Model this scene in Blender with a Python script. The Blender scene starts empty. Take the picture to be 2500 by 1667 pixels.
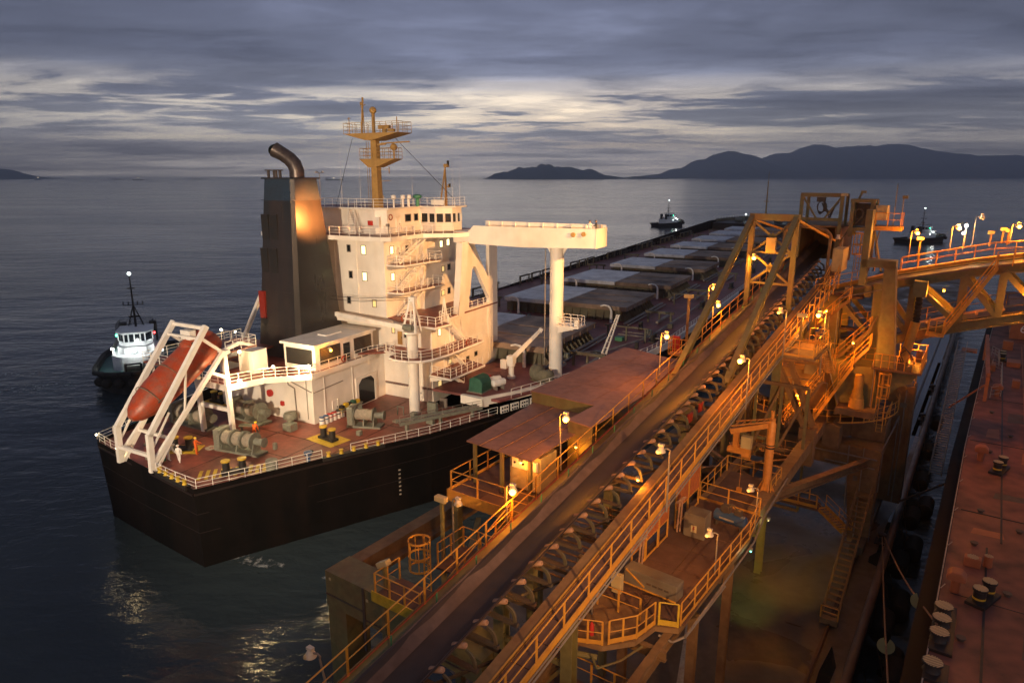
import bpy, math, random
from mathutils import Vector, Matrix, Euler
from mathutils.geometry import tessellate_polygon
random.seed(7)
SC=bpy.context.scene
R=math.radians
# ---------------------------------------------------------------- camera
cd=bpy.data.cameras.new('camera'); cam=bpy.data.objects.new('camera',cd); SC.collection.objects.link(cam)
CAMH=34.0; PITCH=math.atan(403/1667)
cam.location=(0,0,CAMH); cam.rotation_euler=(math.pi/2-PITCH,0,0)
cd.sensor_width=36; cd.lens=36*1667/2500; cd.clip_start=.5; cd.clip_end=90000
SC.camera=cam
# ---------------------------------------------------------------- world, dusk sky under broken cloud
W=bpy.data.worlds.new('World'); SC.world=W; W.use_nodes=True
nt=W.node_tree; nt.nodes.clear()
def nd(t,**k):
    n=nt.nodes.new(t)
    for a,b in k.items(): setattr(n,a,b)
    return n
def lk(a,b): nt.links.new(a,b)
def mth(op,a,b=None,c=None,clamp=False):
    n=nd('ShaderNodeMath',operation=op); n.use_clamp=clamp
    for i,v in enumerate((a,b,c)):
        if v is None: continue
        if isinstance(v,(int,float)): n.inputs[i].default_value=v
        else: lk(v,n.inputs[i])
    return n.outputs[0]
def ramp(f,stops,interp='EASE'):
    n=nd('ShaderNodeValToRGB'); n.color_ramp.interpolation=interp
    e=n.color_ramp.elements
    while len(e)<len(stops): e.new(.5)
    for i,(p,c) in enumerate(stops):
        e[i].position=p; e[i].color=(c if len(c)==4 else (*c,1)) if isinstance(c,tuple) else (c,c,c,1)
    lk(f,n.inputs[0]); return n.outputs[0]
def mixc(f,a,b,bt='MIX'):
    n=nd('ShaderNodeMix',data_type='RGBA',blend_type=bt)
    if isinstance(f,(int,float)): n.inputs[0].default_value=f
    else: lk(f,n.inputs[0])
    for s,v in ((6,a),(7,b)):
        if isinstance(v,tuple): n.inputs[s].default_value=(*v,1)
        else: lk(v,n.inputs[s])
    return n.outputs[2]
tc=nd('ShaderNodeTexCoord'); sx=nd('ShaderNodeSeparateXYZ'); lk(tc.outputs['Generated'],sx.inputs[0])
X,Y,Z=sx.outputs
Zp=mth('MAXIMUM',Z,0.0)
den=mth('ADD',Zp,.045)
cx=mth('MULTIPLY',mth('DIVIDE',X,den),.62); cy=mth('DIVIDE',Y,den)
cc=nd('ShaderNodeCombineXYZ'); lk(cx,cc.inputs[0]); lk(cy,cc.inputs[1])
def noise(vec,scale,detail,rough=.55,dist=0,off=(0,0,0)):
    m=nd('ShaderNodeMapping'); lk(vec,m.inputs[0]); m.inputs['Location'].default_value=off
    n=nd('ShaderNodeTexNoise'); lk(m.outputs[0],n.inputs['Vector'])
    n.inputs['Scale'].default_value=scale; n.inputs['Detail'].default_value=detail
    n.inputs['Roughness'].default_value=rough; n.inputs['Distortion'].default_value=dist
    return n.outputs[0]
n1=noise(cc.outputs[0],.42,7,.6,.3,(3.1,1.7,0))
n2=noise(cc.outputs[0],.16,4,.5,.2,(9.3,4.7,2))
n3=noise(cc.outputs[0],1.5,8,.62,.5,(1.3,8.7,5))
az=nd('ShaderNodeMath',operation='ARCTAN2'); lk(X,az.inputs[0]); lk(Y,az.inputs[1]); az=az.outputs[0]
el=mth('ARCSINE',Zp)                                   # radians
# general tone of the overcast by elevation (0..0.35 rad)
eln=mth('DIVIDE',el,.35,clamp=True)
tone=ramp(eln,[(0,(1.55,1.38,1.28)),(.09,(1.4,1.29,1.26)),(.19,(.70,.70,.76)),(.28,(.35,.37,.47)),(.36,(.27,.29,.38)),(.45,(.20,.222,.32)),(.7,(.165,.185,.28)),(1,(.135,.152,.232))])
zen=mth('DIVIDE',mth('SUBTRACT',el,.3),1.0,clamp=True); tone=mixc(zen,tone,(.19,.205,.28))
# darker towards the far right and left of the afterglow (behind the thick cloud)
glow=mth('SUBTRACT',az,-.12); glow=mth('DIVIDE',glow,.50); glow=mth('MULTIPLY',glow,glow); glow=mth('MULTIPLY',glow,-1.0); glow=mth('EXPONENT',glow)
gl=mth('MULTIPLY_ADD',glow,.48,.68)
tone=mixc(1.0,tone,gl,'MULTIPLY')
cl=ramp(n1,[(.32,.52),(.5,.95),(.68,1.55)]); tone=mixc(.95,tone,cl,'MULTIPLY')
cl3=ramp(n3,[(.3,.74),(.5,1.0),(.7,1.28)]); tone=mixc(.9,tone,cl3,'MULTIPLY')
cl2=ramp(n2,[(.35,.75),(.65,1.25)]); tone=mixc(.8,tone,cl2,'MULTIPLY')
# gaps in the cloud low over the sea, glowing with the last light
band=ramp(mth('DIVIDE',el,.2,clamp=True),[(0,.1),(.12,.3),(.24,.9),(.40,1.0),(.5,.7),(.6,.2),(.68,0)])
gp=mth('MULTIPLY_ADD',n1,.62,mth('MULTIPLY',n3,.38))
gap=ramp(gp,[(.47,0),(.53,.55),(.60,1)])
gap=mth('MULTIPLY',gap,band); gap=mth('MULTIPLY',gap,mth('MULTIPLY_ADD',glow,.95,.22)); gap=mth('MINIMUM',gap,1)
sky=nd('ShaderNodeTexSky',sky_type='NISHITA'); sky.sun_disc=False; sky.sun_elevation=R(1.5); sky.sun_rotation=R(4)
skc=mixc(1.0,sky.outputs[0],(.12,.12,.12),'MULTIPLY')
gapc=mixc(.85,skc,(3.0,2.6,1.95))
col=mixc(gap,tone,gapc)
bgc=mixc(1.0,col,(10,10,10),'MULTIPLY')
bg=nd('ShaderNodeBackground'); lk(bgc,bg.inputs[0]); bg.inputs[1].default_value=.1
wo=nd('ShaderNodeOutputWorld'); lk(bg.outputs[0],wo.inputs[0])
# ---------------------------------------------------------------- weak overcast dusk sun low over the sea
sd=bpy.data.lights.new('dusk_sun','SUN'); sd.energy=.06; sd.angle=R(20); sd.color=(1,.86,.72)
so=bpy.data.objects.new('dusk_sun',sd); SC.collection.objects.link(so)
so.rotation_euler=(R(-84),0,R(-4))
SC.view_settings.view_transform='Standard'; SC.view_settings.look='None'; SC.view_settings.gamma=1
SC.view_settings.use_curve_mapping=False; SC.view_settings.exposure=0.18
# ---------------------------------------------------------------- materials
MT={}
def mat(name,color,rough=.6,metal=0.0,dirt=None,ds=.6,da=.6,fine=3.0,bump=0.0,spec=.5,streak=False,emit=None,es=0):
    m=bpy.data.materials.new(name); m.use_nodes=True; t=m.node_tree; b=t.nodes['Principled BSDF']
    b.inputs['Roughness'].default_value=rough; b.inputs['Metallic'].default_value=metal
    b.inputs['Specular IOR Level'].default_value=spec
    b.inputs['Base Color'].default_value=(*color,1)
    if emit: b.inputs['Emission Color'].default_value=(*emit,1); b.inputs['Emission Strength'].default_value=es
    N=t.nodes.new; L=t.links.new
    if dirt:
        g=N('ShaderNodeNewGeometry'); mp=N('ShaderNodeMapping'); L(g.outputs['Position'],mp.inputs[0])
        if streak: mp.inputs['Scale'].default_value=(1,1,.12)
        a=N('ShaderNodeTexNoise'); a.inputs['Scale'].default_value=ds; a.inputs['Detail'].default_value=8; a.inputs['Roughness'].default_value=.65
        L(mp.outputs[0],a.inputs['Vector'])
        r=N('ShaderNodeValToRGB'); r.color_ramp.elements[0].position=.42; r.color_ramp.elements[1].position=.68
        L(a.outputs[0],r.inputs[0])
        f=N('ShaderNodeMath'); f.operation='MULTIPLY'; f.inputs[1].default_value=da; L(r.outputs[0],f.inputs[0])
        mx=N('ShaderNodeMix'); mx.data_type='RGBA'; L(f.outputs[0],mx.inputs[0])
        mx.inputs[6].default_value=(*color,1); mx.inputs[7].default_value=(*dirt,1)
        c=N('ShaderNodeTexNoise'); c.inputs['Scale'].default_value=fine; c.inputs['Detail'].default_value=6; L(g.outputs['Position'],c.inputs['Vector'])
        r2=N('ShaderNodeMapRange'); r2.inputs[1].default_value=.3; r2.inputs[2].default_value=.7; r2.inputs[3].default_value=1-.2*min(1,da*1.3); r2.inputs[4].default_value=1.1
        L(c.outputs[0],r2.inputs[0])
        m2=N('ShaderNodeMix'); m2.data_type='RGBA'; m2.blend_type='MULTIPLY'; m2.inputs[0].default_value=1
        L(mx.outputs[2],m2.inputs[6]); L(r2.outputs[0],m2.inputs[7]); L(m2.outputs[2],b.inputs['Base Color'])
        r3=N('ShaderNodeMapRange'); r3.inputs[3].default_value=max(.05,rough-.15); r3.inputs[4].default_value=min(1,rough+.2); L(a.outputs[0],r3.inputs[0]); L(r3.outputs[0],b.inputs['Roughness'])
        if bump:
            bm=N('ShaderNodeBump'); bm.inputs['Strength'].default_value=bump; bm.inputs['Distance'].default_value=.05
            L(c.outputs[0],bm.inputs['Height']); L(bm.outputs[0],b.inputs['Normal'])
    MT[name]=m; return m
mat('ship_white',(.80,.76,.70),.42,0,(.66,.56,.44),.35,.35,.5,streak=True)
mat('ship_white_clean',(.80,.77,.72),.45,0,(.66,.56,.46),.6,.25,1)
mat('deck_red',(.26,.07,.045),.42,0,(.11,.04,.03),.35,.8,2.2,.15)
mat('deck_red_far',(.24,.075,.07),.55,0,(.10,.045,.04),.2,.8,1.2)
mat('hull_black',(.005,.0045,.0045),.6,0,(.012,.007,.006),.35,.8,1.5,streak=True,spec=.12)
mat('hull_red',(.018,.009,.008),.5,0,(.012,.008,.007),.5,.7)
mat('funnel_black',(.018,.018,.02),.3,0,(.06,.035,.025),.28,.6,.8,streak=True)
mat('funnel_blue',(.02,.035,.06),.3,0,(.03,.03,.035),.5,.5)
mat('funnel_red',(.22,.02,.012),.4)
mat('soot_metal',(.10,.08,.075),.35,.5,(.04,.03,.03),1.2,.8)
mat('mast_buff',(.42,.25,.075),.5,0,(.25,.14,.05),.8,.5)
mat('winch_green',(.20,.21,.17),.55,0,(.13,.10,.07),1.5,.6,5)
mat('rope_grey',(.32,.28,.22),.85,0,(.2,.17,.13),4,.6,12,.4)
mat('bollard_black',(.015,.015,.016),.5,0,(.05,.03,.02),2,.4)
mat('paint_yellow',(.62,.42,.03),.55,0,(.35,.2,.03),1.5,.5,5)
mat('hatch_grey',(.62,.64,.68),.45,0,(.26,.26,.26),.25,.6,1.2)
mat('hatch_brown',(.30,.21,.15),.6,0,(.07,.04,.03),.12,.95,1.0)
mat('coaming',(.14,.13,.09),.6,0,(.09,.055,.035),.5,.8,2)
mat('lifeboat_orange',(.36,.05,.012),.42,0,(.20,.11,.08),1.1,.75,6,.1)
mat('glass_dark',(.012,.016,.02),.12)
mat('glass_lit',(.4,.35,.15),.4,0,emit=(1,.88,.42),es=2.2)
mat('pane_warm',(.4,.35,.15),.4,0,emit=(1,.68,.25),es=.8)
mat('lamp_white',(1,1,1),.4,0,emit=(1,.90,.6),es=22)
mat('lamp_sodium',(1,.6,.2),.4,0,emit=(1,.46,.07),es=9)
mat('lamp_cold',(1,1,1),.4,0,emit=(.85,1,.95),es=9)
mat('lamp_red',(1,.1,.1),.4,0,emit=(1,.05,.05),es=10)
mat('lamp_green',(.1,1,.4),.4,0,emit=(.08,1,.5),es=10)
mat('loader_green',(.20,.175,.07),.55,0,(.20,.105,.045),.5,.75,2.5,.1)
mat('loader_dusty',(.26,.155,.07),.75,0,(.17,.075,.035),.45,.8,2.5,.15)
mat('steel_dark',(.09,.075,.06),.65,0,(.12,.05,.025),.8,.7,4,.2)
mat('rust_floor',(.15,.08,.055),.7,0,(.08,.035,.022),.5,.8,4,.25)
mat('rail_yellow',(.66,.33,.045),.55,0,(.42,.16,.04),1.5,.6,6)
mat('belt_rubber',(.026,.019,.017),.5,0,(.055,.032,.025),.22,.8,1.6,.1)
mat('belt_pale',(.13,.085,.075),.6,0,(.08,.045,.035),.5,.8,3,.1)  # paler belt colour, carries the light painted on the left wing
mat('roller',(.42,.26,.18),.5,.0,(.16,.07,.04),3,.6,8)
mat('roof_rust',(.34,.175,.12),.6,0,(.20,.105,.075),.35,.75,2.5,.1)
mat('cabinet_cream',(.52,.42,.22),.55,0,(.36,.22,.1),1,.5,4)
mat('cabinet_grey',(.20,.17,.13),.6,0,(.12,.07,.045),1,.7,4)
mat('lamp_body',(.62,.56,.46),.45,0,(.4,.25,.14),3,.5)
mat('galv',(.30,.27,.24),.5,.3,(.2,.12,.08),1,.5)
mat('crane_orange',(.62,.26,.05),.5,0,(.4,.13,.03),.8,.6,4)
mat('tug_black',(.012,.012,.014),.6,0,(.03,.03,.035),.8,.5)
mat('tug_white',(.72,.73,.74),.4,0,(.5,.5,.48),1,.3)
mat('tug_green',(.03,.10,.09),.5)
mat('rubber',(.014,.013,.012),.8,0,(.04,.035,.03),2,.6,6,.3)
mat('tarp_green',(.03,.12,.075),.7,0,(.02,.07,.045),1.5,.6,5,.4)
mat('tarp_grey',(.18,.17,.12),.8,0,(.11,.10,.07),1.5,.6,5,.4)
mat('cloth_white',(.78,.76,.72),.8)
mat('cloth_orange',(.75,.13,.015),.8)
mat('cloth_dark',(.05,.05,.06),.8)
mat('skin',(.45,.27,.18),.6)
mat('helmet_yellow',(.85,.6,.02),.35)
mat('red_paint',(.45,.03,.025),.45)
mat('blue_paint',(.04,.10,.24),.4,0,(.08,.07,.06),1.5,.6)
mat('green_paint',(.05,.22,.12),.5)
mat('moored_deck',(.25,.088,.055),.62,0,(.06,.03,.025),.75,.85,3.0,.15)
mat('moored_orange',(.42,.14,.055),.6,0,(.25,.09,.04),1,.6,4)
mat('stripe_cream',(.55,.45,.25),.6)
mat('rope_brown',(.20,.12,.08),.9)
mat('rat_disc',(.36,.34,.16),.6)
mat('concrete',(.13,.09,.06),.5,0,(.06,.038,.024),.18,.9,1.5,.1)
mat('kerb',(.13,.09,.075),.55,0,(.08,.045,.035),.5,.8,2,.15)
mat('rail_steel',(.09,.06,.05),.4,.6,(.1,.05,.03),1,.5)
mat('forest_hill',(.07,.09,.07),.9,0,(.035,.045,.035),.004,.8,.01)
mat('marking_white',(.42,.36,.30),.6,0,(.2,.13,.09),2,.6)
# puddle
m=mat('puddle_water',(.02,.02,.02),.04); 
# quay concrete: wet glossy patches
t=MT['concrete'].node_tree; b=t.nodes['Principled BSDF']
g=t.nodes.new('ShaderNodeNewGeometry'); n=t.nodes.new('ShaderNodeTexNoise'); n.inputs['Scale'].default_value=.13; n.inputs['Detail'].default_value=6; n.inputs['Distortion'].default_value=.6
t.links.new(g.outputs['Position'],n.inputs['Vector']); r=t.nodes.new('ShaderNodeMapRange'); r.inputs[1].default_value=.42; r.inputs[2].default_value=.6; r.inputs[3].default_value=.8; r.inputs[4].default_value=.26
t.links.new(n.outputs[0],r.inputs[0]); t.links.new(r.outputs[0],b.inputs['Roughness'])
# belt: paler strips along the rim
# sea
m=bpy.data.materials.new('sea'); m.use_nodes=True; MT['sea']=m; t=m.node_tree; b=t.nodes['Principled BSDF']
b.inputs['Base Color'].default_value=(.034,.048,.056,1); b.inputs['Roughness'].default_value=.10; b.inputs['IOR'].default_value=1.33
g=t.nodes.new('ShaderNodeNewGeometry'); L=t.links.new
def tn(scale,det,sx_=1,sy_=1,rot=0,dist=0):
    mp=t.nodes.new('ShaderNodeMapping'); mp.inputs['Scale'].default_value=(sx_,sy_,1); mp.inputs['Rotation'].default_value=(0,0,rot); L(g.outputs['Position'],mp.inputs[0])
    n=t.nodes.new('ShaderNodeTexNoise'); n.inputs['Scale'].default_value=scale; n.inputs['Detail'].default_value=det; n.inputs['Distortion'].default_value=dist; L(mp.outputs[0],n.inputs['Vector']); return n.outputs[0]
def tm(op,a,bb):
    n=t.nodes.new('ShaderNodeMath'); n.operation=op
    for i,v in enumerate((a,bb)):
        if isinstance(v,(int,float)): n.inputs[i].default_value=v
        else: L(v,n.inputs[i])
    return n.outputs[0]
w1=tn(.55,5,.55,1,.25,.4); w2=tn(.10,4,.45,1,-.15,.3); w3=tn(1.9,3,.8,1,.6,.2)
patch=tn(.012,4,.4,1,.1,.5)
pr=t.nodes.new('ShaderNodeMapRange'); pr.inputs[1].default_value=.38; pr.inputs[2].default_value=.64; pr.inputs[3].default_value=.45; pr.inputs[4].default_value=1.15; L(patch,pr.inputs[0])
hsum=tm('ADD',tm('MULTIPLY',w1,.42),tm('ADD',tm('MULTIPLY',w2,1.5),tm('MULTIPLY',w3,.10)))
hsum=tm('MULTIPLY',hsum,pr.outputs[0])
bm=t.nodes.new('ShaderNodeBump'); bm.inputs['Strength'].default_value=.8; bm.inputs['Distance'].default_value=.62; L(hsum,bm.inputs['Height']); L(bm.outputs[0],b.inputs['Normal'])
rr=t.nodes.new('ShaderNodeMapRange'); rr.inputs[3].default_value=.08; rr.inputs[4].default_value=.2; L(patch,rr.inputs[0]); L(rr.outputs[0],b.inputs['Roughness'])
# ---------------------------------------------------------------- geometry helpers
OFF={}
KEEP={'handrail','stair_handrail','eyes','cable_loops','staircase','hull','side_rail','boat_davit','coaming_stay','rib','slot','grip_stripe','foam'}
def link(o): SC.collection.objects.link(o); return o
def setp(o,label=None,cat=None,group=None,kind=None):
    if label: o['label']=label
    if cat: o['category']=cat
    if group: o['group']=group
    if kind: o['kind']=kind
    return o
SA=R(28.6); QA=R(35.0)
SHIP=Matrix.Translation((-27.49,54.27,0))@Matrix.Rotation(-SA,4,'Z')      # x = to starboard, y = forward
QUAY=Matrix.Rotation(-QA,4,'Z')                                            # x = to the right of the quay, y = along it
WORLD=Matrix.Identity(4)
def thing(name,label,cat,frame,loc=(0,0,0),yaw=0,group=None,kind=None):
    o=link(bpy.data.objects.new(name,None)); o.empty_display_size=.5
    o.matrix_world=frame@Matrix.Translation(loc)@Matrix.Rotation(yaw,4,'Z')
    setp(o,label,cat,group,kind); OFF[o.name]=Vector((0,0,0)); return o
def frame_coords(o,loc):     # children of this thing are written in frame coordinates
    OFF[o.name]=Vector(loc); return o
class G:
    def __init__(s): s.v=[]; s.f=[]; s.m=[]
    def quad(s,*p):
        i=len(s.v); s.v+= [tuple(q) for q in p]; s.f.append(tuple(range(i,i+len(p)))); return s
    def box(s,x0,x1,y0,y1,z0,z1):
        i=len(s.v); s.v+=[(x,y,z) for z in (z0,z1) for y in (y0,y1) for x in (x0,x1)]
        s.f+=[(i,i+2,i+3,i+1),(i+4,i+5,i+7,i+6),(i,i+1,i+5,i+4),(i+2,i+6,i+7,i+3),(i,i+4,i+6,i+2),(i+1,i+3,i+7,i+5)]; return s
    def cbox(s,c,d): return s.box(c[0]-d[0]/2,c[0]+d[0]/2,c[1]-d[1]/2,c[1]+d[1]/2,c[2],c[2]+d[2])
    def beam(s,a,b,w,h=None,up=(0,0,1),w2=None,h2=None):
        h=h or w; a=Vector(a); b=Vector(b); d=(b-a).normalized(); u=Vector(up)
        if abs(d.dot(u))>.98: u=Vector((0,1,0))
        r=d.cross(u).normalized(); u=r.cross(d); i=len(s.v)
        for p,ww,hh in ((a,w,h),(b,w2 or w,h2 or h)):
            for x,y in ((-1,-1),(1,-1),(1,1),(-1,1)): s.v.append(tuple(p+r*(x*ww/2)+u*(y*hh/2)))
        s.f+=[(i,i+3,i+2,i+1),(i+4,i+5,i+6,i+7)]+[(i+k,i+(k+1)%4,i+4+(k+1)%4,i+4+k) for k in range(4)]; return s
    def ibeam(s,a,b,w,h,tk=.04,up=(0,0,1)):
        a=Vector(a); b=Vector(b); d=(b-a).normalized(); u=Vector(up)
        if abs(d.dot(u))>.98: u=Vector((0,1,0))
        r=d.cross(u).normalized(); u=r.cross(d)
        for k in (-1,1): s.beam(a+u*k*(h/2-tk/2),b+u*k*(h/2-tk/2),w,tk,up=u)
        s.beam(a,b,tk,h-2*tk,up=u); return s
    def tube(s,a,b,r,n=8,r2=None,cap=True):
        r2=r if r2 is None else r2; a=Vector(a); b=Vector(b); d=b-a
        if d.length<1e-6: return s
        d.normalize(); u=Vector((0,0,1)) if abs(d.z)<.95 else Vector((0,1,0)); x=d.cross(u).normalized(); y=x.cross(d); i=len(s.v)
        for p,rr in ((a,r),(b,r2)):
            for k in range(n): t=2*math.pi*k/n; s.v.append(tuple(p+x*(math.cos(t)*rr)+y*(math.sin(t)*rr)))
        s.f+=[(i+k,i+(k+1)%n,i+n+(k+1)%n,i+n+k) for k in range(n)]
        if cap: s.f+=[tuple(i+k for k in range(n-1,-1,-1)),tuple(i+n+k for k in range(n))]
        return s
    def path(s,pts,r,n=6):
        for a,b in zip(pts,pts[1:]): s.tube(a,b,r,n)
        return s
    def sweep(s,pts,rs,n=14,cap=True):
        P=[Vector(p) for p in pts]; i=len(s.v); px=None
        for k,p in enumerate(P):
            d=(P[min(k+1,len(P)-1)]-P[max(k-1,0)]).normalized()
            x=(d.cross(Vector((1,0,0))) if px is None and abs(d.x)<.9 else (px-d*px.dot(d)) if px is not None else d.cross(Vector((0,0,1)))).normalized(); px=x; y=d.cross(x)
            rk=rs[k] if isinstance(rs,(list,tuple)) else rs
            ra,rb=(rk if isinstance(rk,tuple) else (rk,rk))
            for j in range(n): t=2*math.pi*j/n; s.v.append(tuple(p+x*(math.cos(t)*ra)+y*(math.sin(t)*rb)))
        for k in range(len(P)-1):
            for j in range(n): s.f.append((i+k*n+j,i+k*n+(j+1)%n,i+(k+1)*n+(j+1)%n,i+(k+1)*n+j))
        if cap: s.f+=[tuple(i+j for j in range(n-1,-1,-1)),tuple(i+(len(P)-1)*n+j for j in range(n))]
        return s
    def lathe(s,prof,c=(0,0,0),n=16,axis='Z',cap=True):
        i=len(s.v)
        for r,h in prof:
            for k in range(n):
                t=2*math.pi*k/n; a,b2=r*math.cos(t),r*math.sin(t)
                p={'Z':(a,b2,h),'X':(h,a,b2),'Y':(b2,h,a)}[axis]; s.v.append((p[0]+c[0],p[1]+c[1],p[2]+c[2]))
        for j in range(len(prof)-1):
            for k in range(n): s.f.append((i+j*n+k,i+j*n+(k+1)%n,i+(j+1)*n+(k+1)%n,i+(j+1)*n+k))
        if cap: s.f+=[tuple(i+k for k in range(n-1,-1,-1)),tuple(i+(len(prof)-1)*n+k for k in range(n))]
        return s
    def sphere(s,c,r,n=12,m=6,sc=(1,1,1)):
        i=len(s.v)
        for j in range(m+1):
            ph=-math.pi/2+math.pi*j/m
            for k in range(n): t=2*math.pi*k/n; s.v.append((c[0]+sc[0]*r*math.cos(ph)*math.cos(t),c[1]+sc[1]*r*math.cos(ph)*math.sin(t),c[2]+sc[2]*r*math.sin(ph)))
        for j in range(m):
            for k in range(n): s.f.append((i+j*n+k,i+j*n+(k+1)%n,i+(j+1)*n+(k+1)%n,i+(j+1)*n+k))
        return s
    def prism(s,poly,z0,z1,fn=None):      # poly in 2-D, extruded; fn maps (a,b,h) to xyz
        fn=fn or (lambda a,b,h:(a,b,h)); i=len(s.v); n=len(poly)
        zz=lambda z,k:(z[k] if isinstance(z,(list,tuple)) else z)
        s.v+=[fn(a,b,zz(z0,k)) for k,(a,b) in enumerate(poly)]+[fn(a,b,zz(z1,k)) for k,(a,b) in enumerate(poly)]
        tri=tessellate_polygon([[Vector((a,b,0)) for a,b in poly]])
        s.f+=[(i+a,i+b,i+c) for a,b,c in tri]+[(i+n+a,i+n+b,i+n+c) for a,b,c in tri]
        s.f+=[(i+k,i+(k+1)%n,i+n+(k+1)%n,i+n+k) for k in range(n)]; return s
    def holed(s,outer,holes,z0,z1,fn):
        loops=[outer]+holes; flat=[p for l in loops for p in l]; i=len(s.v); n=len(flat)
        s.v+=[fn(a,b,z0) for a,b in flat]+[fn(a,b,z1) for a,b in flat]
        tri=tessellate_polygon([[Vector((a,b,0)) for a,b in l] for l in loops])
        s.f+=[(i+a,i+b,i+c) for a,b,c in tri]+[(i+n+a,i+n+b,i+n+c) for a,b,c in tri]
        o=i
        for l in loops:
            m_=len(l); s.f+=[(o+k,o+(k+1)%m_,o+n+(k+1)%m_,o+n+k) for k in range(m_)]; o+=m_
        return s
    def mesh(s,name,mt,off=(0,0,0),smooth=False):
        me=bpy.data.meshes.new(name); ox,oy,oz=off
        me.from_pydata([(x-ox,y-oy,z-oz) for x,y,z in s.v],[],s.f); me.materials.append(MT[mt])
        import bmesh
        bm_=bmesh.new(); bm_.from_mesh(me); bmesh.ops.recalc_face_normals(bm_,faces=bm_.faces); bm_.to_mesh(me); bm_.free()
        if smooth:
            me.polygons.foreach_set('use_smooth',[True]*len(me.polygons))
            try: me.set_sharp_from_angle(angle=R(38))
            except Exception: pass
        return me
    def pieces(s):
        n=len(s.v)
        if n>6000: return [s]
        p=list(range(n))
        def f(a):
            while p[a]!=a: p[a]=p[p[a]]; a=p[a]
            return a
        for fc in s.f:
            a=f(fc[0])
            for q in fc[1:]:
                b_=f(q)
                if a!=b_: p[b_]=a
        bb={}
        for i,c in enumerate(s.v):
            r_=f(i); q=bb.setdefault(r_,[c[0],c[0],c[1],c[1],c[2],c[2]])
            for k in range(3): q[2*k]=min(q[2*k],c[k]); q[2*k+1]=max(q[2*k+1],c[k])
        ks=list(bb)
        if len(ks)<2 or len(ks)>150: return [s]
        g={k:k for k in ks}
        def h(a):
            while g[a]!=a: a=g[a]
            return a
        for i,a in enumerate(ks):
            for b_ in ks[:i]:
                A,B=bb[a],bb[b_]
                if all(A[2*k]-.05<=B[2*k+1] and B[2*k]-.05<=A[2*k+1] for k in range(3)):
                    x,y=h(a),h(b_)
                    if x!=y: g[x]=y
        groups={}
        for i in range(n): groups.setdefault(h(f(i)),[]).append(i)
        if len(groups)<2: return [s]
        out=[]; own={}
        for gi,(k,vs) in enumerate(groups.items()):
            q=G(); q.v=[s.v[i] for i in vs]; out.append(q)
            for j,i in enumerate(vs): own[i]=(gi,j)
        for fc in s.f: gi=own[fc[0]][0]; out[gi].f.append(tuple(own[i][1] for i in fc))
        return out
    def out(s,name,mt,parent=None,smooth=False,frame=None,bevel=0,**k):
        if parent is not None and name not in KEEP and not k:
            ps=s.pieces()
            if len(ps)>1:
                os_=[q._out(name,mt,parent,smooth,frame,bevel) for q in ps]; return os_[0]
        return s._out(name,mt,parent,smooth,frame,bevel,**k)
    def _out(s,name,mt,parent=None,smooth=False,frame=None,bevel=0,**k):
        off=OFF.get(parent.name,Vector((0,0,0))) if parent else (0,0,0)
        o=link(bpy.data.objects.new(name,s.mesh(name,mt,off,smooth)))
        if parent: o.parent=parent; OFF[o.name]=Vector(off)
        else: o.matrix_world=frame or WORLD; OFF[o.name]=Vector((0,0,0))
        if bevel:
            bv=o.modifiers.new('bevel','BEVEL'); bv.width=bevel; bv.segments=2; bv.limit_method='ANGLE'; bv.angle_limit=R(40)
        setp(o,**k); return o
def inst(name,me,parent,loc,rot=None,scale=None):   # one more piece sharing mesh data
    o=link(bpy.data.objects.new(name,me)); o.parent=parent
    off=OFF.get(parent.name,Vector((0,0,0))); o.location=Vector(loc)-Vector(off)
    if rot: o.rotation_euler=rot
    if scale: o.scale=scale
    OFF[o.name]=Vector((0,0,0)); return o
def copy_tree(o,parent=None):
    c=o.copy(); SC.collection.objects.link(c); c.parent=parent
    if parent is not None: c.matrix_parent_inverse=o.matrix_parent_inverse.copy()
    for ch in list(o.children): copy_tree(ch,c)
    return c
POSTS={}
def rail(parent,pts,mt='ship_white_clean',h=1.05,bars=(1.0,.66,.33),sp=1.6,r=.028,flat=False,kick=None,closed=False,posts=True,joined=False):
    pts=[Vector(p) for p in pts]; segs=list(zip(pts,pts[1:]))
    if closed: segs.append((pts[-1],pts[0]))
    g=G()
    for a,b in segs:
        for q in bars: g.tube(a+Vector((0,0,h*q)),b+Vector((0,0,h*q)),r if q==1.0 else r*.75,5,cap=False)
        if kick: g.beam(a+Vector((0,0,kick/2+.02)),b+Vector((0,0,kick/2+.02)),.02,kick)
    key=(mt,h,flat,r)
    if key not in POSTS:
        p=G()
        if flat: p.box(-.045,.045,-.02,.02,0,h)
        else: p.tube((0,0,0),(0,0,h),r*1.15,6)
        POSTS[key]=p.mesh('post',mt)
    locs=[]
    for k,(a,b) in enumerate(segs):
        n=max(1,round((b-a).length/sp))
        for j in range(n+(1 if k==len(segs)-1 and not closed else 0)): locs.append((a.lerp(b,j/n),math.atan2((b-a).y,(b-a).x)))
    if joined:
        for l,_ in locs: g.tube(l,l+Vector((0,0,h)),r*1.15,4,cap=False)
    ho=g.out('handrail',mt,parent)
    if not joined and posts:
        for l,a in locs: inst('post',POSTS[key],ho,l,(0,0,a))
    return ho
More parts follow.
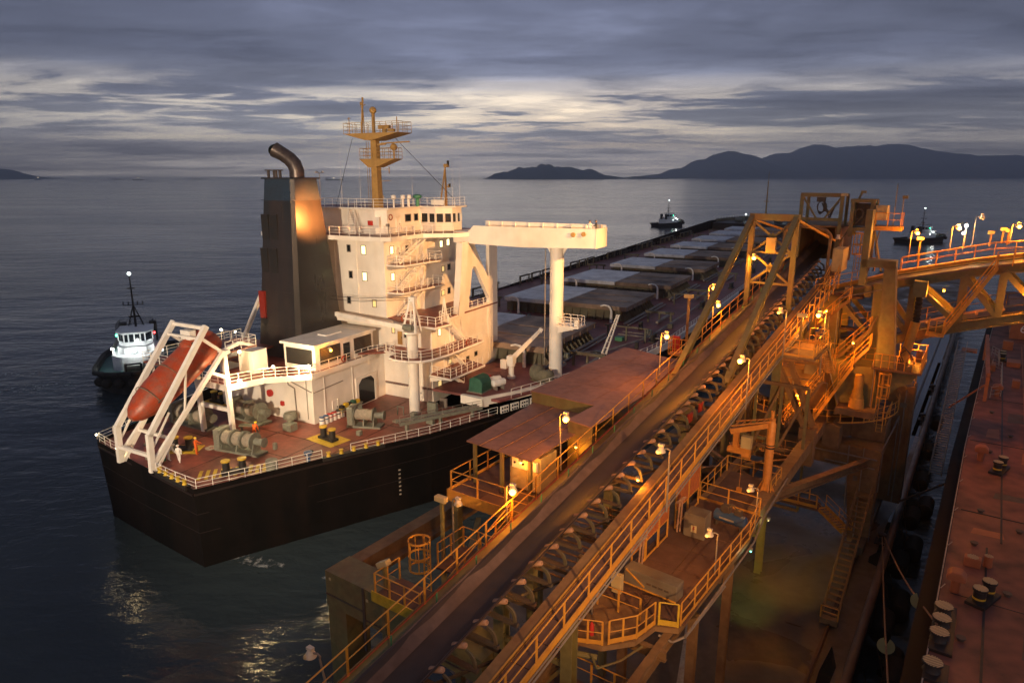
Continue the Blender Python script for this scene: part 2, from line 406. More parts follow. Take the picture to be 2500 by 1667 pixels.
def stairs(parent,a,b,width,side,mt='ship_white_clean',n=None,hr=True,tm=None,rails='ship_white_clean',flat=False):
    a=Vector(a); b=Vector(b); d=b-a; n=n or max(3,int(abs(d.z)/.24)); s=Vector(side).normalized()*width/2
    g=G()
    for k in (-1,1): g.beam(a+s*k,b+s*k,.05,.22)
    o=g.out('staircase',mt,parent)
    ang=math.atan2(s.y,s.x); tr=G().box(-width/2+.04,width/2-.04,-.12,.12,-.02,.02).mesh('tread',tm or mt)
    for k in range(n):
        inst('tread',tr,o,a.lerp(b,(k+.5)/n),(0,0,ang))
    if hr:
        g=G()
        for k in (-1,1):
            for q in (.95,.5): g.tube(a+s*k+Vector((0,0,q)),b+s*k+Vector((0,0,q)),.025,5,cap=False)
            m_=max(2,int(d.length/1.5))
            for j in range(m_+1):
                p=(a+s*k).lerp(b+s*k,j/m_)
                if flat: g.box(p.x-.03,p.x+.03,p.y-.03,p.y+.03,p.z,p.z+.95)
                else: g.tube(p,p+Vector((0,0,.95)),.03,5)
        g.out('stair_handrail',rails,o)
    return o
def point(parent,loc,power,color,name='lamp_light',size=.12):
    l=bpy.data.lights.new(name,'POINT'); l.energy=power; l.color=color; l.shadow_soft_size=size
    o=link(bpy.data.objects.new(name,l)); o.parent=parent; off=OFF.get(parent.name,Vector((0,0,0))) if parent else Vector((0,0,0)); o.location=Vector(loc)-Vector(off); return o
SOD=(1.0,.32,.02); WARM=(1.0,.72,.34)
mat('bracket_green',(.10,.095,.06),.6,0,(.12,.06,.03),1.5,.7,5)
# ---------------------------------------------------------------- sea, hills, haze
g=G(); 
xs=[-60000,-8000,-2500,-900,-300,-120,0,120,300,900,2500,8000,60000]; ys=[-60000,-3000,-300,0,120,300,700,1600,4000,12000,60000]
g.quad((-60000,-20000,0),(60000,-20000,0),(60000,60000,0),(-60000,60000,0))
g.out('sea','sea',kind='structure',label='dark grey green sea with small waves')
def hill(name,dist,prof,depth,seed,label):
    # prof: (x at that distance per 100 m, height per 100 m) control points of the ridge line
    rnd=random.Random(seed); g=G(); nx=320; ny=14; x0,x1=prof[0][0],prof[-1][0]
    ph=[(rnd.uniform(3,30),rnd.uniform(0,6.3)) for _ in range(9)]
    def hgt(x):
        for (a,ha),(b_,hb) in zip(prof,prof[1:]):
            if a<=x<=b_:
                t=(x-a)/(b_-a); t=t*t*(3-2*t); return ha+(hb-ha)*t
        return 0
    i=0; S=dist/100
    for j in range(ny+1):
        v=j/ny; env=math.sin(math.pi*min(1,v*1.0))**.8
        for k in range(nx+1):
            x=x0+(x1-x0)*k/nx; h=hgt(x)
            w=sum(math.sin(x*f*(1+.15*v)+p+v*f*.35) for f,p in ph)/9
            hh=h*env*(1+.05*w)+env*min(1,h)*(.14*math.sin(x*1.9+v*5+seed)+.16*abs(math.sin(x*2.3+v*4+seed))+.10*math.sin(x*4.3+v*9)*math.sin(x*1.3)+.07*math.sin(x*8.1+v*23))*min(1,h/2+.2)+h*.10*math.sin(x*2.2+v*13+seed)*env*abs(2*v-1)
            g.v.append((x*S*(1+.0*v),dist+depth*(v-.5),max(-5,hh*S) if 0<j<ny else -5))
    for j in range(ny):
        for k in range(nx):
            a=j*(nx+1)+k; g.f.append((a,a+1,a+nx+2,a+nx+1))
    o=g.out(name,'forest_hill',smooth=True,kind='structure',label=label)
hill('hills',9000,[(-4.2,0),(-2,.75),(1,1.35),(4.5,1.75),(8,1.45),(11,1.1),(13.5,.45),(16,.12),(18,.35),(20,.15),(22,0)],1500,3,'low wooded headland on the horizon right of the ship')
hill('hills',13000,[(17,0),(21,.5),(24,1.1),(27,2.3),(29.5,3.2),(31,3.5),(32.5,3.1),(35,2.1),(38,1.0),(43,0)],3000,5,'pointed wooded hill on the horizon')
hill('hills',11500,[(25,0),(29,.9),(32,1.85),(35,1.2),(38,.5),(41,0)],1600,8,'small dark hill before the pointed one')
hill('hills',14500,[(31,0),(34,1.3),(36,2.3),(38,3.3),(39.5,3.1),(41.5,4.0),(43,4.3),(45,3.8),(48,4.1),(51,3.9),(53,4.3),(55,4.0),(58,3.3),(61,3.3),(64,2.6),(68,2.9),(72,2.5),(80,3.2),(90,2.2),(105,1.5),(120,0)],4500,12,'long blue mountain range on the horizon at the right')
hill('hills',9000,[(-110,0),(-95,2.2),(-84,1.6),(-78,2.0),(-74,1.35),(-71,.55),(-69.5,.15),(-67.5,0)],1500,17,'dark tip of land at the far left horizon')
hz=bpy.data.materials.new('haze'); hz.use_nodes=True; t=hz.node_tree; t.nodes.clear()
v=t.nodes.new('ShaderNodeVolumePrincipled'); v.inputs['Density'].default_value=1.25e-4; v.inputs['Color'].default_value=(.70,.80,1,1); v.inputs['Anisotropy'].default_value=.55
oo=t.nodes.new('ShaderNodeOutputMaterial'); t.links.new(v.outputs[0],oo.inputs['Volume']); MT['haze']=hz
if not globals().get('NOHAZE'):
    G().box(-24000,24000,-1500,18500,-6,850).out('haze','haze',kind='stuff',label='thin blue evening haze over the sea')
# distant anchored ships with lights, on the horizon
def far_ship(px,dist,ln,label,lights=2):
    x=(px*2500/2352-1250)/1667*1.0/ (math.cos(PITCH)+.2418*math.sin(PITCH))*dist
    t=thing('distant_ship',label,'ship',WORLD,(x,dist,0),.3,'ships anchored near the horizon')
    G().prism([(-ln/2,-6),(ln/2-6,-6),(ln/2,0),(ln/2-6,6),(-ln/2,6)],0,7).out('hull','tug_black',t)
    G().box(-ln/2+3,-ln/2+14,-6,6,7,19).box(-ln/2+5,-ln/2+9,-2,2,19,25).out('deckhouse','tug_white',t)
    g=G()
    for k in range(lights): g.sphere((-ln/2+8+k*ln/max(1,lights)*.8,0,14+(k%2)*5),2.0,8,5)
    g.out('lamp','lamp_cold' if lights==1 else 'pane_bright',t)
MTB=mat('pane_bright',(1,.9,.7),.4,emit=(1,.8,.5),es=9)
far_ship(317,6000,90,'tiny ship with the brightest lights on the left horizon',2)
far_ship(268,7000,80,'faint ship left of the brightest lit one on the horizon',1)
far_ship(86,6500,60,'tiny lit ship beside the dark tip of land',2)
far_ship(455,7500,110,'faint ship on the horizon left of the funnel',1)
far_ship(768,6000,150,'faint ship on the horizon between funnel and mast',2)
# ---------------------------------------------------------------- the bulk carrier
ship=thing('bulk_carrier','long loaded bulk carrier with black hull, white deckhouse and dark funnel seen from astern','ship',SHIP)
ZD=7.5; ZM=9.3
stern=[(-18.5,2.7),(-9,1.1),(0,0),(5.0,10.4),(10.3,20.6),(13.6,29.6)]
star=[(16.6,38),(19.2,47),(21.4,56),(22.8,66),(23,80),(23,300),(22,316),(17,334),(8,348),(-1,352)]
port=[(-1,352),(-10,348),(-19,334),(-24,316),(-25,300),(-25,80),(-25,55),(-23.6,38),(-22.6,28)]
def lift(p,o): return p
# stern hull, black shell with slightly raked transom
sh=stern+star[:-1]+port[0:1]+port[1:]
low=[(-16.9,2.3),(-8.4,1.2),(-.2,.35)]+stern[3:]+star[:-1]+port
g=G(); n=len(sh); z_of=lambda k:(ZD+.25 if k<6 else (13.5 if 13<=k<=19 else ZM+.05))
tops=[]
g.v=[(x,y,z_of(k)) for k,(x,y) in enumerate(sh)]+[(x,y,1.2) for (x,y) in low[:n]]+[(x*.985,y,-3) for (x,y) in low[:n]]
for k in range(n):
    k2=(k+1)%n
    g.f+=[(k,k2,n+k2,n+k),(n+k,n+k2,2*n+k2,2*n+k)]
g.out('hull','hull_black',ship)
g=G()
for zf in (.62,.34):
    for k in range(0,6):
        a=Vector((*sh[k],z_of(k))).lerp(Vector((*low[k],1.2)),1-zf); b_=Vector((*sh[k+1],z_of(k+1))).lerp(Vector((*low[k+1],1.2)),1-zf); g.beam(a,b_,.035,.05)
g.out('plate_seam','hull_red',ship)
g=G().beam((-18.2,2.55,7.2),(-.1,-.08,7.2),.10,.18).beam((0,0,7.2),(5.05,10.4,7.2),.10,.18).beam((5.05,10.4,7.2),(10.35,20.6,7.2),.1,.18).beam((10.35,20.6,7.2),(13.6,29.6,7.2),.1,.18); g.out('rubbing_band','hull_red',ship)
G().prism([(x*.995,y+(.05 if y<5 else 0)) for x,y in stern+[(13.2,29.55),(-22,29.55),(-22.3,28)]],ZD-.3,ZD).out('stern_deck','deck_red',ship)
main=[(8.7,29.6),(13.55,29.6)]+star[:5]+[(23,300),(22.4,308),(-24.4,308),(-25,300),(-25,80),(-25,55),(-23.6,38),(-22.6,29.6)]
G().prism([(x*.998,y) for x,y in main],ZM-.3,ZM).out('main_deck','deck_red_far',ship)
# raised forward lip of the main deck over the sunken stern (white fascia and openings beneath)
G().prism([(8.7,29.0),(11.8,28.7),(12.2,29.5),(8.7,29.5)],ZD+.9,ZM+.1).out('deck_fascia','ship_white',ship)
g=G(); pr=[(11.8,28.7),(14.2,33),(17.3,40.5),(19.9,49),(21.9,57.5),(22.9,66),(23.06,80),(23.06,118)]
for a,b_ in zip(pr,pr[1:]): g.beam((*a,ZM-.15),(*b_,ZM-.15),.25,.95,h2=.95)
g.out('sheer_strake','ship_white',ship)
# perforated gallery under the strake
for i in range(9):
    f=i/9; y=29.6+f*13; x=13.55+(y-29.6)*.36
    G().beam((x+.15,y,ZM-1.15),(x+.55,y+1.15,ZM-1.15),.12,.85).out('vent_panel','ship_white',ship)
    for r_ in range(2):
        g=G()
        for c_ in range(3): 
            p=Vector((x+.24+.12*c_*1.0,y+.12+.33*c_,ZM-1.42+.42*r_)); g.beam(p,p+Vector((.07,.2,0)),.05,.2)
        g.out('slot','glass_dark',ship)
# forecastle
fc=[(-24.2,310),(-22.5,320),(-18,334),(-10,346),(-1,350),(8,346),(16,334),(20.5,320),(22.2,310),(22.2,303),(-24.2,303)]
G().prism(fc,9.2,12.4).out('forecastle','hull_red',ship)
g=G()
for a,b_ in zip(fc[:-2],fc[1:-1]): g.beam((*a,13.1),(*b_,13.1),.3,1.5)
g.out('bulwark','coaming',ship)
g=G().tube((-3.2,322,12.4),(-3.2,322,32),.45,8,.2).box(-4.4,-2,321.3,322.7,22,22.3).tube((-3.2,322,32),(-3.2,322,36),.08,6); g.out('foremast','mast_buff',ship)
g=G()
for x in (-14,-8,4,10): g.cbox((x,318,12.4),(3,3.5,1.8)).lathe([(1,-1.6),(1,1.6)],(x,312,13.6),12,'X')
g.out('windlass','winch_green',ship)
g=G()
for x in (-13,-10,-6,1,5): g.sphere((x,325,15.5),.35,8,5)
g.out('lamp','lamp_cold',ship)
rail(ship,[(-24,311,13.8),(-18,333,13.8),(-1,350,13.8),(16,333,13.8),(22,311,13.8)],r=.06,sp=3,joined=True)
# hatch covers: port half clean grey, starboard half stained brown
HR=[(44,62.5),(76.5,93.5),(103.5,121),(132.5,149.5),(160.5,177),(188,204.5),(215.5,232.5),(243,260),(271,288)]
for i,(a,b_) in enumerate(HR):
    h=link(bpy.data.objects.new('cargo_hatch',G().box(-11.2,11.2,a+1.1,b_-1.1,ZM,ZM+1.9).mesh('coaming','coaming'))); h.parent=ship; OFF[h.name]=Vector((0,0,0))
    for side,(x0,x1,mm) in enumerate(((-12.1,-.12,'hatch_grey'),(.12,12.1,'hatch_brown'))):
        g=G().prism([(x0,a),(x1,a),(x1,b_),(x0,b_)],ZM+1.95,ZM+2.75)
        for k in range(7):                                # edge stiffeners of the pontoon
            y=a+.8+(b_-a-1.6)*k/6
            if side: g.box(x1-.02,x1+.10,y-.08,y+.08,ZM+1.95,ZM+2.7)
        c=g.out('hatch_cover',mm,h,bevel=.12)
        if side:
            g=G()
            g.box(x0+.4,x1-.4,a+5.2,a+5.35,ZM+2.75,ZM+2.83).box(x0+.4,x1-.4,a+11,a+11.15,ZM+2.75,ZM+2.83).out('seam',mm,c)
    # coaming stays and side rolling rails
    g=G()
    for k in range(12):
        y=a+1.4+(b_-a-2.8)*k/11
        g.prism([(y-.06,0),(y+.06,0),(y+.06,1),(y-.06,1)],0,1,lambda p,q,z:(11.2+(1-q)*1.4*z,p,ZM+1.7*q)).box(-12.2,-11.2,y-.06,y+.06,ZM,ZM+1.5)
    for k in range(15):
        x=-10.6+21.2*k/14; g.prism([(a+1.1,ZM),(a+.1,ZM),(a+1.1,ZM+1.7)],x-.06,x+.06,lambda p,q,z:(z,p,q))
    g.out('coaming_stay','coaming',h,kind='stuff')
    if i<7:
        for x in (-8.6,9.6):
            g=G(); P=[(x,a-.8,ZM),(x,a-.8,ZM+1.9),(x-.1,a-.9,ZM+2.5),(x-.5,a-1,ZM+2.9),(x-1.2,a-1,ZM+3.0),(x-1.9,a-1,ZM+2.8)]
            g.sweep(P,[.25,.2,.18,.16,.15,.14],8).out('vent_pipe','ship_white_clean',ship,smooth=True)
    for x0,x1 in ((-19.5,-14.5),(14.5,19.5)):
        g=G().box(x0,x1,a+3,a+3.5,ZM+1.6,ZM+2.0)
        for x in (x0+.5,(x0+x1)/2,x1-.5): g.beam((x,a+3.2,ZM),(x,a+3.2,ZM+1.6),.3)
        g.out('hose_rack','coaming',ship)
    if i<8:
        g=G(); y=b_+4
        g.lathe([(.9,-2.6),(.9,-2.4),(.55,-2.4),(.55,-.6),(.9,-.6),(.9,-.4),(.5,-.4),(.5,1.2),(.9,1.2),(.9,1.4)],(-3,y,ZM+1.2),12,'X').cbox((-5.6,y,ZM),(.4,1.6,1.6)).cbox((-1,y,ZM),(1,1.8,1.5))
        g.out('deck_winch','winch_green',ship,smooth=True)
        g=G().path([(12.8,a-3,ZM+.5),(12.8,b_+2,ZM+.5)],.22).path([(13.5,a-3,ZM+.35),(13.5,b_+2,ZM+.35)],.14).path([(17.2,a+1,ZM+.45),(17.2,a+9,ZM+.45)],.25); g.out('deck_pipe','galv',ship)
        rail(ship,[(-24.6,a,ZM),(-24.6,b_+8,ZM)],sp=3,r=.04,joined=True,mt='galv')
        g=G()
        for k in range(3):
            y=a+2+k*6; g.beam((-24,y,ZM),(-24,y,ZM+2.1),.35).box(-24.3,-23.6,y,y+4.6,ZM+1.9,ZM+2.15).beam((-24,y+4.4,ZM),(-24,y+4.4,ZM+2),.25)
        g.out('fairlead_frame','coaming',ship)
        for x in (20.3,):
            g=G().box(x-.5,x+.5,b_+2,b_+4.4,ZM,ZM+.25)
            for y in (b_+2.6,b_+3.8): g.lathe([(.32,.2),(.32,1.1),(.42,1.1),(.42,1.25)],(x,y,ZM),10)
            g.out('bollard','bollard_black',ship)
sr=[(14.3,31,ZM),(17.3,40,ZM),(19.9,49,ZM),(21.9,57.5,ZM),(22.8,66,ZM),(22.9,80,ZM),(22.9,140,ZM)]
rail(ship,sr,sp=1.7,r=.035)
rail(ship,[(22.9,140,ZM),(22.9,300,ZM)],sp=4,r=.05,joined=True)
# --- superstructure
def wall_windows(parent,items,fn):
    for (a,z,lit,w,h) in items:
        f=G(); c=fn(a,z,.02)
        bx=lambda gg,ww,hh,d0,d1:(gg.prism([(a-ww/2,z-hh/2),(a+ww/2,z-hh/2),(a+ww/2,z+hh/2),(a-ww/2,z+hh/2)],d0,d1,fn))
        fr=G().holed([(a-w/2-.09,z-h/2-.09),(a+w/2+.09,z-h/2-.09),(a+w/2+.09,z+h/2+.09),(a-w/2-.09,z+h/2+.09)],[[(a-w/2,z-h/2),(a+w/2,z-h/2),(a+w/2,z+h/2),(a-w/2,z+h/2)]],-.02,.06,fn).out('window','galv',parent)
        bx(G(),w,h,-.02,.025).out('pane',{2:'glass_lit',1:'pane_warm',0:'glass_dark'}[lit],fr)
aft=lambda s0:(lambda a,z,d:(a,s0-d,z)); stb=lambda t0:(lambda a,z,d:(t0+d,a,z))
dh=G().box(-17.5,-2.8,17.3,29.6,ZD,13.15).out('engine_casing','ship_white',ship)
G().box(-2.84,-2.7,24.4,27.4,ZD+.02,ZD+3.2).out('doorway','glass_dark',dh)
g=G().holed([(24.1,ZD),(27.7,ZD),(27.7,ZD+3.5),(24.1,ZD+3.5)],[[(24.5,ZD+.05),(27.4,ZD+.05),(27.4,ZD+2.6),(26.8,ZD+3.2),(25.1,ZD+3.2),(24.5,ZD+2.6)]],-2.8,-2.62,lambda a,z,d:(d,a,z)); g.out('door_frame','ship_white',dh)
g=G().path([(-11,17.22,12.6),(-7,17.22,12.3),(-3,17.22,11.2),(-2.72,17.5,11.1),(-2.72,22,11.3)],.05).path([(-6.5,17.2,12.6),(-6.3,17.2,11.6),(-5.4,17.2,11.3),(-5.3,17.2,7.6)],.07).path([(-3.6,17.2,13),(-3.6,17.2,8)],.03); g.out('cable_run','galv',dh)
G().lathe([(.42,-.12),(.42,.12)],(-9.2,17.1,10.2),12,'Y').out('fire_hose_box','red_paint',dh); G().cbox((-7.4,17.15,9.0),(.4,.25,.5)).out('hydrant','red_paint',dh)
# casing roof with walkway
g=G().prism([(-17.7,17.0),(-2.5,17.0),(-2.5,29.5),(-17.7,29.5)],13.15,13.3).prism([(-12,9.9),(-7.2,9.9),(-5.9,13.6),(-2.7,17),(-12,17)],13.1,13.3).box(-19,-12,9,22,14.4,14.6).out('roof_deck','deck_red',ship)
g=G()
for a,b_ in (((-12,9.9),(-7.2,9.9)),((-7.2,9.9),(-5.9,13.6)),((-5.9,13.6),(-2.6,16.95)),((-2.45,16.95),(-2.45,27.4))): g.beam((*a,13.05),(*b_,13.05),.16,.62)
g.out('roof_edge_beam','ship_white',dh)
rail(ship,[(-12,10,13.3),(-7.3,10,13.3),(-6,13.7,13.3),(-2.6,17,13.3),(-2.5,24,13.3),(-2.5,26.3,13.3),(-.2,26.9,13.9)],sp=1.3,r=.035)
rail(ship,[(-19,9,14.6),(-19,22,14.6)],sp=1.5,r=.035); rail(ship,[(-19,9,14.6),(-12,9,14.6)],sp=1.5,r=.035)
G().prism([(-2.5,24.5),(-.2,26.7),(1.0,27.4),(2.4,27.7),(2.4,29.6),(-2.5,29.6)],13.75,13.95).out('walkway','deck_red',ship)
# louvred fan house beside the funnel
fh=G().box(-7.6,-2.95,18.2,27.8,13.3,16.0).out('fan_house','ship_white_clean',ship)
G().box(-7.9,-2.7,17.9,28.1,16.0,16.25).box(-6.2,-4.8,22,24.5,16.25,16.4).out('fan_house_roof','ship_white_clean',fh)
slat_mesh=G().box(-.03,.05,-1.5,1.5,-.03,.03).mesh('slat','steel_dark')
for (y0,y1) in ((18.9,22.1),(24.4,27.4)):
    lo=G().box(-2.97,-2.90,y0,y1,13.8,15.7).out('louvre_panel','bollard_black',fh)
    for k in range(12): inst('slat',slat_mesh,lo,(-2.88,(y0+y1)/2,13.9+k*.155))
lo=G().box(-7.2,-3.4,18.1,18.2,13.8,15.6).out('louvre_panel','bollard_black',fh)
G().box(-2.97,-2.85,22.6,23.6,13.4,15.5).out('door','glass_dark',fh)
# funnel with battered sides
def frustum(x0,x1,y0,y1,z0,X0,X1,Y0,Y1,z1,c=.5,C=.35):
    oct_=lambda a,b_,d,e,k:[(a+k,d),(b_-k,d),(b_,d+k),(b_,e-k),(b_-k,e),(a+k,e),(a,e-k),(a,d+k)]
    g=G(); A=oct_(x0,x1,y0,y1,c); B=oct_(X0,X1,Y0,Y1,C)
    g.v=[(x,y,z0) for x,y in A]+[(x,y,z1) for x,y in B]; g.f=[(k,(k+1)%8,8+(k+1)%8,8+k) for k in range(8)]+[tuple(range(8)),tuple(range(8,16))]; return g
def lerpf(z): f=(z-13)/(33.6-13); return (-14.9+f*2.4,-7.9+f*.0,20.6+f*.9,29.0-f*3.4)
a=lerpf(13.2); b_=lerpf(31.4); c=lerpf(33.7)
fn_=frustum(*a[:2],*a[2:],13.2,*b_[:2],*b_[2:],31.4).out('funnel','funnel_black',ship)
frustum(*b_[:2],*b_[2:],31.4,*c[:2],*c[2:],33.7,.35,.35).out('funnel_top','funnel_blue',fn_)
g=G(); g.box(c[0]-.1,c[1]+.1,c[2]-.1,c[3]+.1,33.7,33.85).out('funnel_rim','funnel_black',fn_)
for zz in (31.35,): 
    q=lerpf(zz); G().box(q[0]-.04,q[1]+.04,q[2]-.04,q[3]+.04,zz,zz+.08).out('trim_band','funnel_blue',fn_)
for (x,z) in ((-12.35,28.6),(-10.95,28.6),(-12.7,24.8),(-11.2,24.8)):
    y=lerpf(z)[2]; G().box(x-.55,x+.55,y-.09,y+.05,z-1.6,z+1.2).out('louvre_panel','bollard_black',fn_)
G().box(-13.75,-12.85,20.66,20.95,17.8,21).out('red_panel','funnel_red',fn_)
g=G().sweep([(-8.95,23.3,33.6),(-8.9,23.3,34.6),(-9.1,23.2,35.3),(-9.6,23.0,35.9),(-10.3,22.7,36.4),(-11.1,22.3,36.9)],[.82,.82,.82,.8,.78,.86],16,cap=False).out('exhaust_pipe','soot_metal',fn_,smooth=True)
G().lathe([(.76,0),(.76,.01)],(0,0,0),14).out('dark_bore','glass_dark',fn_)
bpy.data.objects['dark_bore'].location=(-11.0,22.34,36.82); bpy.data.objects['dark_bore'].rotation_euler=(R(-27),R(-57),0)
for k,x in enumerate((-12.2,-11.6,-11.0,-10.7)): G().tube((x,22.2+.3*(k%2),33.7),(x,22.2+.3*(k%2),34.6),.16,8).box(x-.35,x+.3,22,22.7,34.6,34.72).out('exhaust_stub','soot_metal',fn_)
# lower accommodation block and tower
lb=G().box(-19,4.4,29.6,45.2,ZD,17.3).out('lower_deckhouse','ship_white',ship)
tw=G().box(-19,-1.8,29.2,36,17.3,26.9).box(-19,-1.1,36,44.8,17.3,26.9).out('accommodation_tower','ship_white',ship)
wall_windows(tw,[(-4.9,25.4,2,.62,.95),(-4.9,22.2,2,.62,.95),(-7.2,25.5,0,.45,.75),(-7.1,22.3,0,.45,.75),(-7.6,19.1,0,.45,.75),(-3.6,19.0,1,.5,.8),(-11,25.4,0,.5,.8),(-11,22.2,0,.5,.8)],aft(29.2))
wall_windows(tw,[(30.6,25.4,2,.6,.85),(30.6,22.2,2,.6,.85),(33.6,25.3,0,.5,.7)],stb(-1.8))
wall_windows(tw,[(40,25.4,2,.65,.8),(41.6,25.5,2,.65,.8),(40.3,22.1,1,.55,.65),(41.7,22.2,0,.6,.7),(40.2,18.9,1,.65,.6),(41.6,19.0,0,.55,.7)],stb(-1.1))
wall_windows(lb,[(.6,15.6,0,.3,.8),(-1.2,15.9,1,.35,.7)],aft(29.6))
wall_windows(lb,[(31.2,15.9,2,.5,.75),(39.4,11.4,0,.6,.5),(37.4,11.2,0,.6,.5),(33.2,11.8,1,.8,.5),(31,9.5,1,.7,.8)],stb(4.4))
# N-shaped braced wing bulkhead
def arc(c,r,a0,a1,n=4): return [(c[0]+r*math.cos(R(a0+(a1-a0)*k/n)),c[1]+r*math.sin(R(a0+(a1-a0)*k/n))) for k in range(n+1)]
nb=G().holed([(35.0,17.3),(45.2,17.3),(45.2,26.1),(36.1,26.1)],[[(38.1,17.6),(42.9,17.6),(43.1,17.9),(43.0,18.3),(39.7,22.8),(39.2,22.9),(38.8,22.5),(37.9,17.9)],[(39.7,25.8),(42.7,25.8),(43.1,25.4),(43.1,21.2),(42.9,20.9),(42.6,21.2),(39.6,25.4)]],3.9,4.4,lambda a,z,d:(d,a,z)).out('wing_bulkhead','ship_white',ship)
G().prism([(35.0,17.3),(36.3,17.3),(37.5,26.0),(36.1,26.0)],4.4,4.75,lambda a,z,d:(d,a,z)).out('flange','ship_white',nb)
rail(ship,[(4.2,37.6,17.35),(4.2,43.2,17.35)],sp=1.4,r=.035)
# bridge wing with hull-side bulwarks
wg=G().prism([(2.2,25.9),(12,25.75),(21.3,26.05),(21.3,27.3),(2.2,27.3)],38.0,41.3,lambda a,z,d:(a,d,z)).out('bridge_wing','ship_white',ship)
G().prism([(4.3,27.3),(5.2,28.1),(13,28.15),(21.4,28.25),(21.4,27.3)],37.96,38.06,lambda a,z,d:(a,d,z)).out('bulwark','ship_white',wg)
G().box(21.3,21.42,37.96,41.3,26.04,28.25).out('end_bulwark','ship_white',wg)
g=G().box(5,21.3,41.2,41.3,27.3,28.5)
for k in range(9): g.box(5.5+k*1.9,5.58+k*1.9,41.05,41.2,27.3,28.5)
g.out('fore_bulwark','ship_white',wg)
for x in (18.6,): G().lathe([(.28,-.12),(.28,.12)],(x,37.9,27.5),10,'Y').lathe([(.28,-.12),(.28,.12)],(x+1.3,37.9,27.6),10,'Y').out('mooring_light_bracket','mast_buff',wg)
g=G().lathe([(.85,ZM),(.85,25.9)],(15.2,41,0),20)
pl=g.out('wing_pillar','ship_white',ship,smooth=True)
G().prism([(-1.5,25.85),(1.5,25.85),(.84,24.8),(-.84,24.8)],-.06,.06,lambda a,z,d:(15.2+a,41+d,z)).out('bracket','ship_white',pl)
g=G(); g.box(13.95,14.05,40.2,40.3,ZM,25.5)
g.out('conduit','galv',pl)
pf=G().prism([(15.9,39.4),(18.9,39.4),(18.9,41.6),(15.9,41.6)],16.2,16.4).prism([(15.9,16.2),(18.8,16.2),(15.9,15.3)],39.9,40.1,lambda a,z,d:(a,d,z)).out('lookout_platform','ship_white',pl)
rail(pl,[(16,39.5,16.4),(18.8,39.5,16.4),(18.8,41.5,16.4),(16,41.5,16.4)],sp=.9,r=.035); G().cbox((18.4,40,16.4),(.5,.5,.8)).out('locker','ship_white_clean',pl)
# bridge deck and wheelhouse
bd=G().prism([(-19.3,26.8),(-7.9,26.8),(-.6,27.2),(.2,27.9),(.4,33.8),(3.4,36.2),(4.4,38),(4.4,44.9),(-19.3,44.9)],26.95,27.2).out('bridge_deck','deck_red',ship)
g=G()
for a,b_ in (((-19.3,26.75),(-7.9,26.75)),((-7.9,26.75),(-.6,27.15)),((-.6,27.15),(.3,27.9)),((.3,27.9),(.5,33.8)),((.5,33.8),(3.5,36.2)),((3.5,36.2),(4.5,38))): g.beam((*a,26.98),(*b_,26.98),.1,.5)
g.out('deck_edge','ship_white',bd)
g=G().prism([(-1.8,26.9),(-.2,26.9),(-1.8,25.2)],35.6,35.9,lambda a,z,d:(a,d,z)); g.out('bracket','ship_white',bd)
rail(ship,[(-19.2,26.9,27.2),(-8,26.9,27.2),(-.7,27.3,27.2),(.2,28,27.2),(.4,33.8,27.2),(3.4,36.3,27.2)],sp=1.35,r=.035)
wh=G().prism([(-16,31.2),(-4.6,31.2),(-3.3,31.9),(-3.3,38.6),(-3.9,45),(-16,45)],27.2,30.1).prism([(-3.9,38.6),(-.9,38.6),(.7,40.1),(.7,42.3),(-3.9,42.3)],27.2,28.25).prism([(-3.9,38.6),(-.9,38.6),(.7,40.1),(.7,42.3),(-3.9,42.3)],29.35,30.1).out('wheelhouse','ship_white',ship)
g=G()
for p in ((-.9,38.65),(-.1,39.4),(.65,40.1),(.65,41.2),(.65,42.2),(-2,38.65),(-3.2,38.65)): g.box(p[0]-.1,p[0]+.1,p[1]-.1,p[1]+.1,28.2,29.4)
g.out('window_post','ship_white',wh)
G().prism([(-3.8,38.9),(-1.0,38.9),(.5,40.2),(.5,42.1),(-3.8,42.1)],28.25,29.35).out('bridge_glazing','glass_dark',wh)
wall_windows(wh,[(36.0,28.9,0,1.1,.8),(37.7,28.9,0,.7,.8)],stb(-3.3))
G().prism([(-16.4,30.9),(-4.4,30.7),(-2.9,31.6),(-2.9,38.2),(-.7,38.2),(1.2,40.0),(1.2,42.6),(-16.4,42.6)],30.1,30.3).out('wheelhouse_roof','deck_red',wh)
g=G().path([(-16.4,30.85,30.2),(-4.4,30.65,30.2),(-2.85,31.55,30.2),(-2.85,38.15,30.2),(-.7,38.15,30.2),(1.25,40,30.2),(1.25,42.6,30.2)],.13,6); g.out('roof_edge','ship_white',wh)
rail(ship,[(-16.3,31,30.3),(-4.4,30.8,30.3),(-3,31.7,30.3),(-3,38.3,30.3),(-.8,38.3,30.3),(1.1,40.1,30.3),(1.1,42.5,30.3)],sp=1.3,r=.03)
G().box(-4.5,-3.9,31.1,31.2,27.9,29.2).out('signal_panel','ship_white_clean',wh)
G().cbox((-5.2,31,28.2),(.55,.3,.55)).out('lifebuoy_box','red_paint',wh)
stairs(ship,(-6.1,28.6,27.2),(-8.2,31.2,30.2),.8,(1,.8,0),n=11)
G().prism([(-18,28),(-14,28),(-14,31),(-18,31)],27.2,29.3).prism([(-13.6,28.2),(-12.4,28.2),(-12.4,29.6),(-13.6,29.6)],27.2,28.9).out('locker_house','ship_white',ship)
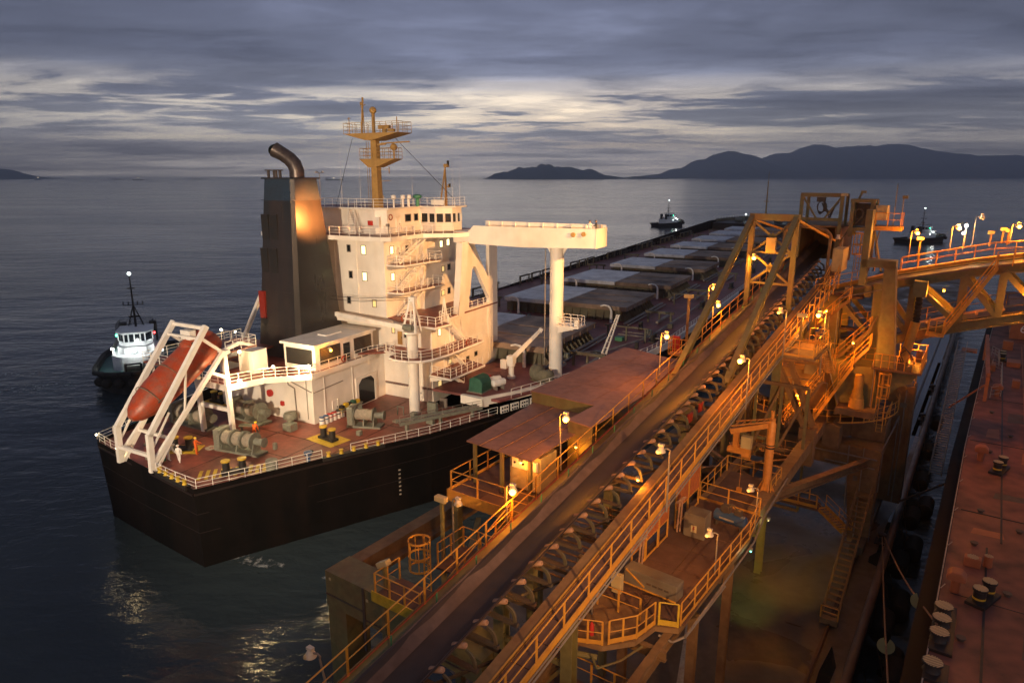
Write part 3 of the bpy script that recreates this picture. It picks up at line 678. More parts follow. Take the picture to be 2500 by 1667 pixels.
# outside platforms and stairs on the starboard quarter
for z,pts in ((23.8,[(-1.8,29.6),(-.3,29.6),(.5,29.9),(1.2,36.8),(-1.2,36.8)]),(20.5,[(-1.8,29.6),(-.4,29.6),(.3,29.9),(.6,38),(-1.2,38)])):
    G().prism(pts,z-.12,z).out('platform','deck_red',ship)
    G().path([(*p,z-.12) for p in pts[:4]],.12,5).out('platform_edge','ship_white',ship)
    rail(ship,[(*p,z) for p in pts[1:4]]+[(-1.1,pts[3][1],z)],sp=1.2,r=.03); rail(ship,[(-1.7,29.65,z),(pts[1][0],29.65,z)],sp=1.1,r=.03)
G().prism([(-1.8,29.4),(1.6,27.9),(6.3,27.7),(6.5,30.3),(4.5,31),(4.4,45.2),(-1.1,45.2),(-1.8,37)],17.2,17.4).out('boat_deck','deck_red',ship)
G().path([(-1.8,29.3,17.2),(1.6,27.8,17.2),(6.3,27.6,17.2),(6.6,30.3,17.2),(4.6,31.1,17.2),(4.6,35,17.2)],.16,5).out('deck_edge','ship_white',ship)
rail(ship,[(1.8,28,17.4),(6.3,27.8,17.4),(6.4,30.2,17.4),(4.5,31.2,17.4),(4.4,34.9,17.4)],sp=1.1,r=.035)
G().box(-12,0.6,27.2,28.6,16.9,17.2).box(-12,.6,27.1,27.3,17.2,17.6).out('gangway_stowage','ship_white',ship)
stairs(ship,(-.8,30.3,23.9),(-.3,36.6,27.2),.75,(1,0,0),n=14); stairs(ship,(-.9,30.6,20.6),(-.8,36.0,23.8),.75,(1,0,0),n=14); stairs(ship,(-.9,30.6,17.4),(-.8,36.0,20.5),.75,(1,0,0),n=13)
G().prism([(2.0,24.6),(3.2,24.1),(5.0,24.2),(6.2,25),(6.8,26.3),(7.2,29),(7.2,36.6),(4.4,37.3),(4.4,29.6),(2.4,29.6),(1.6,27.4)],13.9,14.1).out('crane_platform','deck_red',ship)
G().path([(-.4,26.8,13.95),(1.6,26.2,13.95),(2.0,24.6,13.95),(3.2,24.05,13.95),(5.0,24.15,13.95),(6.25,24.95,13.95),(6.85,26.3,13.95),(7.25,29,13.95),(7.25,36.6,13.95),(4.4,37.4,13.95)],.17,5).out('deck_edge','ship_white',ship)
rail(ship,[(-.2,26.8,14.1),(1.6,26.2,14.1),(2.0,24.7,14.1),(3.2,24.2,14.1),(5.0,24.3,14.1),(6.1,25.1,14.1),(6.7,26.4,14.1),(7.1,29,14.1),(7.1,36.6,14.1)],sp=1.15,r=.035)
G().prism([(4.4,29.0),(7.6,28.7),(7.8,35.8),(4.4,37)],11.1,11.25).out('platform','deck_red',ship)
G().path([(4.4,28.9,11.1),(7.65,28.6,11.1),(7.9,35.8,11.1),(4.4,37.1,11.1)],.15,5).prism([(4.4,11.1),(7.5,11.1),(4.4,10.3)],29,29.2,lambda a,z,d:(a,d,z)).out('platform_edge','ship_white',ship)
rail(ship,[(4.6,29,11.25),(7.5,28.8,11.25),(7.7,35.7,11.25)],sp=1.15,r=.035)
stairs(ship,(5.2,35.5,14.2),(5.2,31.6,17.3),.7,(1,0,0),n=13); stairs(ship,(5.6,34.5,11.3),(5.6,31.2,14),.7,(1,0,0),n=12); stairs(ship,(6,33.5,ZM),(6,30.5,11.1),.7,(1,0,0),n=9)
# provision crane on its column
cl=G().lathe([(.62,ZD),(.62,13.9)],(4.55,25.7,0),16).lathe([(.62,14.1),(.66,16.7),(.95,16.9),(.95,17.1)],(4.45,25.8,0),16).out('crane_column','ship_white',ship,smooth=True)
g=G()
for sx_ in (-1,1):
    g.beam((4.45+sx_*.9,25.3,17.1),(4.6+sx_*.22,25.8,20.9),.22).beam((4.45+sx_*.75,26.5,17.1),(4.6+sx_*.2,25.9,20.6),.16)
g.box(4.2,5.0,25.6,26.1,20.5,21.0).beam((3.7,25.3,18.6),(5.3,25.3,18.6),.12)
cr=g.out('provision_crane','ship_white_clean',cl)
G().beam((3.4,25.6,17.5),(-12,27.6,17.8),.45,.5).out('crane_jib','ship_white_clean',ship)
G().lathe([(.35,-.6),(.35,.6)],(4.4,25.2,17.6),10,'X').out('hoist_drum','winch_green',ship)
G().path([(4.5,25.8,20.9),(-3,26.3,20.2),(-15,27,19.6)],.03,4).path([(4.5,25.6,20.7),(-3,26.1,19.8),(-15,26.8,19.3)],.03,4).out('wire_rope','bollard_black',ship)
g=G()
for a in (0,2.1,4.2): g.beam((5.9+.5*math.cos(a),30.2+.5*math.sin(a),17.4),(5.9,30.2,20.3),.1)
g.out('davit_tripod','ship_white_clean',ship)
# radar mast
ms=G().beam((-4.4,31.6,30.2),(-4.4,31.6,38.6),1.0,.9,w2=.75,h2=.7).out('radar_mast','mast_buff',ship)
def mplat(z,x0,x1,y0,y1,dz): 
    o=G().prism([(x0,z),(x1,z),(-3.9,z-dz),(-4.9,z-dz)],y0,y1,lambda a,zz,d:(a,d,zz)).out('mast_platform','mast_buff',ms)
    rail(ms,[(x0+.1,y0+.1,z),(x1-.1,y0+.1,z),(x1-.1,y1-.1,z),(x0+.1,y1-.1,z)],mt='mast_buff',closed=True,sp=.9,r=.03,joined=True,h=1.2)
mplat(38.9,-8.3,0.1,30.4,33,.8); mplat(36.0,-6.3,-.9,30.8,32.4,1.0)
g=G().beam((-6.0,31.2,38.9),(-5.9,31.5,42.7),.16).beam((-5.6,31.2,38.9),(-5.9,31.5,41.5),.08).beam((-6.3,31.5,41.9),(-5.5,31.5,42.2),.06).tube((-5.9,31.5,42.5),(-5.9,31.5,43),.12,6).tube((-6.2,31.5,42.1),(-6.2,31.5,42.5),.1,6).beam((-4.5,31.6,38.9),(-4.5,31.6,41.2),.28).sphere((-4.5,31.6,41.5),.42,10,6)
g.beam((-7.7,31,38.9),(-7.7,31,40.8),.07).beam((-8,31,40.6),(-7.4,31,40.7),.05).beam((-.6,31,38.9),(-.6,31,40.6),.08).cbox((-2.9,31.6,39.4),(1.6,.4,.35)).cbox((-2.9,31.6,38.9),(.4,.4,.5)).cbox((-1.6,31.2,39),(.9,.35,.3)); g.out('antenna','mast_buff',ms)
G().beam((-3.3,31.4,37.75),(.8,31.4,37.85),.18,.14).beam((-3.9,31.4,37.6),(-2.6,31.4,37.7),.2,.2).tube((-1.5,31.4,36),(-1.5,31.4,37),.1,6).sphere((-1.5,31.4,37.3),.42,10,6).out('radar_scanner','mast_buff',ms)
G().beam((-3.9,31.4,34.8),(-2.2,31.4,34.8),.06).beam((-2.3,31.4,34.3),(-2.3,31.4,35.1),.07).beam((-3.9,31.4,33.4),(-2.2,31.4,33.5),.05).beam((-5.1,31.2,30.3),(-5.1,31.2,38),.04).beam((-5.4,31.2,30.3),(-5.4,31.2,38),.04).out('mast_ladder','mast_buff',ms)
G().path([(-7.5,31.2,38.4),(-11,31.5,30.3)],.035,4).path([(-1.2,31.2,38.4),(.6,41,31)],.035,4).out('stay_wire','bollard_black',ms)
m2=G()
for x,y in ((-.5,39.2),(.3,39.2),(0,40)): m2.beam((x,y,30.3),(.15,39.5,35.2),.13)
m2=m2.beam((-.6,39.5,32.5),(.8,39.5,32.8),.08).box(.05,.65,39.3,39.7,35.1,35.5).box(.55,.8,39.4,39.7,32.6,33).out('signal_mast','mast_buff',ship)
G().tube((.6,39.5,35.4),(.6,39.5,35.9),.16,6).tube((.8,39.5,32.7),(.8,39.5,33.1),.14,6).out('signal_lamp','bollard_black',m2)
for (x,y,z,h) in ((-14.5,30,27.2,8),(.8,41.8,30.3,6.5),(-10,31.6,30.3,9),(-7,31.6,30.3,7.5),(.2,41,30.3,7),(-3.2,37,30.3,5)): G().tube((x,y,z),(x,y,z+h),.035,4,.012).out('whip_aerial','ship_white_clean',ship)
G().tube((-12.2,30,27.2),(-12,30,34.4),.1,6,.06).beam((-12.7,30,34.4),(-11.3,30,34.4),.08).box(-12.6,-12.3,29.9,30.1,34.4,34.6).box(-11.6,-11.4,29.9,30.1,34.4,34.6).out('light_post','ship_white_clean',ship)
G().lathe([(.22,0),(.22,.9),(.55,1.1),(.55,1.35),(.2,1.5)],(-2.6,37.2,30.3),10).out('compass_stand','green_paint',ship,smooth=True)
for x,y in ((-4.9,33),(-3.4,33.4),(-2.9,34.6),(-2.9,35.8)): G().lathe([(.12,0),(.12,.9),(.3,1),(.3,1.4),(.1,1.5)],(x,y,30.3),8).out('deck_light','ship_white_clean',ship)
G().box(-1.4,.6,38.4,38.5,30.45,31.1).out('name_board','ship_white_clean',ship)
# --- stern deck fittings
def winch(parent,c,ang,L_=4.6,r=.75,split=3):
    w=link(bpy.data.objects.new('mooring_winch',G().box(-.8,L_+.8,-.7,.7,0,.22).mesh('bed','winch_green'))); w.parent=parent; w.location=c; w.rotation_euler=(0,0,ang); OFF[w.name]=Vector((0,0,0))
    x=0
    for k in range(split):
        seg=L_/split
        G().lathe([(r*1.25,x),(r*1.25,x+.09)],(0,0,1.35),18,'X').lathe([(r*1.25,x+seg-.12),(r*1.25,x+seg-.03)],(0,0,1.35),18,'X').out('drum_flange','winch_green',w,smooth=True)
        p=[]
        for q in range(9):
            a=x+.09+(seg-.21)*q/8; p.append((r*(.98 if q%2 else .86),a))
        G().lathe(p,(0,0,1.35),18,'X').out('rope_drum','rope_grey',w,smooth=True); x+=seg
    G().cbox((-.35,0,.2),(.7,1.7,2.1)).out('gearbox','winch_green',w,bevel=.12); G().lathe([(.35,L_),(.35,L_+.9),(.5,L_+1.0),(.5,L_+1.1),(.22,L_+1.12)],(0,0,1.35),14,'X').out('warping_end','winch_green',w,smooth=True)
    g=G()
    for q in (0,L_*.5,L_): g.prism([(-.7,.2),(.7,.2),(.25,1.5),(-.25,1.5)],q-.06,q+.06,lambda a,z,d:(d,a,z))
    g.out('bearing_frame','winch_green',w); return w
winch(ship,(-16.6,10.8,ZD),R(0),4.6); winch(ship,(-12.2,15.0,ZD),R(-2),3.9,.8,2); winch(ship,(-5.6,7.9,ZD),R(8),3.8,.72); winch(ship,(1.4,19.2,ZD),R(20),2.2,.65,1)
def bollard(parent,c,ang,plate=None,cap='paint_yellow'):
    w=link(bpy.data.objects.new('bollard_pair',G().box(-.45,1.85,-.42,.42,0,.28).mesh('base','bollard_black'))); w.parent=parent; w.location=c; w.rotation_euler=(0,0,ang); OFF[w.name]=Vector((0,0,0))
    for x in (0,1.4):
        G().lathe([(.32,.28),(.32,1.15),(.40,1.2)],(x,0,0),14).out('bollard_post','bollard_black',w,smooth=True); G().lathe([(.41,1.2),(.41,1.34)],(x,0,0),14).out('bollard_cap',cap,w)
    if plate: G().box(-plate,1.4+plate,-plate,plate,.012,.03).out('anti_slip_patch','paint_yellow',w)
    return w
bollard(ship,(-9.9,5.4,ZD),R(28),1.1); bollard(ship,(.9,14.8,ZD),R(-8),1.3); bollard(ship,(-.6,3.9,ZD),R(55)); bollard(ship,(-19.2,17.4,ZD),R(0),1.2)
# striped patch beside the quarter bollards
for k in range(11):
    f=k/11; a=(-1.8+f*4.6,1.6+f*5.0); G().quad((a[0],a[1],ZD+.02),(a[0]+.22,a[1]+.24,ZD+.02),(a[0]-1.25,a[1]+1.75,ZD+.02),(a[0]-1.47,a[1]+1.51,ZD+.02)).out('yellow_stripe','paint_yellow',ship)
G().lathe([(.55,0),(.55,.95),(.5,1.0)],(2.3,6.6,ZD),16).out('deck_tank','winch_green',ship,smooth=True)
G().lathe([(.38,0),(.38,.6),(.72,.7),(.72,1.1),(.6,1.35),(.1,1.45)],(-5.2,16.1,ZD),16).out('mushroom_vent','winch_green',ship,smooth=True)
G().cbox((-3.9,14.8,ZD),(1.2,1.0,.8)).out('deck_locker','winch_green',ship,bevel=.04)
G().beam((-8.2,11.9,ZD+.75),(-6.2,12.9,ZD+.75),.8,.12).cbox((-8,11.9,ZD),(.2,.2,.7)).cbox((-6.5,12.8,ZD),(.2,.2,.7)).out('work_bench','winch_green',ship)
# stowed accommodation ladder along the starboard quarter
A=Vector((6.7,19.8,ZD+1.0)); B=Vector((11.6,28.6,ZD+1.0)); lad=G().beam(A+Vector((-.5,.3,0)),B+Vector((-.5,.3,0)),.1,.35).beam(A+Vector((.4,-.2,0)),B+Vector((.4,-.2,0)),.1,.35).out('accommodation_ladder','winch_green',ship)
tr=G().box(-.45,.45,-.12,.12,-.03,.03).mesh('tread','galv'); an=math.atan2((B-A).y,(B-A).x)-math.pi/2
for k in range(30): inst('tread',tr,lad,A.lerp(B,(k+.5)/30),(0,0,an))
rail(lad,[A+Vector((.4,-.2,.1)),B+Vector((.4,-.2,.1))],mt='galv',sp=1.2,h=.8,joined=True); g=G()
for f in (.1,.5,.9): p=A.lerp(B,f); g.cbox((p.x,p.y,ZD),(.3,.3,.9))
g.out('ladder_stand','winch_green',lad)
rail(ship,[(-18.4,2.9,ZD),(-15.5,2.3,ZD),(-11.6,1.7,ZD)],sp=1.2); rail(ship,[(-6.3,.9,ZD),(-3,.5,ZD),(-.1,.35,ZD),(2.4,5.2,ZD),(4.9,10.4,ZD)],sp=1.4); rail(ship,[(6.2,13,ZD),(7.8,16,ZD),(10.2,20.7,ZD),(13.4,29.4,ZD)],sp=1.4)
rail(ship,[(-18.4,2.9,ZD),(-19.6,8,ZD),(-21.4,18,ZD),(-22.2,27,ZD)],sp=1.6)
for a,b_ in (((4.9,10.4),(7.8,16.1)),((-6.3,.95),(-1,.2))):
    a=Vector((*a,ZD+.1)); b_=Vector((*b_,ZD+.1)); fl=G().beam(a,b_,.55,.35).out('roller_fairlead','bollard_black',ship)
    for k in range(5):
        p=a.lerp(b_,(k+.5)/5); G().lathe([(.24,.15),(.16,.3),(.16,.5),(.24,.6)],tuple(p),10).out('fairlead_roller','paint_yellow',fl,smooth=True)
G().lathe([(.2,0),(.2,.6),(.4,.7),(.4,1),(.1,1.1)],(3.9,9.6,ZD),10).out('blue_vent','blue_paint',ship)
g=G()
G().cbox((-2.1,22.2,ZD+.75),(.9,3.6,.12)).cbox((-2.1,20.6,ZD),(.8,.1,.75)).cbox((-2.1,23.8,ZD),(.8,.1,.75)).out('shelf','winch_green',ship)
for k,(mm,y) in enumerate((('rubber',20.9),('paint_yellow',21.6),('rubber',22.2),('tarp_green',22.8),('paint_yellow',23.5))): G().cbox((-2.1,y,ZD+.87),(.5,.45,.35+.1*(k%2))).out('stored_gear',mm,ship)
G().beam((3.2,24.2,ZD),(3.2,24.2,ZD+1),.08).beam((3.9,24.4,ZD),(3.9,24.4,ZD+1),.08).beam((3.2,24.2,ZD+1),(3.9,24.4,ZD+1),.08).cbox((6.4,26.6,ZD),(1.2,.5,1.3)).cbox((5.2,24.6,ZD),(.6,.6,.5)).out('deck_fitting','winch_green',ship)
# free-fall boat davit
dv=G()
for t in (-6.9,-11.7):
    dv.beam((t,1.0,11.0),(t,8.1,19.9),.42,.5).beam((t,.9,ZD+.0),(t,1.0,11.2),.42,.5).beam((t,1.0,8.2),(t,9.8,17.0),.36,.4).beam((t,1.2,ZD),(t,4.6,11.9),.3).beam((t,1.1,9.6),(t,3.2,12.6),.16).beam((t,4.8,12.0),(t,5.4,16.2),.16).beam((t,7.3,18.9),(t,9.8,16.8),.26).beam((t,8.1,15.2),(t,10.0,14.2),.3).beam((t,9.8,16.8),(t,10.4,16.9),.4)
dv.beam((-6.9,8,19.7),(-11.7,8,19.7),.35).beam((-6.9,7.2,18.8),(-11.7,7.2,18.8),.2).beam((-6.9,.9,9.1),(-11.7,.9,9.1),.3).beam((-6.9,3,10.1),(-11.7,3,10.1),.25).cbox((-9.3,7.8,18.4),(1.4,.7,.9))
dvo=dv.out('boat_davit','ship_white_clean',ship)
g=G()
for t in (-7.2,-11.8): g.beam((t,10.2,ZD),(t,10.0,17.0),.42,.45)
g.beam((-7.2,10.2,10.6),(-11.8,10.2,10.6),.35,.4).beam((-7.2,10,16.9),(-11.8,10,16.9),.35).beam((-7.2,10,17),(-7.2,12,17.4),.35).beam((-7.2,12,17.4),(-7.2,14,16.6),.3); g.out('davit_frame','ship_white_clean',dvo)
G().prism([(-12,9.9),(-7,9.9),(-7,14),(-12,14)],16.6,16.75).out('boarding_platform','deck_red',dvo); rail(dvo,[(-7.1,10.2,16.75),(-7.1,14,16.75),(-12,14,16.75)],sp=1,r=.03)
G().cbox((-9.4,15.4,13.3),(2.2,2,2.4)).out('davit_control_house','ship_white',dvo)
# port provision derrick behind the funnel
G().beam((-22,24.2,ZM),(-22,24.2,13.5),.5).beam((-22,24.2,12.6),(-23,29,18.4),.4,.5).out('port_derrick','ship_white',ship)
# lamps of the ship
def shiplamp(x,y,z,p,r=.16,c=WARM,name='floodlight'):
    o=G().tube((x,y,z-.5),(x,y,z-.1),.05,6).out(name,'galv',ship); G().sphere((x,y-.05,z),r,10,6).out('bulb','lamp_white',o); point(o,(x,y-.45,z+.1),p,c,size=.25)
shiplamp(-2.4,16.6,14.3,900,.24); shiplamp(-5.2,14.4,14.5,260,.14); shiplamp(-5.9,10.6,13.8,900,.22); shiplamp(-8,12.6,16.2,300,.16); shiplamp(-20,20,15.8,120,.14); shiplamp(-17.5,20,15.8,100,.12)
shiplamp(-12.7,1.3,8.6,80,.12); shiplamp(-18.2,2.6,8.5,25,.09)
o=G().cbox((-2.6,20.1,15.4),(.3,.3,.25)).out('floodlight','galv',ship); G().sphere((-2.35,20,15.35),.15,8,5).out('bulb','lamp_sodium',o); point(o,(-1.9,19.8,15.3),200,SOD)
# draught marks on the quarter
for k in range(7):
    f=Vector((8.6,17.2)); nrm=Vector((.88,-.47)); p=f+nrm*.02; z=4.6-k*.45; G().beam((p.x,p.y,z),(p.x+.10,p.y+.2,z),.02,.16).out('draught_mark','marking_white',ship)
# small fittings on deckhouse walls, decks and funnel
def door(par,a,z,fn,w=.75,h=1.75,mt='ship_white_clean'):
    f=G().holed([(a-w/2-.08,z),(a+w/2+.08,z),(a+w/2+.08,z+h+.1),(a-w/2-.08,z+h+.1)],[[(a-w/2,z+.12),(a+w/2,z+.12),(a+w/2,z+h),(a-w/2,z+h)]],-.02,.09,fn).out('door_frame','ship_white',par)
    d=G().prism([(a-w/2,z+.12),(a+w/2,z+.12),(a+w/2,z+h),(a-w/2,z+h)],-.02,.04,fn).out('door',mt,par); G().prism([(a+w/2-.16,z+.9),(a+w/2-.08,z+.9),(a+w/2-.08,z+1.1),(a+w/2-.16,z+1.1)],.04,.09,fn).out('handle','bollard_black',d)
door(tw,31.8,23.9,stb(-1.8)); door(tw,31.8,20.6,stb(-1.8)); door(tw,33.2,17.45,stb(-1.8)); door(lb,-.2,14.1,aft(29.6),mt='mast_buff'); door(lb,33.8,14.15,stb(4.4),.7,1.7,'ship_white_clean'); door(lb,32.6,11.3,stb(4.4)); door(dh,20.6,ZD,stb(-2.8)); door(wh,34.0,27.25,stb(-3.3)); door(lb,2.4,ZD,aft(29.6))
for (x,y,z) in ((-2.6,31.7,29.2),(1.8,27.7,18.0),(7.25,33.0,14.6),(-2.4,22.0,13.9)):
    b_=G(); a_=[(x,y+.32*math.cos(q),z+.32*math.sin(q)) for q in [i*math.pi/6 for i in range(13)]]; b_.path(a_,.07,6).out('lifebuoy','lifeboat_orange',ship)
for P_ in ([(-9.5,29.15,17.5),(-9.5,29.15,26.8)],[(-6,29.15,17.5),(-6,29.15,26.7),(-2,29.15,26.7)],[(-1.75,35.4,17.5),(-1.75,35.4,26.8)],[(-1.05,43.5,17.5),(-1.05,43.5,26.8)],[(4.45,36,ZM),(4.45,36,17)],[(4.45,42.6,ZM),(4.45,42.6,17)],[(3.6,29.5,ZD),(3.6,29.5,13.8)],[(-2.72,19,ZD),(-2.72,19,12.9)],[(-2.72,23.6,ZD),(-2.72,23.6,12.9)],[(-8.05,25,15),(-8.0,25,30),(-8.0,25,33)],[(-9.9,21.3,15),(-9.6,21.35,31)]):
    G().path(P_,.045,6).out('conduit','ship_white_clean' if P_[0][0]>-7.9 or P_[0][1]>28 else 'funnel_black',ship)
for zz in (19.9,22.9,25.9): G().prism([(-19,zz),(-1.8,zz),(-1.8,zz+.04),(-19,zz+.04)],29.17,29.2,lambda a,z,d:(a,d,z)).out('weld_seam','ship_white_clean',tw)
for zz in (17,21,25,29):
    q=lerpf(zz); G().box(q[1]-.03,q[1]+.015,q[2]+.5,q[3]-.5,zz,zz+.05).box(q[0]+.5,q[1]-.5,q[2]-.015,q[2]+.03,zz,zz+.05).out('plate_seam','funnel_black',fn_)
g=G()
for (x0,y0,x1,y1) in ((-14,9.2,3,9.2),(-12,13.6,5.8,13.6),(1.2,3,1.2,28.5),(-4.5,2,-4.5,14),(-10.5,3,-10.5,9.8),(-2,21,9.8,21),(4.6,12,4.6,29)): g.beam((x0,y0,ZD+.01),(x1,y1,ZD+.01),.05,.03)
g.out('deck_seam','hull_red',ship)
for (x,y,c_,w_,d_,h_) in ((3.6,17.2,'winch_green',.5,.5,.5),(-1.2,10.2,'winch_green',.35,.35,.7),(2.6,11.2,'bollard_black',.4,.4,.3),(8.2,23.6,'winch_green',.9,.5,.9),(-14.5,7.0,'winch_green',.5,.4,.6),(-8.6,2.9,'tarp_green',.9,.6,.5),(-9.9,2.6,'galv',.6,.5,.5),(6.5,28.7,'galv',1,.3,1.2)): G().cbox((x,y,ZD),(w_,d_,h_)).out('deck_fitting',c_,ship,bevel=.04)
for (x,y) in ((-7.0,7.3),(4.6,22.4),(-13.4,5.0)):
    g=G()
    for q in range(4): g.path([(x+(.28+.09*q)*math.cos(i*.52),y+(.28+.09*q)*math.sin(i*.52),ZD+.05+.04*(i%2)) for i in range(13)],.045,5)
    g.out('rope_coil','rope_grey',ship)
for k,(x,y,w_,d_,h_,c_) in enumerate(((18.5,42,.8,.6,.9,'galv'),(13.2,49,.6,.6,1.1,'winch_green'),(16.2,53.5,1.6,.8,.7,'winch_green'),(19.5,60,.5,.5,1.0,'bollard_black'),(15.5,63.8,1.2,1.2,.6,'green_paint'),(18.4,69,1.0,.8,1,'winch_green'),(16.0,72.5,.6,.6,1.4,'bollard_black'),(20,76,.8,.8,.8,'coaming'),(7.5,41.5,.9,.6,1.2,'ship_white_clean'),(8.8,35.2,.5,.5,.9,'red_paint'))): G().cbox((x,y,ZM),(w_,d_,h_)).out('deck_fitting',c_,ship,bevel=.05)
g=G().path([(6,47,ZM+.6),(12.9,47,ZM+.6),(14.6,45.5,ZM+.6),(14.6,43,ZM+.5)],.16).path([(13.6,52,ZM+.5),(16.8,55,ZM+.5),(19.4,66,ZM+.5),(19.6,98,ZM+.5)],.14).path([(14.5,66,ZM+.45),(22,66,ZM+.45)],.12).path([(14.5,68,ZM+.45),(21,68,ZM+.45)],.1); g.out('deck_pipe','galv',ship)
for zz,(x,y) in ((10.9,(15,64)),(10.9,(16,98))): G().beam((x-2,y,zz+.6),(x+5,y,zz+.6),.22).beam((x-1.5,y,ZM),(x-1.5,y,zz+.6),.25).beam((x+1.5,y,ZM),(x+1.5,y,zz+.6),.25).beam((x+4.5,y,ZM),(x+4.5,y,zz+.6),.25).out('manifold_frame','coaming',ship)
# ---------------------------------------------------------------- things standing on the bulk carrier
lbt=thing('lifeboat','orange enclosed free-fall lifeboat resting nose down in its white davit','lifeboat',SHIP,(-9.3,1.9,12.0))
P0=Vector((0,-.9,.25)); P1=Vector((0,8.6,6.0)); ax=(P1-P0)
pts=[P0+ax*f for f in (0,.05,.14,.3,.5,.7,.85,.95,1)]
hb=G().sweep(pts,[(.35,.4),(.85,.95),(1.25,1.35),(1.55,1.65),(1.62,1.75),(1.62,1.75),(1.6,1.7),(1.4,1.55),(1.1,1.2)],20).out('hull','lifeboat_orange',lbt,smooth=True)
n_=Vector((0,-ax.z,ax.y)).normalized(); c0=P0+ax*.83+n_*1.15
G().sweep([c0-ax.normalized()*1.5,c0-ax.normalized()*1.0,c0+ax.normalized()*.9,c0+ax.normalized()*1.2],[(.3,.35),(.8,.85),(.9,.95),(.55,.6)],12).out('steering_cupola','lifeboat_orange',lbt,smooth=True)
for k in (-1,1):
    for q in (-.5,.1,.7): cc=c0+ax.normalized()*q+n_*.35; G().box(-.04,.04,-.2,.2,-.13,.13).out('cupola_window','glass_dark',lbt).location=cc+Vector((k*.84,0,0))
G().box(-.35,.35,-.02,.02,-.15,.15).out('cupola_window','glass_dark',lbt).location=c0-ax.normalized()*1.25+n_*.35
for f in (.22,.48,.74):
    rr_=1.62 if f>.3 else 1.5; p_=P0+ax*f; G().path([tuple(p_+Vector((rr_*1.03*math.cos(q),0,0))+n_*(rr_*1.1*math.sin(q))) for q in [i*math.pi/12 for i in range(13)]],.035,5).out('lashing_band','tarp_grey',lbt)
g=G()
for k in (-1,1): g.path([tuple(P0+ax*f+Vector((k*1.52,0,0))+n_*.1) for f in (.2,.5,.9)],.07)
g.out('rubbing_strake','steel_dark',lbt)
for f in (.3,.42,.54,.66): G().box(-.08,.08,-.2,.2,0,.1).out('hatch_window','glass_dark',lbt).location=P0+ax*f+Vector((1.42,0,.35))
dl=[('blue_paint','white drum with blue lid, nearest of the row by the deckhouse wall'),('blue_paint','white drum with blue band, second of the row from the deckhouse corner'),('red_paint','white drum with red lid, third in the row by the white wall'),('red_paint','white drum with red band, fourth in the row by the wall'),('bollard_black','white drum with black lid between red and yellow ones'),('paint_yellow','white drum with yellow lid at the far end of the row')]
for k,(m_,lb_) in enumerate(dl):
    t=thing('drum',lb_,'drum',SHIP,(-2.0,17.6+k*.63,ZD),0,'row of drums along the deckhouse wall')
    G().lathe([(.29,0),(.29,.3),(.31,.32),(.29,.34),(.29,.85)],(0,0,0),14).out('body','ship_white_clean',t,smooth=True); G().lathe([(.30,.85),(.30,.9)],(0,0,0),14).out('lid',m_,t); G().lathe([(.297,.5),(.297,.62)],(0,0,0),14,cap=False).out('band',m_,t)
t=thing('covered_winch','bulky equipment under a dark green tarpaulin at the raised deck corner','cover',SHIP,(9.6,30.6,ZM))
G().prism([(-.9,0),(1.0,0),(1.05,1.2),(.7,1.75),(-.1,1.95),(-.75,1.6)],0,2.2,lambda a,z,d:(a,d,z)).out('tarpaulin','tarp_green',t,bevel=.15); G().box(-1,1.1,-.1,2.3,0,.12).out('base','winch_green',t)
for k,lb_ in enumerate(('white liferaft canister next to the green tarpaulin, nearer the rail','white liferaft canister behind the other one by the green tarpaulin')):
    t=thing('liferaft_canister',lb_,'canister',SHIP,(11.4-k*1.0,33.2+k*.7,ZM),R(-25),'liferaft canisters')
    G().lathe([(.2,-.95),(.42,-.8),(.45,-.1),(.48,-.08),(.48,.08),(.45,.1),(.42,.8),(.2,.95)],(0,0,.85),14,'Y').out('shell','ship_white_clean',t,smooth=True); G().cbox((0,-.5,0),(.8,.12,.5)).cbox((0,.5,0),(.8,.12,.5)).out('cradle','galv',t)
t=thing('covered_reel','lumpy drum under grey canvas at the foot of the white pillar','cover',SHIP,(14.0,38.6,ZM),R(-20))
G().sweep([(-.9,0,.9),(-.6,0,1),(-.2,0,1.0),(.3,0,.75),(1,0,.8),(1.9,.1,.85),(2.2,.1,.8)],[.4,1.0,1.05,.75,.8,.85,.4],14).out('canvas','tarp_grey',t,smooth=True); G().box(-1,2.3,-.6,.6,0,.15).out('base','coaming',t)
t=thing('davit_crane','small white deck crane with raised jib left of the white pillar','crane',SHIP,(10.5,38.0,ZM))
G().lathe([(.5,0),(.5,.3),(.35,.4),(.35,1.5),(.5,1.6),(.5,2.0)],(0,0,0),12).cbox((0,0,1.9),(.9,.9,1)).out('pedestal','ship_white_clean',t,smooth=True); G().beam((0,0,2.4),(1.9,4.2,5.5),.45,.5,w2=.3,h2=.3).tube((1.9,4.1,5.3),(2.0,4.4,5.7),.3,8).out('jib','ship_white_clean',t)
t=thing('lattice_davit','white ladder-like lattice davit leaning by the starboard rail right of the pillar','davit',SHIP,(18.6,47.6,ZM))
G().beam((-.5,0,0),(1.1,3.0,6.8),.16).beam((.3,-.3,0),(1.4,2.9,6.8),.16).out('lattice_arm','ship_white_clean',t)
g=G()
for k in range(9):
    f=k/9+.05; g.beam(Vector((-.5,0,0)).lerp(Vector((1.1,3,6.8)),f),Vector((.3,-.3,0)).lerp(Vector((1.4,2.9,6.8)),f),.07)
g.out('rung','ship_white_clean',t); G().path([(-4,3,.6),(-.6,.2,1.9)],.07).out('strut','ship_white_clean',t)
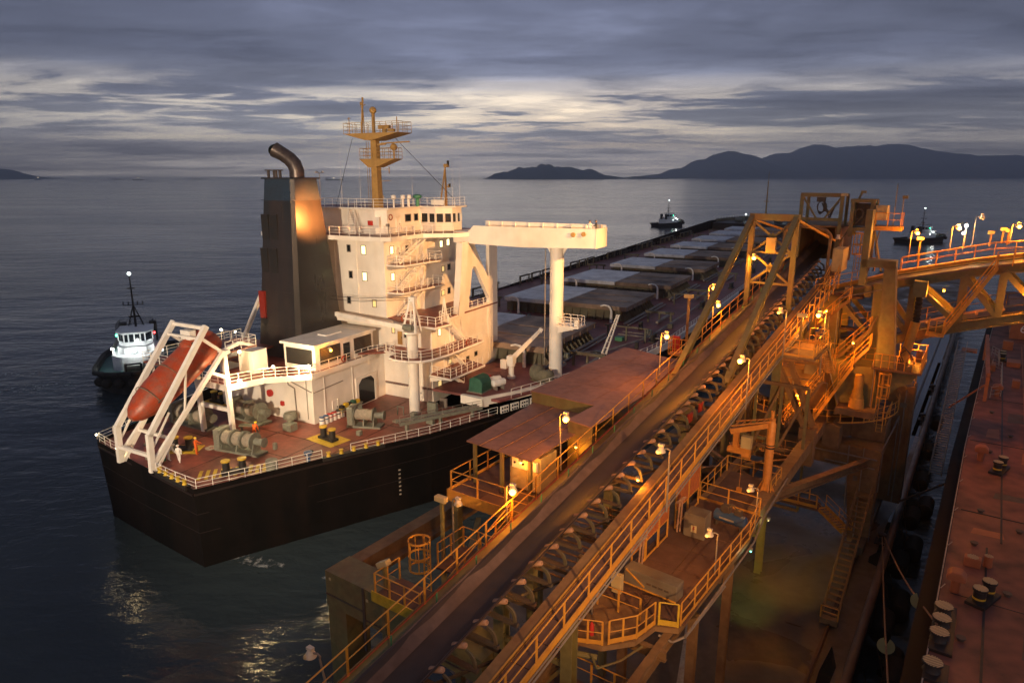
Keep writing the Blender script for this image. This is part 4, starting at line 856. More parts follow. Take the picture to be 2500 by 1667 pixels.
# people -----------------------------------------------------------------
def person(frame,loc,yaw,label,cloth,hat,pose='stand',legs=None):
    t=thing('person',label,'person',frame,loc,yaw)
    J={'pel':(0,0,.93),'chest':(0,0,1.32),'neck':(0,0,1.47),'head':(0,.02,1.62),'lh':(-.1,0,.9),'lk':(-.12,.04,.5),'la':(-.13,0,.08),'lt':(-.13,.16,.04),'rh':(.1,0,.9),'rk':(.13,.06,.5),'ra':(.15,.04,.08),'rt':(.16,.2,.04),'ls':(-.19,0,1.4),'le':(-.26,.02,1.13),'lw':(-.24,.14,.9),'rs':(.19,0,1.4),'re':(.26,.05,1.14),'rw':(.24,.24,.98)}
    if pose=='bend':
        for k,(dx,dy,dz) in {'chest':(0,.3,-.12),'neck':(0,.42,-.17),'head':(0,.52,-.22),'ls':(0,.36,-.14),'rs':(0,.36,-.14),'le':(0,.45,-.25),'re':(0,.45,-.25),'lw':(.05,.5,-.3),'rw':(-.05,.45,-.35)}.items():
            a=J[k]; J[k]=(a[0]+dx,a[1]+dy,a[2]+dz)
    if pose=='arms': J['lw']=(-.2,.38,1.15); J['rw']=(.1,.36,1.12); J['le']=(-.27,.18,1.15); J['re']=(.27,.16,1.15)
    if pose=='walk': J['lk']=(-.11,.2,.52); J['la']=(-.12,.28,.1); J['lt']=(-.12,.43,.06); J['rk']=(.1,-.02,.5); J['ra']=(.1,-.25,.1); J['rt']=(.1,-.1,.04); J['rw']=(.3,-.2,.95)
    keys=list(J); idx={k:i for i,k in enumerate(keys)}
    E_=[('pel','chest'),('chest','neck'),('neck','head'),('pel','lh'),('lh','lk'),('lk','la'),('la','lt'),('pel','rh'),('rh','rk'),('rk','ra'),('ra','rt'),('chest','ls'),('ls','le'),('le','lw'),('chest','rs'),('rs','re'),('re','rw')]
    V_=[J[k] for k in keys]; n0=len(V_)
    for w,s_ in (('lw',-1),('rw',1)):
        b_=J[w]; i0=len(V_); V_.append((b_[0],b_[1]+.07,b_[2]-.05)); E_.append((w,i0))
        for f in range(4): V_.append((b_[0]+(-.03+.02*f),b_[1]+.13+.01*(f%2),b_[2]-.12)); E_.append((i0,len(V_)-1))
        V_.append((b_[0]-s_*.05,b_[1]+.10,b_[2]-.05)); E_.append((i0,len(V_)-1))
    ed=[(a if isinstance(a,int) else idx[a],b_ if isinstance(b_,int) else idx[b_]) for a,b_ in E_]
    me=bpy.data.meshes.new('body'); me.from_pydata(V_,ed,[]); me.materials.append(MT[cloth])
    o=link(bpy.data.objects.new('body',me)); o.parent=t
    o.modifiers.new('skin','SKIN')
    rad={'pel':.17,'chest':.19,'neck':.075,'head':.10,'lh':.11,'rh':.11,'lk':.08,'rk':.08,'la':.06,'ra':.06,'lt':.05,'rt':.05,'ls':.085,'rs':.085,'le':.06,'re':.06,'lw':.045,'rw':.045}
    for i,sv in enumerate(me.skin_vertices[0].data):
        r_=rad[keys[i]] if i<n0 else .018; sv.radius=(r_,r_*(.8 if r_>.15 else 1)); sv.use_root=(i==0)
    sb=o.modifiers.new('sub','SUBSURF'); sb.levels=1; sb.render_levels=1
    h=Vector(J['head']); G().sphere((h.x,h.y+.01,h.z+.02),.115,12,8,(.85,.95,1.15)).sphere((h.x,h.y+.125,h.z),.022,6,4).out('face','skin',t,smooth=True)
    G().sphere((h.x-.04,h.y+.11,h.z+.03),.014,6,4).sphere((h.x+.04,h.y+.11,h.z+.03),.014,6,4).out('eyes','glass_dark',t)
    g=G().lathe([(.135,h.z+.06),(.145,h.z+.075),(.125,h.z+.13),(.08,h.z+.18),(.02,h.z+.195)],(h.x,h.y,0),12)
    g.out('helmet' if 'helmet' in hat or hat=='ship_white_clean' else 'hair',hat,t,smooth=True); return t
person(SHIP,(-7.0,5.6,ZD),R(-60),'person in orange coveralls and yellow helmet standing beside the bollards','cloth_orange','helmet_yellow','arms')
person(SHIP,(-8.0,3.3,ZD),R(-20),'person in white coveralls, left one of the pair at the stern rail','cloth_white','ship_white_clean','bend')
person(SHIP,(-6.7,3.5,ZD),R(40),'person in white coveralls, right one of the pair at the stern rail','cloth_white','ship_white_clean','walk')
person(SHIP,(-5.5,11.4,ZD),R(30),'person in orange with yellow helmet stooping over the bench between the winches','cloth_orange','helmet_yellow','bend')
person(SHIP,(20.3,38.7,27.35),R(170),'person in white shirt at the end of the bridge wing','cloth_white','cloth_dark','stand')
person(SHIP,(20.8,39.4,27.35),R(120),'person in dark brown shirt behind the white shirted one on the bridge wing','cloth_dark','cloth_dark','arms')
# ---------------------------------------------------------------- tugs
def tug(loc,yaw,label,L_=26,B_=10.5,hy=0):
    t=thing('tugboat',label,'tugboat',WORLD,loc,yaw,'harbour tugs')
    S=[(-.5,.82),(-.3,1),(.1,1),(.3,.9),(.42,.6),(.48,.3),(.5,.0)]
    out=[(B_/2*w,L_*s) for s,w in S]; out=out+[(-x,y) for x,y in out[::-1][1:]]
    n=len(out); shr=lambda y:2.2+1.9*max(0,(y/L_+.1))**1.3*1.6
    g=G(); g.v=[(x,y,shr(y)) for x,y in out]+[(x*.9,y*.96,-.5) for x,y in out]; g.f=[(k,(k+1)%n,n+(k+1)%n,n+k) for k in range(n)]
    g.out('hull','tug_black',t,smooth=True)
    g=G(); g.v=[(x*.97,y*.985,shr(y)-.9) for x,y in out]; g.f=[tuple(range(n))]; g.out('deck','tug_green',t)
    fp=[(x*1.03,y*1.01,shr(y)-.25) for x,y in out]; g=G()
    for a,b_ in zip(fp,fp[1:]+fp[:1]): g.tube(a,b_,.42,8)
    for k in range(7):
        a=-1.2+2.4*k/6; g.sphere((B_*.42*math.sin(a),L_*(.5-.07*abs(a)**2),shr(L_*.45)-1.6),.8,10,6,(1,.6,1))
    g.out('rubber_fender','rubber',t,smooth=True)
    zb=2.4
    G().prism([(-3.6,-6),(3.6,-6),(3.6,5),(2.2,7.2),(-2.2,7.2),(-3.6,5)],1.6,zb+2.4).out('deckhouse','tug_white',t,bevel=.2)
    G().prism([(-2.7,-3.5),(2.7,-3.5),(2.7,4.0),(1.7,5.4),(-1.7,5.4),(-2.7,4)],zb+2.4,zb+3.5).out('upper_house','tug_white',t)
    G().prism([(-2.3,-1.6),(2.3,-1.6),(2.6,2.3),(1.6,4.3),(-1.6,4.3),(-2.6,2.3)],zb+3.5,zb+4.2).out('bridge_sill','tug_white',t)
    w=G().prism([(-2.2,-1.5),(2.2,-1.5),(2.5,2.2),(1.5,4.15),(-1.5,4.15),(-2.5,2.2)],zb+4.2,zb+5.6).out('bridge_window','glass_dark',t)
    g=G()
    for x,y in ((-2.35,-1.6),(2.35,-1.6),(2.62,2.3),(-2.62,2.3),(1.6,4.3),(-1.6,4.3),(0,4.35),(2.5,.4),(-2.5,.4),(.9,4.32),(-.9,4.32)): g.box(x-.1,x+.1,y-.1,y+.1,zb+4.2,zb+5.6)
    g.out('window_frame','tug_white',w)
    G().prism([(-2.7,-2),(2.7,-2),(2.9,2.5),(1.8,4.7),(-1.8,4.7),(-2.9,2.5)],zb+5.6,zb+5.95).out('bridge_roof','tug_white',t,bevel=.1)
    g=G().tube((0,-.5,zb+5.9),(0,-.5,zb+15),.2,6,.1).beam((-1.6,-.5,zb+9.8),(1.6,-.5,zb+9.8),.12).beam((-1.1,-.5,zb+11.5),(1.1,-.5,zb+11.5),.1).beam((-1.2,-1.4,zb+5.9),(0,-.5,zb+9.8),.14).beam((1.2,-1.4,zb+5.9),(0,-.5,zb+9.8),.14).cbox((0,-.4,zb+7.6),(1.8,.3,.3)).box(-.6,.6,-.7,-.3,zb+12.6,zb+12.8)
    for x in (-1.5,1.5,-.7,.7): g.tube((x,-.5,zb+9.8),(x,-.5,zb+10.4),.1,5)
    g.out('mast','tug_black',t)
    rail(t,[(-2.6,-1.9,zb+5.95),(2.6,-1.9,zb+5.95),(2.8,2.4,zb+5.95)],r=.05,joined=True,mt='tug_black'); rail(t,[(-3.5,5,zb+2.4),(-3.5,-5.8,zb+2.4),(3.5,-5.8,zb+2.4),(3.5,5,zb+2.4)],r=.05,joined=True,mt='galv')
    for x in (-2.4,2.4): G().box(x-.55,x+.55,-5.2,-3.9,zb+2.4,zb+6.0).out('exhaust_casing','tug_black',t)
    G().lathe([(1,-1.5),(1,-1.3),(.55,-1.2),(.55,1.2),(1,1.3),(1,1.5)],(0,9.3,3.3),12,'X').out('tow_winch','winch_green',t,smooth=True)
    g=G().beam((-1.1,11,2.6),(-1.1,11,4.4),.3).beam((1.1,11,2.6),(1.1,11,4.4),.3).beam((-1.1,11,4.4),(1.1,11,4.4),.3); g.out('staple','tug_black',t)
    for x,y,z,r_,p in ((0,-.5,zb+15.2,.28,0),(0,6.4,zb+3.1,.3,420),(-3.6,3.2,zb+3.0,.26,160),(3.6,3.2,zb+3.0,.26,160),(-3.7,.8,zb+1.6,.24,0),(3.7,.8,zb+1.9,.24,0)):
        o=G().tube((x,y-.3,z-.2),(x,y,z),.08,5).out('floodlight','galv',t); G().sphere((x,y+.1,z+.05),r_,8,6).out('bulb','lamp_cold',o)
        if p: point(o,(x,y+1.2,z+.5),p,(.95,1,.95),size=.3)
    G().sphere((-2.9,1.5,zb+5.0),.18,8,6).out('port_light','lamp_red',t); G().sphere((2.9,1.5,zb+5.0),.2,8,6).out('starboard_light','lamp_green',t)
    return t
tug((-66,117,0),R(204),'large black and white tug at the left with bow towards the ship stern',28,12.8)
tug((110,486,0),R(-62),'small tug with one masthead light, out on the water beyond the bridge wing',25)
tug((218,366,0),R(-70),'tug with bright deck lights on the water beyond the loader at the right',30)
# white water from the tugs
fm=mat('foam',(.42,.45,.46),.8)
fm.blend_method='HASHED' if hasattr(fm,'blend_method') else None
t_=fm.node_tree; b_=t_.nodes['Principled BSDF']; ns=t_.nodes.new('ShaderNodeTexNoise'); ns.inputs['Scale'].default_value=.9; ns.inputs['Detail'].default_value=8; ns.inputs['Roughness'].default_value=.7
gg=t_.nodes.new('ShaderNodeNewGeometry'); t_.links.new(gg.outputs['Position'],ns.inputs['Vector'])
tcx=t_.nodes.new('ShaderNodeTexCoord'); gr=t_.nodes.new('ShaderNodeTexGradient'); gr.gradient_type='SPHERICAL'; mp=t_.nodes.new('ShaderNodeMapping'); t_.links.new(tcx.outputs['Object'],mp.inputs[0]); t_.links.new(mp.outputs[0],gr.inputs[0])
mu=t_.nodes.new('ShaderNodeMath'); mu.operation='MULTIPLY'; t_.links.new(ns.outputs[0],mu.inputs[0]); 
ms_=t_.nodes.new('ShaderNodeMapRange'); ms_.inputs[1].default_value=0; ms_.inputs[2].default_value=.5; t_.links.new(gr.outputs[0],ms_.inputs[0]); t_.links.new(ms_.outputs[0],mu.inputs[1])
rm=t_.nodes.new('ShaderNodeMapRange'); rm.inputs[1].default_value=.50; rm.inputs[2].default_value=.66; rm.inputs[4].default_value=.75; t_.links.new(mu.outputs[0],rm.inputs[0]); t_.links.new(rm.outputs[0],b_.inputs['Alpha'])
for (x,y,z_,a,b2,r_) in ((-80,108,.012,11,4,.3),(-93,104,.016,14,3.0,.15),(-88,116,.014,10,2,.1),(-24,56,.012,7,1.6,-.35),(-15,53,.012,3.2,1.3,.1),(-7,62.5,.02,4,1.0,.85),(-52,118,.012,8,2,.1)):
    o=G().lathe([(1,0),(1,.0001)],(0,0,0),24).out('foam','foam',kind='stuff',label='white churned water beside the hulls'); o.location=(x,y,z_); o.scale=(a,b2,1); o.rotation_euler=(0,0,r_)
# ---------------------------------------------------------------- quay  (x = v to the right, y = u along)
QZ=4.0
G().box(-29,-3.95,-40,262,-4,QZ).out('quay','concrete',frame=QUAY,kind='structure',label='wet stained concrete quay below the conveyors')
g=G().sweep([(-3.75,-40,QZ+.12),(-3.75,120,QZ+.12),(-3.75,262,QZ+.12)],.3,10); g.out('quay_kerb','kerb',frame=QUAY,kind='structure',smooth=True)
for v in (-5.7,-20.0):
    t=thing('crane_rail','steel crane rail near the water edge of the quay' if v>-10 else 'steel crane rail on the landward side of the quay','rail',QUAY,(v,0,QZ))
    G().box(-.16,.16,-30,258,.004,.03).box(-.03,.03,-30,258,.03,.14).box(-.06,.06,-30,258,.14,.2).out('rail','rail_steel',t)
for k,poly in enumerate(([(-4.75,56.5),(-4.1,56.2),(-4.1,68.5),(-4.35,66),(-4.4,58.5),(-4.8,57.5)],[(-4.7,70),(-4.2,69),(-4.2,74),(-4.6,73)],[(-5.2,38),(-4.6,37.5),(-4.5,42),(-5.1,44),(-5.3,41)],[(-7.5,84),(-4.5,82),(-4.3,150),(-5,170),(-8,160),(-9,120),(-6.2,100)],[(-17,14),(-13,13),(-12.6,24),(-14,31),(-18,30),(-20,20)],[(-25,16),(-21,17),(-21.5,27),(-25,28)],[(-4.9,90),(-4.2,90),(-4.2,130),(-4.8,130)])):
    G().prism(poly,QZ+.002,QZ+.006).out('puddle','puddle_water',frame=QUAY,kind='structure')
G().prism([(-13.9,41),(-13.4,40.9),(-11.3,33.5),(-11.8,33.5)],QZ+.002,QZ+.008).out('painted_line','marking_white',frame=QUAY,kind='structure')
for k,(u,lb_) in enumerate(((112,'black mooring bollard on the wet quay edge, farthest from the camera'),(97,'black mooring bollard on the wet quay edge below the gangway'),(60.5,'rust stained mooring bollard on the quay holding the two ropes'),(36,'yellow painted bollard on the quay edge at the bottom'))):
    t=thing('quay_bollard',lb_,'bollard',QUAY,(-4.35,u,QZ)); G().cbox((0,0,0),(.9,1.1,.12)).out('base','bollard_black',t); G().lathe([(.25,.1),(.2,.5),(.38,.62),(.36,.8),(.1,.86)],(0,0,0),12).out('post','paint_yellow' if k==3 else 'bollard_black',t,smooth=True)
fpos=[(-2.9,24,2.3),(-1.6,27.5,1.2),(-2.9,31,2.3),(-1.8,36,2),(-2.9,42,2.3),(-1.5,47.5,1.5),(-2.9,52,2.3),(-2.2,57,1.4),(-2.9,62,2.3),(-2.9,72,2.3),(-2.9,82,2.3),(-2.2,67,1.6),(-2.0,77,1.6),(-2.9,92,2.3),(-2.9,104,2.3),(-2.3,34,.9),(-2.2,39,.7),(-2.3,44.6,.9),(-1.9,49.8,.8),(-2.2,22,1)]
for k,(v,u,z) in enumerate(fpos):
    t=thing('quay_fender','dark rubber fender drum hanging in the gap between quay and moored ship','fender',QUAY,(v,u,z-.6),0,'rubber fenders in the gap')
    G().lathe([(.55,-1.5),(.72,-1.4),(.72,1.4),(.55,1.5)],(0,0,0),14,'Y').out('drum','rubber',t,smooth=True)
    G().path([(-.6,-1,.3),(-1,-1,1.9)],.04,4).path([(-.6,1,.3),(-1,1,1.9)],.04,4).out('chain','steel_dark',t)
# ---------------------------------------------------------------- moored ship at the right
ms_=thing('moored_ship','red-brown deck of the high empty ship moored at the right of the quay','ship',QUAY)
edge=[(-.35,-30),(-.1,10),(0,25),(.15,40),(.35,60),(.8,80),(1.3,103),(2.3,140),(3,150)]
D=14.0
G().prism(edge+[(60,150),(60,-30)],D-1.2,D-.02).prism([(x-.8,y) for x,y in edge]+[(60,150),(60,-30)],-2,D-1.2).out('hull','hull_black',ms_); G().prism([(x+.06,y) for x,y in edge]+[(59,150),(59,-30)],D-.02,D).out('deck','moored_deck',ms_)
g=G()
for a,b_ in zip(edge,edge[1:]): g.beam((*a,D+.05),(*b_,D+.05),.06,.12)
g.out('gunwale_bar','marking_white',ms_)
stn=G().beam((0,0,0),(.16,.5,.02),.035).mesh('stanchion','marking_white')
for u in range(22,100,5): 
    x=[a[0]+(b_[0]-a[0])*(u-a[1])/(b_[1]-a[1]) for a,b_ in zip(edge,edge[1:]) if a[1]<=u<b_[1]][0]; inst('stanchion',stn,ms_,(x+.06,u,D+.08))
def band_top(g,x,y,z,r,n=7):     # oblique grip stripes on a cap
    c,s_=math.cos(.9),math.sin(.9)
    for k in range(n):
        o_=-r+2*r*(k+.5)/n; h=math.sqrt(max(0,r*r-o_*o_))*.97
        g.beam((x-s_*o_-c*h,y+c*o_-s_*h,z+.008),(x-s_*o_+c*h,y+c*o_+s_*h,z+.008),r*.13,.02)
    return g
def mbol(u,v,ang,s=1.0,du=1.05):
    w=link(bpy.data.objects.new('bollard_pair',G().box(-.42*s,.42*s,-.45*s,(du+.45)*s,0,.16).mesh('base','bollard_black'))); w.parent=ms_; w.location=(v,u,D); w.rotation_euler=(0,0,ang); OFF[w.name]=Vector((0,0,0))
    for y in (0,du*s):
        G().lathe([(.27*s,.16),(.27*s,.72),(.33*s,.76),(.33*s,.86)],(0,y,0),18).out('bollard_post','bollard_black',w,smooth=True); G().lathe([(.28*s,.32),(.28*s,.42)],(0,y,0),18,cap=False).out('yellow_ring','paint_yellow',w)
        band_top(G(),0,y,.87,.31*s,8).out('grip_stripe','stripe_cream',w)
mbol(36.6,1.75,R(-20)); mbol(55.2,2.35,R(-14),.95,1.3)
for k,(u,v) in enumerate(((34.6,.42),(33.5,.4),(32.3,.38),(29.9,.3))):
    w=link(bpy.data.objects.new('roller_fairlead',G().lathe([(.36,0),(.3,.1),(.28,.3),(.4,.36),(.4,.42)],(0,0,0),18).mesh('roller','bollard_black',smooth=True))); w.parent=ms_; w.location=(v,u,D+.12); OFF[w.name]=Vector((0,0,0)); band_top(G(),0,0,.43,.37,9).out('grip_stripe','stripe_cream',w)
G().box(.05,.95,31.4,35.4,D,D+.14).box(.0,.9,29.2,30.6,D,D+.14).out('fairlead_base','bollard_black',ms_)
for u,v in ((37.2,.75),(57.2,1.35),(76,2.2)):
    w=link(bpy.data.objects.new('ventilator',G().lathe([(.2,0),(.2,.75)],(0,0,0),12).mesh('stem','moored_orange'))); w.parent=ms_; w.location=(v,u,D); OFF[w.name]=Vector((0,0,0))
    G().prism([(-.42,.7),(.42,.7),(.42,.95),(.2,1.15),(-.2,1.15),(-.42,.95)],-.36,.36,lambda a,z,d:(a,d,z)).out('hood','moored_orange',w,bevel=.08)
G().box(1.0,1.75,40.2,40.7,D,D+.5).out('deck_box','moored_orange',ms_,bevel=.04); band_top(G(),1.37,40.45,D+.51,.26,6).out('grip_stripe','stripe_cream',ms_)
G().lathe([(.2,0),(.2,.6)],(2.05,40.8,D),12).out('sounding_pipe','moored_orange',ms_,smooth=True); band_top(G(),2.05,40.8,D+.61,.2,5).out('grip_stripe','stripe_cream',ms_)
g=G().box(1.95,2.05,26,43,D,D+.03).box(2.6,2.7,44,100,D,D+.03).box(.6,30,47.5,47.6,D,D+.03).box(.6,30,36.9,36.94,D,D+.02).box(.6,30,61.5,61.6,D,D+.03).box(.6,30,74.5,74.6,D,D+.03); g.out('weld_seam','bollard_black',ms_)
G().box(3.3,20,105.5,122,D,D+2.3).box(3.0,20.4,105,122.6,D+2.3,D+3).out('hatch_coaming','moored_orange',ms_)
def text(s,parent,loc,rot,size,mt,ext=.01):
    c=bpy.data.curves.new('lettering','FONT'); c.body=s; c.size=size; c.extrude=ext; c.align_x='CENTER'; c.align_y='CENTER'; c.materials.append(MT[mt])
    tmp=link(bpy.data.objects.new('tmp',c)); bpy.context.view_layer.update()
    me=bpy.data.meshes.new_from_object(tmp.evaluated_get(bpy.context.evaluated_depsgraph_get())); bpy.data.objects.remove(tmp)
    o=link(bpy.data.objects.new('lettering',me)); o.parent=parent; o.location=Vector(loc)-OFF.get(parent.name,Vector((0,0,0))); o.rotation_euler=rot; return o
text('6',ms_,(4.6,105.44,D+1.3),(R(90),0,0),1.4,'cloth_white')
G().box(1.4,2.0,86,88,D,D+.6).box(2.6,3.6,98,99,D,D+1).box(3.0,4.2,89,91,D,D+.5).box(3.4,4.0,80,81,D,D+.7).out('deck_box','moored_orange',ms_)
mbol(91.5,2.6,0,1,1.3)
for k,(x,y,w_,d_) in enumerate(((3.4,33,1.2,2.6),(1.2,44.5,1.6,.9),(4.2,41,.8,3),(2.2,50.5,2.4,1.1),(3.8,58,1.5,2.8),(2.6,29.3,1,1.4),(3,68,2,3),(5.4,49,1.6,2.2),(1.6,63,.9,2.5))): G().prism([(x,y),(x+w_,y+.1*k%.4),(x+w_*.95,y+d_),(x+.12,y+d_*.9)],D+.002,D+.006).out('paint_patch','steel_dark' if k%3==0 else 'moored_orange',ms_)
for x,y in ((1.2,33.0),(1.4,43.0),(1.6,47.8),(2.9,38.2),(3.5,46),(1.9,59.3),(3.2,64),(1.9,70)): G().lathe([(.13,0),(.13,.12),(.2,.13),(.2,.17)],(x,y,D),10).out('deck_plug','steel_dark',ms_)
G().path([(4.1,20,D+.12),(4.1,60,D+.12),(4.5,100,D+.12)],.06,6).out('deck_pipe','moored_orange',ms_)
# provision davit and guard frames on its edge
w=G().beam((1.3,73.5,D),(1.3,74.5,D+2.4),.28).beam((1.3,74.2,D+2),(.9,91.5,D+2.6),.3,.4).beam((.9,91.5,D+2.6),(.9,90.8,D),.25).beam((1.35,78,D+2),(1.35,80,D),.2).out('stores_davit','moored_orange',ms_)
rail(ms_,[(1.6,94,D),(2.2,92.5,D),(2.3,88.5,D)],mt='marking_white',sp=1,r=.03); rail(ms_,[(1.7,87,D),(2.5,86,D),(2.5,76,D),(1.7,75,D)],mt='marking_white',sp=2.0,r=.03)
g=G()
for k in range(10): g.tube((1.3+.2*math.sin(k),76+k*1.2,D+1.3),(1.5+.3*math.cos(k*2),76.8+k*1.2,D+.2),.05,5)
g.out('rope_coil','rope_brown',ms_)
t=thing('gangway','long aluminium gangway ladder slung along the side of the moored ship above the quay edge','gangway',QUAY)
A=Vector((-1.3,92,14.6)); B=Vector((-1.4,66,8.9)); fr=G().beam(A+Vector((-.45,0,0)),B+Vector((-.45,0,0)),.08,.25).beam(A+Vector((.45,0,0)),B+Vector((.45,0,0)),.08,.25).out('side_rail','galv',t)
tr=G().box(-.42,.42,-.14,.14,-.02,.02).mesh('tread','galv')
for k in range(62): inst('tread',tr,t,A.lerp(B,(k+.5)/62),(0,0,0))
rail(t,[A+Vector((-.45,0,.1)),B+Vector((-.45,0,.1))],mt='galv',sp=1.6,h=.95,r=.025); rail(t,[A+Vector((.45,0,.1)),B+Vector((.45,0,.1))],mt='galv',sp=1.6,h=.95,r=.025)
G().box(-1.3,.2,92,93.6,14.4,14.6).beam((-1.4,78,11.6),(1.2,78,14.4),.14).out('platform','moored_orange',t); G().beam((-3.7,64.2,6.4),(.1,66,8.8),.14).out('boom','steel_dark',t)
for k,(a,b_,f,lb_) in enumerate((((-4.3,60.4,4.6),(-.3,23.0,14.1),.64,'brown mooring line with rat guard disc, left one of the two across the gap'),((-4.2,60.6,4.6),(.25,33.0,14.4),.80,'brown mooring line with rat guard disc, right one nearer the ship rail'))):
    t=thing('mooring_rope',lb_,'rope',QUAY,(0,0,0)); a=Vector(a); b_=Vector(b_)
    pts=[a.lerp(b_,j/12)-Vector((0,0,.5*math.sin(math.pi*j/12))) for j in range(13)]
    G().sweep(pts,.05,6).out('rope','rope_brown',t,smooth=True)
    c=a.lerp(b_,f)-Vector((0,0,.5*math.sin(math.pi*f))); d=(b_-a).normalized()
    o=G().prism([(0,0)]+[(.42*math.cos(R(110+x_)),.42*math.sin(R(110+x_))) for x_ in range(0,321,20)],-.015,.015).out('rat_guard','rat_disc',t); o.location=c; o.rotation_mode='QUATERNION'; o.rotation_quaternion=d.to_track_quat('Z','Y')
# ---------------------------------------------------------------- inclined belt conveyor
zc=lambda u:15.96+.15*u
cv=thing('belt_conveyor','long inclined ore conveyor with dark troughed belt rising from the bottom of the picture','conveyor',QUAY)
U0,U1=1.0,72.5

prof=[(-14.32,1.12),(-14.22,1.10),(-14.05,.86),(-13.82,.70),(-13.35,.62),(-12.95,.66),(-12.70,.82),(-12.58,.95),(-12.55,.90),(-12.70,.74),(-12.95,.58),(-13.35,.54),(-13.85,.60),(-14.15,.84),(-14.34,1.04)]
g=G(); N=70; n=len(prof)
for j in range(N+1):
    u=U0+(U1-U0)*j/N; w_=.012*math.sin(u*2.1)+.008*math.sin(u*5.3)
    g.v+=[(x+(w_ if z>.9 else 0),u,zc(u)+z+w_) for x,z in prof]
for j in range(N):
    for k in range(n): g.f.append((j*n+k,j*n+(k+1)%n,(j+1)*n+(k+1)%n,(j+1)*n+k))
g.out('belt','belt_rubber',cv,smooth=True)
G().quad((-14.30,U0,zc(U0)+1.135),(-14.02,U0,zc(U0)+.875),(-14.02,U1,zc(U1)+.875),(-14.30,U1,zc(U1)+1.135)).quad((-14.02,U0,zc(U0)+.875),(-13.84,U0,zc(U0)+.735),(-13.84,U1,zc(U1)+.735),(-14.02,U1,zc(U1)+.875)).out('painted_light_edge','belt_pale',cv)  # light falling on the belt's left wing, painted as paler strips
G().quad((-12.70,U0,zc(U0)+.86),(-12.57,U0,zc(U0)+.985),(-12.57,U1,zc(U1)+.985),(-12.70,U1,zc(U1)+.86)).out('pale_edge','belt_pale',cv)  # paler strip along the right rim
for (v0,v1,w_,nm) in ((-11.75,-11.25,.46,'girder'),(-15.05,-14.75,.3,'girder')):
    z0=-.75; vm=(v0+v1)/2
    G().ibeam((vm,U0,zc(U0)-.35),(vm,U1,zc(U1)-.35),v1-v0,.8,.06).out(nm,'loader_green' if w_<.4 else 'loader_dusty',cv)
G().beam((-14.68,U0,zc(U0)+.25),(-14.68,U1,zc(U1)+.25),.08,.5).out('skirt_plate','loader_dusty',cv)
for v,zz in ((-14.55,1.25),):
    G().path([(v,U0,zc(U0)+zz),(v,U1,zc(U1)+zz)],.012,4).out('pull_cord','red_paint',cv)
for k in range(24):
    u=11.5+k*2.3; inst('cord_post',CP_ if k else globals().setdefault('CP_',G().box(-.02,.02,-.02,.02,0,.85).mesh('cord_post','green_paint')),cv,(-14.55,u,zc(u)+.4))
# floor plates of the left walkway, cable tray
G().beam((-15.3,U0,zc(U0)-.02),(-15.3,U1,zc(U1)-.02),.62,.05).out('left_walkway','loader_green',cv)
G().beam((-15.62,U0,zc(U0)+.02),(-15.62,U1,zc(U1)+.02),.04,.22).out('toe_board','loader_dusty',cv)
pl_=G().box(-.42,.42,-.56,.56,-.03,.03).mesh('floor_plate','rust_floor')
sl=math.atan(.15)
for k in range(60):
    u=12+k*1.15
    if u<60: inst('floor_plate',pl_,cv,(-10.85,u,zc(u)-.05),(sl,0,0))
for v in (-11.28,-10.42): G().beam((v,10,zc(10)-.02),(v,62,zc(62)-.02),.06,.26).out('walkway_stringer','rail_yellow',cv)
G().path([(-10.34,10,zc(10)-.15),(-10.34,62,zc(62)-.15)],.035,6).path([(-10.26,10,zc(10)-.2),(-10.26,62,zc(62)-.2)],.025,6).path([(-10.3,10,zc(10)-.32),(-10.3,62,zc(62)-.32)],.03,6).out('cable_conduit','galv',cv)
rail(cv,[(-10.4,11,zc(11)),(-10.4,60,zc(60))],mt='rail_yellow',flat=True,sp=1.75,h=1.12,bars=(1,.55),r=.03)
rail(cv,[(-15.6,9,zc(9)),(-15.6,24.2,zc(24.2)),],mt='rail_yellow',flat=True,sp=1.85,h=1.1,bars=(1,.55),r=.03)
rail(cv,[(-15.6,24.2,zc(24.2)),(-15.6,70,zc(70))],mt='rail_yellow',flat=True,sp=1.9,h=1.1,bars=(1,.55),r=.03)
# troughing idler sets, one every 1.15 m
def roller_mesh(L_,r): return G().lathe([(.03,-L_/2-.05),(.03,-L_/2),(r*.8,-L_/2),(r,-L_/2+.03),(r,L_/2-.03),(r*.8,L_/2),(.03,L_/2),(.03,L_/2+.05)],(0,0,0),12,'X').mesh('roller','roller',smooth=True)
rm=roller_mesh(.62,.085); rw=roller_mesh(.60,.105)
br=G()
br.prism([(-.06,0),(.07,0),(.05,.22),(-.02,.40),(-.14,.52),(-.34,.60),(-.40,.52),(-.24,.43),(-.12,.30),(-.07,.16)],-.035,.035,lambda a,z,d:(a,d,z))
brm=br.mesh('idler_bracket','bracket_green')
bed=G().box(-14.7,-11.9,-.07,.07,.0,.14).mesh('idler_frame','steel_dark')
xm=G().box(-14.75,-11.8,-.05,.05,-.62,-.48).mesh('cross_member','steel_dark')
for k in range(52):
    u=13.9+k*1.15-1.15*6
    if u>71: break
    z=zc(u)
    f=inst('idler_frame',bed,cv,(0,u,z)); OFF[f.name]=Vector((0,u,z))
    inst('idler_bracket',brm,f,(-12.02,u,z+.12))
    inst('roller',rw,f,(-12.66,u,z+.73),(0,R(-22),0)); inst('roller',rm,f,(-13.3,u,z+.42)); inst('roller',rw,f,(-14.1,u,z+.62),(0,R(38),0))
    if k%2==0: inst('cross_member',xm,cv,(0,u+.5,z))
for k in range(13):
    u=8+k*4.6; G().beam((-14.7,u,zc(u)-.75),(-11.7,u+4.6,zc(u+4.6)-.75),.09).out('wind_brace','steel_dark',cv)
